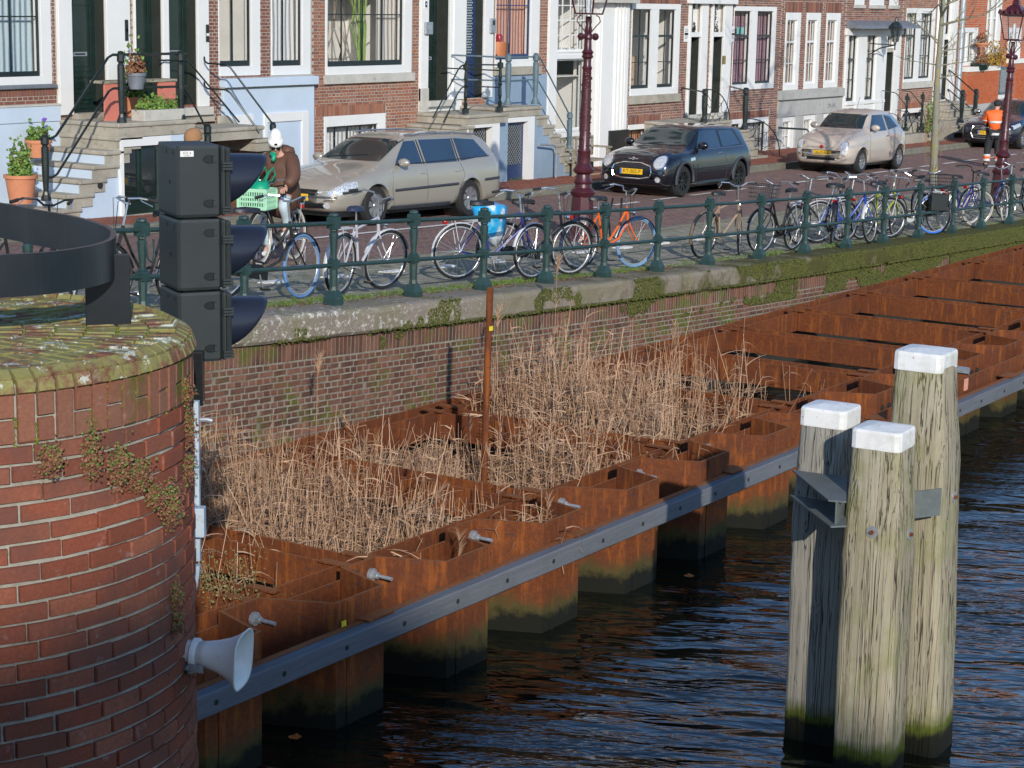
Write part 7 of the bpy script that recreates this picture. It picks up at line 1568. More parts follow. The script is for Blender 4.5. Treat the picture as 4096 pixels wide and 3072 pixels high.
c.plate(0, .47, 'RN-586-G'); c.mirror(.6, .97, 1, M['alloy']); c.mirror(.6, .97, -1, M['chrome'])
# ------------------------------------------------------------------ bicycles
def gz(x, y):                                                         # where a sight line meets the street
    z = 1.6
    for _ in range(80): q = atz(x, y, z); z = .5 * z + .5 * zs(q.x, q.y)
    return atz(x, y, z)
BM = {}
def bm(c, rough=.35, metal=0.):
    k = tuple(c) + (metal,)
    if k not in BM: BM[k] = plain('cycle_paint_%d' % len(BM), c, rough, metal, .1, 20)
    return BM[k]
WH = {}
def wheelmesh(tyre, rim, r=.34):
    k = (tyre, rim, r)
    if k not in WH:
        m = MB().tube([(r * math.cos(2 * math.pi * i / 30), 0, r * math.sin(2 * math.pi * i / 30)) for i in range(30)], .019, 6, closed=True); a = m.build('wheel', bm(tyre, .7), None, True)
        m = MB().tube([((r - .026) * math.cos(2 * math.pi * i / 30), 0, (r - .026) * math.sin(2 * math.pi * i / 30)) for i in range(30)], .012, 5, closed=True); b = m.build('rim', bm(rim, .3, .6), None, True)
        m = MB()
        for i in range(28):
            q = 2 * math.pi * i / 28; s_ = 1 if i % 2 else -1; u = q + (.5 if i % 4 < 2 else -.5); m.tube([(.02 * math.cos(u), .03 * s_, .02 * math.sin(u)), ((r - .03) * math.cos(q), 0, (r - .03) * math.sin(q))], .0014, 3, False)
        c = m.build('spokes', M['steel'], None, fix=False); m = MB().tube([(0, -.05, 0), (0, .05, 0)], .022, 8); d = m.build('hub', M['steel'], None, True); WH[k] = [o.data for o in (a, b, c, d)]
        for o in (a, b, c, d): bpy.data.objects.remove(o)
    return WH[k]
def bike(label, rear, front, col, tyre=(.02, .02, .02), tyre_f=None, rim=(.6, .6, .6), step=True, fender=(.02, .02, .02), rack=True, basket=None, crate=False, steer=0., lean=3., case=False, bar=(.6, .6, .6), saddle=(.015, .015, .015), extra=(), lamp=True, drop=False, z=None):
    rear = Vector((rear[0], rear[1])); front = Vector((front[0], front[1])); d = (front - rear).normalized(); mid = (rear + front) / 2; L_ = 1.08; r = .34
    zz = zs(mid.x, mid.y) + .008 if z is None else z; pit = (zs(mid.x + d.x * .5, mid.y) - zs(mid.x - d.x * .5, mid.y))
    t = thing('bicycle', label, 'bicycle', (mid.x, mid.y, zz), 0, 'bicycles parked along the railing'); ORG[t.name] = (0, 0, 0)
    t.rotation_euler = (R(lean), -pit, math.atan2(d.y, d.x)); t.rotation_mode = 'XYZ'
    RA, FA = Vector((-L_ / 2, 0, r + .02)), Vector((L_ / 2, 0, r + .02)); BB = Vector((-.09, 0, .29)); HT = Vector((.30, 0, .86)); HB = Vector((.345, 0, .68)); ST = Vector((-.24, 0, .80)); fr = bm(col)
    m = MB(); tb = .016
    m.tube([BB, ST], tb, 7).tube([HB, HT], tb * 1.2, 7)
    if step: m.tube([HT - Vector((-.01, 0, .03)), Vector((.16, 0, .58)), Vector((.02, 0, .40)), BB + Vector((-.02, 0, .14))], tb, 7).tube([HB, Vector((.2, 0, .42)), BB], tb, 7)
    else: m.tube([HT, ST - Vector((-.02, 0, .05))], tb, 7).tube([HB, BB], tb * 1.1, 7)
    for s_ in (-1, 1): m.tube([BB + Vector((0, s_ * .03, 0)), RA + Vector((0, s_ * .06, 0))], .009, 5).tube([ST - Vector((0, 0, .06)), RA + Vector((0, s_ * .06, 0))], .008, 5)
    m.build('frame', fr, t, True)
    m = MB().tube([ST, Vector((-.27, 0, .95))], .012, 6); m.build('seat_post', M['steel'], t, True)
    m = MB(); rg = []
    for x, w_, h in ((-.16, .02, 0), (-.12, .07, .0), (-.02, .10, .01), (.04, .07, .005), (.12, .025, .0), (.17, .016, -.01)): rg.append([(-.29 + x + .02, yy * w_, .98 + h + zz_) for yy, zz_ in ((-1, -.02), (-.8, .015), (0, .03), (.8, .015), (1, -.02), (0, -.035))])
    m.loft(rg).build('saddle', bm(saddle, .5), t, True)
    # steering assembly turns about the head tube
    ax = (HT - HB).normalized(); RM = Matrix.Rotation(R(steer), 3, ax)
    def fs(v): return HB + RM @ (Vector(v) - HB)
    fa = fs(FA); side_ = RM @ Vector((0, 1, 0))
    def wheel(c, R3, ty):
        me = wheelmesh(ty, rim); o = None
        for nm, q in zip(('wheel', 'rim', 'spokes', 'hub'), me):
            w_ = bpy.data.objects.new(nm, q); COL.objects.link(w_)
            if o is None: w_.parent = t; w_.matrix_local = Matrix.Translation(c) @ R3.to_4x4(); o = w_
            else: w_.parent = o
        return o
    wheel(RA - Vector((0, 0, .0)), Matrix.Identity(3), tyre); wheel(fa, RM, tyre_f or tyre)
    m = MB()
    for s_ in (-1, 1): m.tube([fs(HB + Vector((0, s_ * .02, -.02))), fs(HB.lerp(FA, .5) + Vector((-.03, s_ * .055, 0))), fa + side_ * s_ * .055], .010, 6)
    m.build('fork', fr, t, True)
    def fend(c, R3, a0, a1, nm):
        m = MB(); rr_ = r + .035; rg = []
        for i in range(15):
            a = R(a0 + (a1 - a0) * i / 14); rg.append([c + R3 @ Vector((rr_ * math.cos(a) * k, yy, rr_ * math.sin(a) * k)) for yy, k in ((-.028, .97), (0, 1.0), (.028, .97), (0, .985))])
        m.loft(rg).build(nm, bm(fender, .35), t, True)
    if fender: fend(RA, Matrix.Identity(3), 30, 200, 'rear_mudguard'); fend(fa, RM, 20, 168, 'front_mudguard')
    st = fs(HT + Vector((-.04, 0, .22))); m = MB()
    if drop: pts = [(0, -.2, .0), (.0, -.19, .01), (0, 0, .0), (0, .19, .01), (0, .2, 0)]; ends = [[(0, s_ * .2, 0), (.1, s_ * .21, -.01), (.13, s_ * .21, -.08), (.04, s_ * .21, -.14)] for s_ in (-1, 1)]
    else: pts = [(0, -.06, 0), (0, 0, 0), (0, .06, 0)]; ends = [[(0, s_ * .05, 0), (.05, s_ * .14, .05), (-.02, s_ * .25, .06), (-.2, s_ * .29, .03)] for s_ in (-1, 1)]
    tr = lambda v: st + RM @ Vector(v)
    m.tube([fs(HT), st], .012, 6).tube([tr(v) for v in pts], .011, 6)
    for e in ends: m.tube([tr(v) for v in e], .011, 6)
    hb = m.build('handlebar', bm(bar, .25, .8), t, True)
    for e in ends: MB().tube([tr(e[-1]), tr(Vector(e[-1]) + (Vector(e[-2]) - Vector(e[-1])).normalized() * .11)], .018, 7).build('grip', M['rubber'], hb, True); MB().tube([tr(Vector(e[-2])), tr(Vector(e[-2]) + Vector((-.02, 0, -.03))), tr(Vector(e[-1]) + Vector((.06, 0, -.05)))], .006, 4).build('brake_lever', M['steel'], hb)
    m = MB().tube([tr((0, .1, .05)), tr((.12, .05, .02)), fs(HB + Vector((.05, 0, .0)))], .004, 4); m.tube([tr((0, -.1, .05)), tr((.14, -.03, .05)), fs(HB + Vector((.05, 0, .1)))], .004, 4); m.build('cable', M['black'], t)
    m = MB().lathe([(.001, -.035), (.09, -.035), (.09, -.028), (.001, -.028)], BB, 20, 'y'); m.tube([BB + Vector((0, -.07, 0)), BB + Vector((.05, -.075, -.15))], .010, 5).tube([BB + Vector((0, .07, 0)), BB + Vector((-.05, .075, .15))], .010, 5); m.build('crankset', M['steel'], t)
    for v in ((.05, -.12, -.15), (-.05, .12, .15)): MB().obox(BB + Vector(v), (.045, 0, 0), (0, .04, 0), (0, 0, .010)).build('pedal', M['black'], t)
    if case: MB().prism([(BB.x + .12, BB.z + .06), (BB.x + .12, BB.z - .07), (RA.x, RA.z - .06), (RA.x - .04, RA.z), (RA.x, RA.z + .05), (BB.x, BB.z + .11)], -.06, -.025, 'xz').build('chain_case', M['black'], t, bevel=.01)
    else: MB().tube([BB + Vector((0, -.035, .09)), RA + Vector((0, -.04, .03))], .005, 4).tube([BB + Vector((0, -.035, -.09)), RA + Vector((0, -.04, -.03))], .005, 4).build('chain', M['rust'] if rim[0] < .4 else M['black'], t)
    if rack:
        m = MB(); z0 = .77
        for y in (-.05, 0, .05): m.tube([(-.32, y, z0), (-.72, y, z0)], .007, 5)
        for s_ in (-1, 1): m.tube([(-.38, s_ * .05, z0), RA + Vector((0, s_ * .06, 0))], .006, 4).tube([(-.65, s_ * .05, z0), RA + Vector((0, s_ * .06, 0))], .006, 4)
        m.tube([(-.72, -.05, z0), (-.72, .05, z0)], .007, 5).build('rack', bm(bar if not isinstance(rack, tuple) else rack, .4), t)
        MB().obox((-.76, 0, z0 - .04), (.02, 0, 0), (0, .04, 0), (0, 0, .025)).build('tail_lamp', M['red_lamp'], t, bevel=.008)
    if lamp: c = fs((.44, 0, .78)); m = MB().lathe([(.001, -.05), (.03, -.04), (.04, 0), (.001, .01)], (0, 0, 0), 10, 'x'); m.v = [c + RM @ Vector(v) for v in m.v]; m.build('headlamp', M['chrome'], t, True)
    if basket:
        m = MB(); z0, z1 = .82, 1.08; x0, x1, w0, w1 = .40, .72, .15, .2
        def bq(u, v, f): return fs((x0 + (x1 - x0) * u - .02 * f * (1 - u) + .04 * f * u, v * (w0 + (w1 - w0) * f), z0 + (z1 - z0) * f))
        for f in (0, .25, .5, .75, 1): m.tube([bq(0, -1, f), bq(1, -1, f), bq(1, 1, f), bq(0, 1, f)], .008 if f == 1 else .004, 4, closed=True)
        for k in range(9):
            for (a, b) in (((k / 8, -1), (k / 8, 1)), ): m.tube([bq(a[0], -1, 1), bq(a[0], -1, 0), bq(a[0], 1, 0), bq(a[0], 1, 1)], .003, 3, False)
            v = -1 + k / 4; m.tube([bq(0, v, 1), bq(0, v, 0), bq(1, v, 0), bq(1, v, 1)], .003, 3, False)
        m.build('front_basket', bm(basket, .5), t)
    return t, fs, RM
SIL, WHT, BLK = (.55, .56, .58), (.62, .58, .5), (.02, .02, .02)
bike('black bicycle mostly hidden by the bent black handrail', (12.2, 13.95), (13.3, 13.9), BLK, lean=4, bar=(.05, .05, .05), steer=25)
bike('black bicycle with a chain lock behind the signal, left of its hoods', (14.95, 13.95), (13.85, 14.0), BLK, lean=-3, rim=(.5, .5, .5), steer=-20, bar=SIL)
bike('black bicycle with a silver front mudguard and pale blue front tyre', (15.72, 14.12), (16.8, 13.82), BLK, BLK, (.12, .25, .5), SIL, True, BLK, True, steer=22, lean=3, bar=SIL, case=True, saddle=(.02, .02, .03))
bike('white and violet bicycle with silver rack, between the first two clear posts', (17.35, 13.78), (18.42, 13.98), (.5, .5, .55), BLK, None, SIL, False, (.6, .6, .6), SIL, steer=-18, lean=4, saddle=(.02, .03, .07))
t1, _, _ = bike('blue and silver bicycle carrying a light blue plastic bag on its rack', (20.22, 14.15), (21.15, 13.62), (.03, .04, .2), BLK, None, SIL, False, (.62, .62, .62), SIL, steer=20, lean=3, bar=SIL)
text('GAZELLE', 'frame_lettering', M['white'], t1, Matrix(((math.cos(.93), -math.sin(.93), 0, .13), (0, 0, -1, -.02), (math.sin(.93), math.cos(.93), 0, .50), (0, 0, 0, 1))), .045, .0005)
bike('black bicycle with a bright white rimmed wheel in front of the maroon lamp', (21.1, 14.15), (22.15, 13.62), (.012, .014, .02), BLK, None, (.75, .75, .75), False, BLK, True, steer=8, lean=3, bar=SIL, case=True)
t2, _, _ = bike('orange bicycle with a pale blue front tyre and a heavy chain lock', (22.88, 14.0), (23.94, 13.72), (.75, .13, .015), BLK, (.15, .3, .5), SIL, True, (.02, .03, .08), (.02, .02, .02), steer=-6, lean=2, bar=SIL)
MB().tube([(.05, .03, .98), (.0, .03, .7), (.06, .03, .45), (.16, .03, .42), (.24, .03, .6), (.22, .03, .98)], .016, 6).build('chain_lock', M['black'], t2, True)
bike('rusty beige bicycle with a dull mudguard, right of the gap in the row', (26.15, 13.82), (27.2, 13.72), (.35, .25, .17), BLK, None, (.45, .42, .38), False, (.16, .12, .08), False, steer=30, lean=4, bar=SIL)
bike('black bicycle with a dark wire basket over its front wheel', (28.86, 13.62), (27.78, 13.66), BLK, BLK, None, SIL, True, BLK, True, (.04, .04, .04), steer=-10, lean=-3, bar=(.5, .5, .5), case=True)
def bp(x, y): q = gz(3000 + x / 2.018, 700 + y / 2.018); return q.x, max(13.55, min(14.6, q.y))
def b2(label, cx_, cy, ang, *a, **k): q = bp(cx_, cy); u = (math.cos(R(ang)) * .54, math.sin(R(ang)) * .54); return bike(label, (q[0] - u[0], q[1] - u[1] + .1), (q[0] + u[0], q[1] + u[1] + .1), *a, **k)
b2('old bicycle with silver mudguards beside the basket bicycle', 610, 560, 160, (.05, .05, .06), BLK, None, SIL, False, SIL, SIL, steer=15, lean=3)
b2('bright blue bicycle leaning with its front wheel turned', 800, 560, -35, (.02, .08, .45), BLK, None, SIL, True, SIL, True, steer=40, lean=4, bar=SIL)
b2('lime green racing bicycle with white dropped handlebars', 1080, 520, -12, (.28, .35, .03), BLK, None, (.7, .7, .68), False, None, False, steer=10, lean=4, bar=(.75, .75, .75), drop=True)
t3, _, _ = b2('bicycle with a blue tyre and black panniers', 1300, 480, 140, BLK, (.03, .15, .6), BLK, SIL, True, (.5, .5, .5), True, steer=0, lean=3)
for s_ in (-1, 1): MB().box(-.72, s_ * .07, .42, -.38, s_ * .2, .74).build('pannier', M['black'], t3, bevel=.02)
b2('dark blue bicycle with a front carrier near the tree', 1470, 455, -140, (.02, .03, .13), BLK, None, SIL, True, BLK, True, (.03, .03, .03), steer=20, lean=3, bar=SIL)
b2('violet blue bicycle with cream tyres right of the tree', 1730, 430, -10, (.03, .03, .2), (.45, .42, .36), None, SIL, True, BLK, True, steer=-25, lean=3, bar=(.05, .05, .05))
b2('dark blue bicycle with white handlebars and a pink lock near the right edge', 2000, 400, -20, (.02, .03, .12), WHT, None, SIL, True, BLK, True, steer=30, lean=2, bar=SIL)
b2('small black bicycle at the right edge with a red lamp', 2190, 345, 170, BLK, BLK, None, SIL, True, BLK, True, lean=3)
b2('black bicycle half hidden behind the blue one', 720, 545, 20, BLK, BLK, None, SIL, True, BLK, True, lean=3, steer=-15)
b2('grey bicycle behind the lime green racer', 960, 520, 150, (.2, .2, .22), BLK, None, SIL, True, (.3, .3, .3), True, lean=3, steer=10)
# plastic bag on the rack
bp_ = Vector((20.62, 13.95, zs(20.4, 14) + .86)); t = thing('plastic_bag', 'light blue and white plastic bag hanging from a bicycle rack', 'bag', tuple(bp_))
def bagmat():
    tt = MT('blue_white_bag', .35, 0); n = tt.noise(5, 2, .4); tt.col(tt.ramp(n, [(.42, (.02, .38, .75)), (.5, (.08, .5, .85)), (.56, (.7, .75, .78))])); tt.bump(tt.noise(16, 3), .7, .02); return tt.m
m = MB(); rg = []
for z, a, b in ((.08, .12, .06), (.09, .30, .13), (.02, .33, .14), (-.12, .27, .12), (-.30, .20, .09), (-.44, .07, .04)): rg.append([bp_ + Vector((math.cos(q * .628) * a * (1 + random.uniform(-.15, .15)) + (.1 - z) * .3, math.sin(q * .628) * b * (1 + random.uniform(-.2, .2)), z + random.uniform(-.02, .02))) for q in range(10)])
m.loft(rg).build('bag', bagmat(), t, 2)
# ------------------------------------------------------------------ people
def skin(name, pts, edges, mat, parent, root=0, lv=1, **k):
    """pts: name -> (x, y, z, r); grows one continuous surface over the joints"""
    keys = list(pts); me = bpy.data.meshes.new(name); me.from_pydata([pts[q][:3] for q in keys], [(keys.index(a), keys.index(b)) for a, b in edges], []); o = bpy.data.objects.new(name, me); COL.objects.link(o)
    md = o.modifiers.new('skin', 'SKIN'); md.use_smooth_shade = True
    for i, q in enumerate(keys):
        r = pts[q][3]; me.skin_vertices[0].data[i].radius = r if hasattr(r, '__len__') else (r, r); me.skin_vertices[0].data[i].use_root = (i == root)
    sb = o.modifiers.new('sub', 'SUBSURF'); sb.levels = lv; sb.render_levels = lv; me.materials.append(mat)
    bpy.context.view_layer.update(); ev = o.evaluated_get(bpy.context.evaluated_depsgraph_get()); m2 = bpy.data.meshes.new_from_object(ev); bpy.data.objects.remove(o)
    m2.materials.clear(); m2.materials.append(mat); m2.polygons.foreach_set('use_smooth', [True] * len(m2.polygons))
    o = bpy.data.objects.new(name, m2); COL.objects.link(o); o.parent = parent; return o
M['skin'] = plain('skin_tone', (.55, .3, .22), .55, 0, .06, 20); M['coat'] = plain('brown_down_coat', (.11, .05, .03), .6, 0, .12, 8); M['jeans'] = plain('light_jeans', (.5, .6, .66), .8, 0, .06, 20); M['knit_white'] = plain('white_knit', (.78, .77, .74), .9, 0, .05, 30); M['knit_brown'] = plain('tan_knit', (.33, .17, .08), .9, 0, .08, 30)
M['hi_vis'] = plain('orange_hi_vis', (.9, .14, .02), .6, 0, .05, 8); M['grey_band'] = plain('reflective_band', (.62, .62, .6), .4); M['dark_cloth'] = plain('dark_cloth', (.02, .022, .026), .8, 0, .2, 10); M['shoe_white'] = plain('white_shoe', (.7, .7, .68), .6); M['green_bag'] = plain('green_bag', (.0, .3, .16), .45, 0, .1, 6); M['hair'] = plain('blond_hair', (.45, .28, .13), .6)
def ell(c, r, n=14, tilt=0.):
    m = MB(); prof = [(math.cos(R(a)), math.sin(R(a))) for a in range(-90, 91, 15)]; m.lathe([(max(p, .002), q) for p, q in prof], n=n)
    R3 = Matrix.Rotation(tilt, 3, 'Y'); m.v = [Vector(c) + R3 @ Vector((x * r[0], y * r[1], z * r[2])) for x, y, z in m.v]; return m
def hand(t, w_, d, up, s=1., mat=None):
    """palm with four unequal bent fingers and a thumb, closing round a grip"""
    w_, d, up = Vector(w_), Vector(d).normalized(), Vector(up).normalized(); sd = d.cross(up).normalized(); P = {}; E = []
    P['w'] = (*w_, .022 * s); P['p'] = (*(w_ + d * .05 * s), .028 * s); E.append(('w', 'p'))
    for i, L_ in enumerate((.065, .075, .07, .055)):
        b = w_ + d * .085 * s + sd * (i - 1.5) * .019 * s; k1 = b + d * L_ * .45 * s - up * .012 * s; k2 = k1 + d * L_ * .2 * s - up * L_ * .5 * s
        P['b%d' % i] = (*b, .0095 * s); P['k%d' % i] = (*k1, .0085 * s); P['t%d' % i] = (*k2, .0075 * s); E += [('p', 'b%d' % i), ('b%d' % i, 'k%d' % i), ('k%d' % i, 't%d' % i)]
    a = w_ + d * .03 * s - sd * .03 * s; b = a + d * .035 * s - sd * .012 * s - up * .015 * s; P['ta'] = (*a, .011 * s); P['tb'] = (*b, .009 * s); P['tc'] = (*(b + d * .02 * s - up * .015 * s), .008 * s); E += [('p', 'ta'), ('ta', 'tb'), ('tb', 'tc')]
    return skin('hand', P, E, mat or M['skin'], t)
def head(t, c, f, tilt=0., s=1.):
    """skull, jaw, nose, ears, eyes and mouth; f is the horizontal direction faced"""
    f = Vector(f).normalized(); sd = Vector((-f.y, f.x, 0)); c = Vector(c); up = Vector((0, 0, 1)); ff = (f * math.cos(tilt) - up * math.sin(tilt)); uu = (up * math.cos(tilt) + f * math.sin(tilt))
    m = MB(); rg = []
    for z, a, b, o in ((-.115, .03, .028, .045), (-.10, .055, .05, .03), (-.06, .072, .064, .015), (-.01, .085, .072, .004), (.04, .095, .077, -.006), (.08, .09, .073, -.01), (.11, .06, .05, -.012), (.122, .02, .018, -.01)):
        rg.append([c + uu * z * s + ff * (o + a * math.cos(q * .393)) * s + sd * b * math.sin(q * .393) * s for q in range(16)])
    m.loft(rg); h_ = m.build('head', M['skin'], t, 2)
    MB().loft([[c + ff * (.083 + .02 * k) * s + uu * (-.005 - .018 * k) * s + sd * .013 * s * math.cos(q) * (1 + .3 * k) + uu * .013 * s * math.sin(q) for q in (0, 1.57, 3.14, 4.71)] for k in (0, .5, 1)]).build('nose', M['skin'], h_, 2)
    for k in (-1, 1):
        ell(c + sd * .074 * k * s + uu * -.005 * s, (.02 * s, .01 * s, .03 * s), 8).build('ear', M['skin'], h_, 2); ell(c + ff * .083 * s + sd * .03 * k * s + uu * .012 * s, (.009 * s, .012 * s, .007 * s), 8).build('eye', M['dark_cloth'], h_, 2)
    ell(c + ff * .083 * s - uu * .055 * s, (.006, .022 * s, .006), 8).build('mouth', M['salmon'], h_, 2); return h_, ff, uu, sd
# woman on a bicycle with a green crate
wx, wy = 20.42, 17.3; wz = zs(wx, wy)
bt, fs, RM = bike('black bicycle ridden by the woman, with a light green crate on the front carrier', (wx + .55, wy + .12), (wx - .5, wy - .15), BLK, WHT, None, (.6, .58, .5), True, BLK, True, steer=0, lean=0, bar=(.4, .4, .4), z=wz + .008)
bt['group'] = 'bicycle on the road'
dirv = (Vector((wx - .5, wy - .15)) - Vector((wx + .55, wy + .12))).normalized(); BX = lambda x, y, z: Vector((wx + .025 + dirv.x * x - dirv.y * y, wy - .015 + dirv.y * x + dirv.x * y, wz + z))
cr_ = BX(.58, 0, .80); t = thing('crate', 'light green plastic crate with slotted sides on the front of the ridden bicycle', 'crate', tuple(cr_)); M['crate'] = plain('pale_green_plastic', (.38, .68, .45), .5, 0, .04, 6)
A_, B_ = Vector((dirv.x, dirv.y, 0)), Vector((-dirv.y, dirv.x, 0)); hw, hl, hh_ = .20, .155, .13
m = MB(); m.obox(cr_, A_ * hl, B_ * hw, Z_ * .008)
for s_ in (-1, 1):
    for zz, th_ in ((.02, .02), (.10, .012), (.16, .012), (.25, .022)): m.obox(cr_ + A_ * s_ * hl + Z_ * zz, A_ * .008, B_ * (hw + .008), Z_ * th_).obox(cr_ + B_ * s_ * hw + Z_ * zz, A_ * (hl - .009), B_ * .008, Z_ * th_)
    for k in range(13): q = -1 + k / 6; m.obox(cr_ + A_ * s_ * hl + B_ * hw * q + Z_ * .13, A_ * .006, B_ * (.007 if abs(q) < .99 else .02), Z_ * .12)
    for k in range(11): q = -.95 + k * .19; m.obox(cr_ + B_ * s_ * hw + A_ * hl * q + Z_ * .13, A_ * (.007 if abs(q) < .94 else .014), B_ * .006, Z_ * .12)
m.build('crate_body', M['crate'], t)
t = thing('shopping_bag', 'green shopping bag with two loop handles standing in the crate', 'bag', tuple(cr_ + Z_ * .05)); m = MB()
m.loft([[cr_ + Z_ * z + A_ * math.cos(q * .785) * a * .8 + B_ * math.sin(q * .785) * a * (1 + random.uniform(-.1, .1)) - A_ * z * .25 for q in range(8)] for z, a in ((.02, .12), (.2, .14), (.28, .15), (.34, .12), (.35, .10))]).build('bag', M['green_bag'], t, 2)
for s_ in (-1, 1): b0 = cr_ + Z_ * .34 + B_ * s_ * .06 - A_ * .12; MB().tube([b0, b0 + Z_ * .12 - A_ * .1, b0 + Z_ * .17 - A_ * .24, b0 + Z_ * .08 - A_ * .30, b0 - A_ * .2, b0], .011, 6).build('loop_handle', M['green_bag'], t, True)
t = thing('person', 'woman in a long brown padded coat and white beanie riding a bicycle, looking down', 'person', (wx, wy, wz)); ORG[t.name] = (0, 0, 0); t.location = (0, 0, 0)
V = lambda x, y, z, r: (*BX(x, y, z), r)
hd_c = BX(.02, 0, 1.60)
P = {'pelvis': V(-.25, 0, .98, .13), 'waist': V(-.20, 0, 1.14, .12), 'chest': V(-.12, 0, 1.34, .135), 'neck': V(-.05, 0, 1.48, .05), 'head': V(.0, 0, 1.58, .07), 'sl': V(-.10, -.17, 1.40, .06), 'sr': V(-.10, .17, 1.40, .06), 'el': V(.08, -.25, 1.18, .045), 'er': V(.08, .25, 1.18, .045), 'wl': V(.22, -.24, 1.06, .03), 'wr': V(.22, .24, 1.06, .03),
     'hl': V(-.22, -.1, .95, .09), 'hr': V(-.22, .1, .95, .09), 'kl': V(.14, -.13, .66, .06), 'kr': V(.10, .13, .82, .06), 'al': V(-.02, -.12, .24, .04), 'ar': V(-.12, .12, .52, .04), 'tl': V(.12, -.12, .17, .03), 'tr': V(.04, .12, .45, .03)}
skin('body', P, [('pelvis', 'waist'), ('waist', 'chest'), ('chest', 'neck'), ('neck', 'head'), ('chest', 'sl'), ('chest', 'sr'), ('sl', 'el'), ('sr', 'er'), ('el', 'wl'), ('er', 'wr'), ('pelvis', 'hl'), ('pelvis', 'hr'), ('hl', 'kl'), ('hr', 'kr'), ('kl', 'al'), ('kr', 'ar'), ('al', 'tl'), ('ar', 'tr')], M['skin'], t)
P = {'pelvis': V(-.25, 0, .96, .20), 'waist': V(-.20, 0, 1.12, .215), 'chest': V(-.12, 0, 1.32, .22), 'collar': V(-.05, 0, 1.47, .135), 'sl': V(-.10, -.19, 1.40, .13), 'sr': V(-.10, .19, 1.40, .13), 'el': V(.07, -.29, 1.18, .11), 'er': V(.07, .29, 1.18, .11), 'wl': V(.22, -.25, 1.07, .075), 'wr': V(.22, .25, 1.07, .075), 'sk': V(-.14, -.05, .80, .25), 'hem': V(-.06, -.07, .60, .25), 'back': V(-.36, 0, .72, .13)}
skin('padded_coat', P, [('pelvis', 'waist'), ('waist', 'chest'), ('chest', 'collar'), ('chest', 'sl'), ('chest', 'sr'), ('sl', 'el'), ('sr', 'er'), ('el', 'wl'), ('er', 'wr'), ('pelvis', 'sk'), ('sk', 'hem'), ('pelvis', 'back')], M['coat'], t)
skin('hood', {'a': V(-.16, -.15, 1.49, .08), 'b': V(-.26, 0, 1.50, .11), 'c': V(-.16, .15, 1.49, .08)}, [('a', 'b'), ('b', 'c')], M['coat'], t, 1)
skin('jeans', {'h': V(-.1, -.12, .86, .085), 'k': V(.13, -.14, .66, .075), 's': V(.04, -.13, .42, .07), 'a': V(-.02, -.12, .22, .09)}, [('h', 'k'), ('k', 's'), ('s', 'a')], M['jeans'], t); skin('jeans', {'h': V(-.1, .12, .90, .085), 'k': V(.12, .14, .80, .075), 's': V(-.02, .13, .64, .065), 'a': V(-.12, .12, .46, .085)}, [('h', 'k'), ('k', 's'), ('s', 'a')], M['jeans'], t)
for a, b in ((-.02, -.12), (-.12, .12)): z = .16 if b < 0 else .42; skin('shoe', {'a': V(a, b, z + .02, .05), 'b': V(a + .11, b, z - .015, .045), 'c': V(a + .2, b, z - .025, .032)}, [('a', 'b'), ('b', 'c')], M['shoe_white'], t)
h_, ff, uu, sd = head(t, hd_c, (dirv.x * .8 - .3, dirv.y * .8 - .75, 0), .55)
m = MB(); rg = []
for z, a in ((.02, .108), (.03, .118), (.075, .118), (.08, .109), (.13, .098), (.18, .078), (.215, .045), (.225, .012)): rg.append([hd_c + uu * z - ff * (.01 + z * .12) + ff * math.cos(q * .393) * a + sd * math.sin(q * .393) * a * .88 for q in range(16)])
m.loft(rg).build('beanie', M['knit_white'], h_, 2); MB().obox(hd_c + ff * .098 + uu * .075, ff * .004, sd * .02, uu * .014).build('label', M['black'], h_)
m = MB()
for k in (-1, 1): m.tube([hd_c + ff * .094 + sd * (.034 * k + .024 * math.cos(q)) + uu * (.008 + .02 * math.sin(q)) for q in (0, 1, 2, 3, 4, 5)], .009, 5, closed=True); m.obox(hd_c + ff * .093 + sd * .034 * k + uu * .008, ff * .003, sd * .022, uu * .018)
m.build('sunglasses', M['black'], h_); ell(hd_c - ff * .03 - uu * .07, (.08, .085, .09), 12).build('hair', M['hair'], h_, 2); skin('scarf', {'a': V(.02, -.06, 1.49, .05), 'b': V(.08, .01, 1.46, .04), 'c': V(.11, .0, 1.38, .03)}, [('a', 'b'), ('b', 'c')], M['green_bag'], t)
for s_ in (-1, 1): hand(t, BX(.22, .245 * s_, 1.06), A_ - Z_ * .25, Z_ * 1 + A_ * .3)
# man seen over the signal
q = atd(790, 640, 22.5); mz = zs(q.x, q.y); t = thing('person', 'man in a tan beanie, only hat and eyes showing above the black signal', 'person', (q.x, q.y, mz)); ORG[t.name] = (0, 0, 0); t.location = (0, 0, 0)
top = atd(772, 515, 22.5); H_ = top.z - mz; qx, qy = top.x, top.y; s_ = 1.0; zt = top.z
def U(u, v, z, r): p = Vector((qx, qy, zt)) + RH * u + FH * v; return (p.x, p.y, zt - z, r)
P = {'pelvis': U(.12, 0, .92, .13), 'waist': U(.12, 0, .72, .13), 'chest': U(.12, 0, .48, .15), 'neck': U(.05, 0, .30, .055), 'head': U(.0, 0, .18, .07), 'sl': U(.12, -.2, .40, .07), 'sr': U(.2, .2, .38, .07), 'el': U(.0, -.26, .68, .05), 'er': U(.1, .26, .66, .05), 'wl': U(-.2, -.2, .80, .035), 'wr': U(-.15, .2, .80, .035), 'hl': U(.12, -.1, .98, .09), 'hr': U(.12, .1, .98, .09), 'kl': U(-.05, -.12, 1.3, .07), 'kr': U(.1, .12, 1.38, .07), 'al': U(.05, -.12, 1.72, .05), 'ar': U(.2, .12, 1.74, .05)}
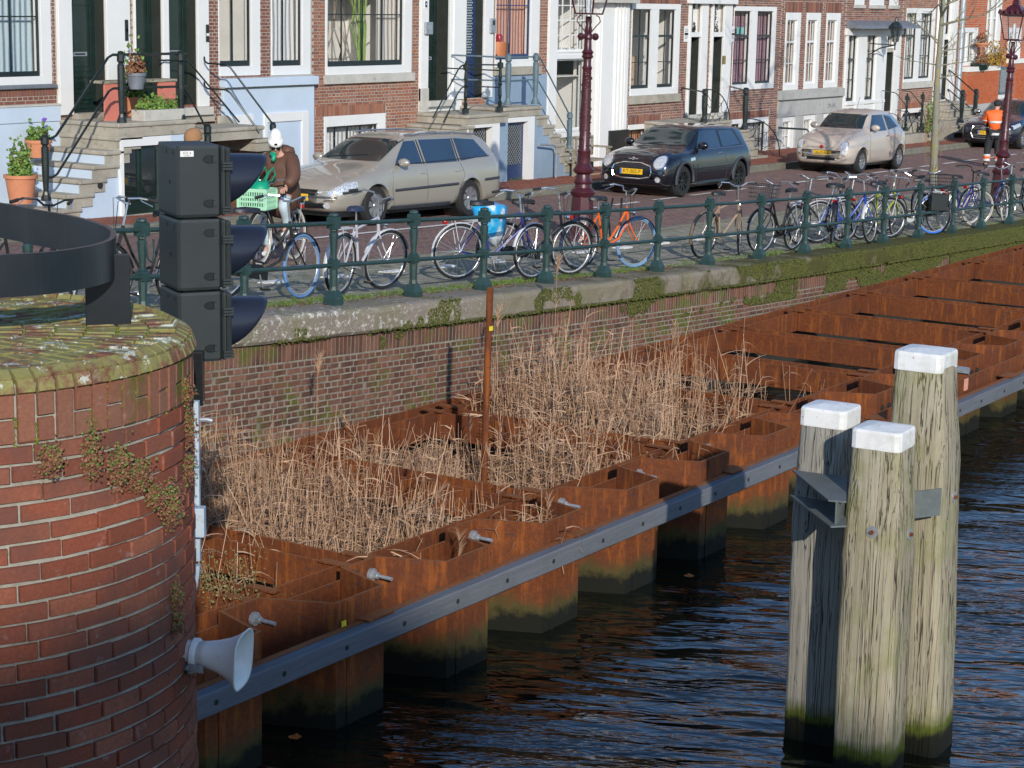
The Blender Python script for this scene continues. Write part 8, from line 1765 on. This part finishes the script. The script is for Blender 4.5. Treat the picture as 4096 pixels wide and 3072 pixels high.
ED = [('pelvis', 'waist'), ('waist', 'chest'), ('chest', 'neck'), ('neck', 'head'), ('chest', 'sl'), ('chest', 'sr'), ('sl', 'el'), ('sr', 'er'), ('el', 'wl'), ('er', 'wr'), ('pelvis', 'hl'), ('pelvis', 'hr'), ('hl', 'kl'), ('hr', 'kr'), ('kl', 'al'), ('kr', 'ar')]
skin('body', P, ED, M['skin'], t); P2 = {k: (v[0], v[1], v[2], v[3] * 1.25 + .015) for k, v in P.items() if k not in ('head',)}; P2['neck'] = (*P['neck'][:3], .085); skin('dark_clothes', P2, [e for e in ED if 'head' not in e], M['dark_cloth'], t)
hc2 = Vector((qx, qy, zt - .17)); h_, ff, uu, sd = head(t, hc2, -RH * .8 - FH * .6, .3); m = MB()
m.loft([[hc2 + uu * z - ff * (.012 + z * .1) + ff * math.cos(q * .393) * a + sd * math.sin(q * .393) * a * .88 for q in range(16)] for z, a in ((.025, .106), (.05, .111), (.1, .105), (.14, .09), (.165, .06), (.175, .02))]).build('beanie', M['knit_brown'], h_, 2); MB().obox(hc2 + ff * .09 + sd * .05 + uu * .05, ff * .004, sd * .014, uu * .014).build('label', M['cream'], h_)
MB().tube([hc2 - uu * .09 + ff * math.cos(a * .7) * .09 + sd * math.sin(a * .7) * .09 for a in range(9)], .03, 8, closed=True).build('collar', M['dark_cloth'], h_, True)
# man in orange seen from behind
g0 = gz(3968, 668); wz = g0.z; t = thing('person', 'man in orange high visibility jacket and dark trousers, seen from behind', 'person', tuple(g0)); ORG[t.name] = (0, 0, 0); t.location = (0, 0, 0)
def W(u, v, z, r): p = g0 + RH * u + FH * v; return (p.x, p.y, g0.z + z, r)
P = {'pelvis': W(0, 0, .92, .12), 'waist': W(0, 0, 1.08, .12), 'chest': W(0, .02, 1.32, .15), 'neck': W(.03, .05, 1.47, .055), 'head': W(.06, .08, 1.60, .07), 'sl': W(-.19, .02, 1.38, .065), 'sr': W(.19, .02, 1.38, .065), 'el': W(-.23, .12, 1.12, .05), 'er': W(.28, .1, 1.12, .05), 'wl': W(-.1, .28, 1.05, .035), 'wr': W(.2, .3, 1.05, .035), 'hl': W(-.1, 0, .88, .1), 'hr': W(.1, 0, .88, .1), 'kl': W(-.14, .03, .48, .075), 'kr': W(.12, .0, .48, .075), 'al': W(-.17, -.02, .09, .05), 'ar': W(.14, -.02, .09, .05), 'tl': W(-.19, .14, .05, .04), 'tr': W(.15, .14, .05, .04)}
E2 = [('pelvis', 'waist'), ('waist', 'chest'), ('chest', 'neck'), ('neck', 'head'), ('chest', 'sl'), ('chest', 'sr'), ('sl', 'el'), ('sr', 'er'), ('el', 'wl'), ('er', 'wr'), ('pelvis', 'hl'), ('pelvis', 'hr'), ('hl', 'kl'), ('hr', 'kr'), ('kl', 'al'), ('kr', 'ar'), ('al', 'tl'), ('ar', 'tr')]
skin('body', P, E2, M['skin'], t)
J = {k: (*P[k][:3], r) for k, r in (('pelvis', .17), ('waist', .165), ('chest', .185), ('neck', .10), ('sl', .10), ('sr', .10), ('el', .085), ('er', .085))}; skin('orange_jacket', J, [e for e in E2 if e[0] in J and e[1] in J], M['hi_vis'], t)
J = {k: (*P[k][:3], r) for k, r in (('el', .08), ('wl', .06))}; skin('dark_sleeve', J, [('el', 'wl')], M['dark_cloth'], t); J = {k: (*P[k][:3], r) for k, r in (('er', .08), ('wr', .06))}; skin('dark_sleeve', J, [('er', 'wr')], M['dark_cloth'], t)
J = {k: (*P[k][:3], r) for k, r in (('pelvis', .155), ('hl', .13), ('hr', .13), ('kl', .105), ('kr', .105), ('al', .08), ('ar', .08))}; skin('dark_trousers', J, [e for e in E2 if e[0] in J and e[1] in J], M['dark_cloth'], t)
def band(c, r, h, mat, nm='reflective_band'): MB().lathe([(r * .97, -h), (r, -h * .8), (r, h * .8), (r * .97, h)], c, 16).build(nm, mat, t, True)
for z, r in ((1.17, .178), (.80 + .06, .178)): band((g0.x, g0.y, g0.z + z), r, .03, M['grey_band'])
for k in ('l', 'r'):
    e = Vector(P['e' + k][:3]).lerp(Vector(P['s' + k][:3]), .3); ell(e, (.092, .092, .03)).build('sleeve_band', M['grey_band'], t, 2)
    a = Vector(P['a' + k][:3]); kk = Vector(P['k' + k][:3])
    for f, mt in ((.25, 'grey_band'), (.42, 'hi_vis'), (.55, 'grey_band')): q = a.lerp(kk, f); band((q.x, q.y, q.z), .092, .03, M[mt], 'trouser_band')
    skin('boot', {'a': (*P['a' + k][:3], .065), 'b': (*P['t' + k][:3], .05)}, [('a', 'b')], M['dark_cloth'], t)
hc3 = Vector(P['head'][:3]); h_, ff, uu, sd = head(t, hc3, FH * .9 + RH * .4, .3); ell(hc3 + uu * .04 - ff * .01, (.108, .1, .1)).build('dark_cap', M['dark_cloth'], h_, 2)
for k in ('l', 'r'): hand(t, P['w' + k][:3], FH + Z_ * .1, Z_)
texts_to_mesh()
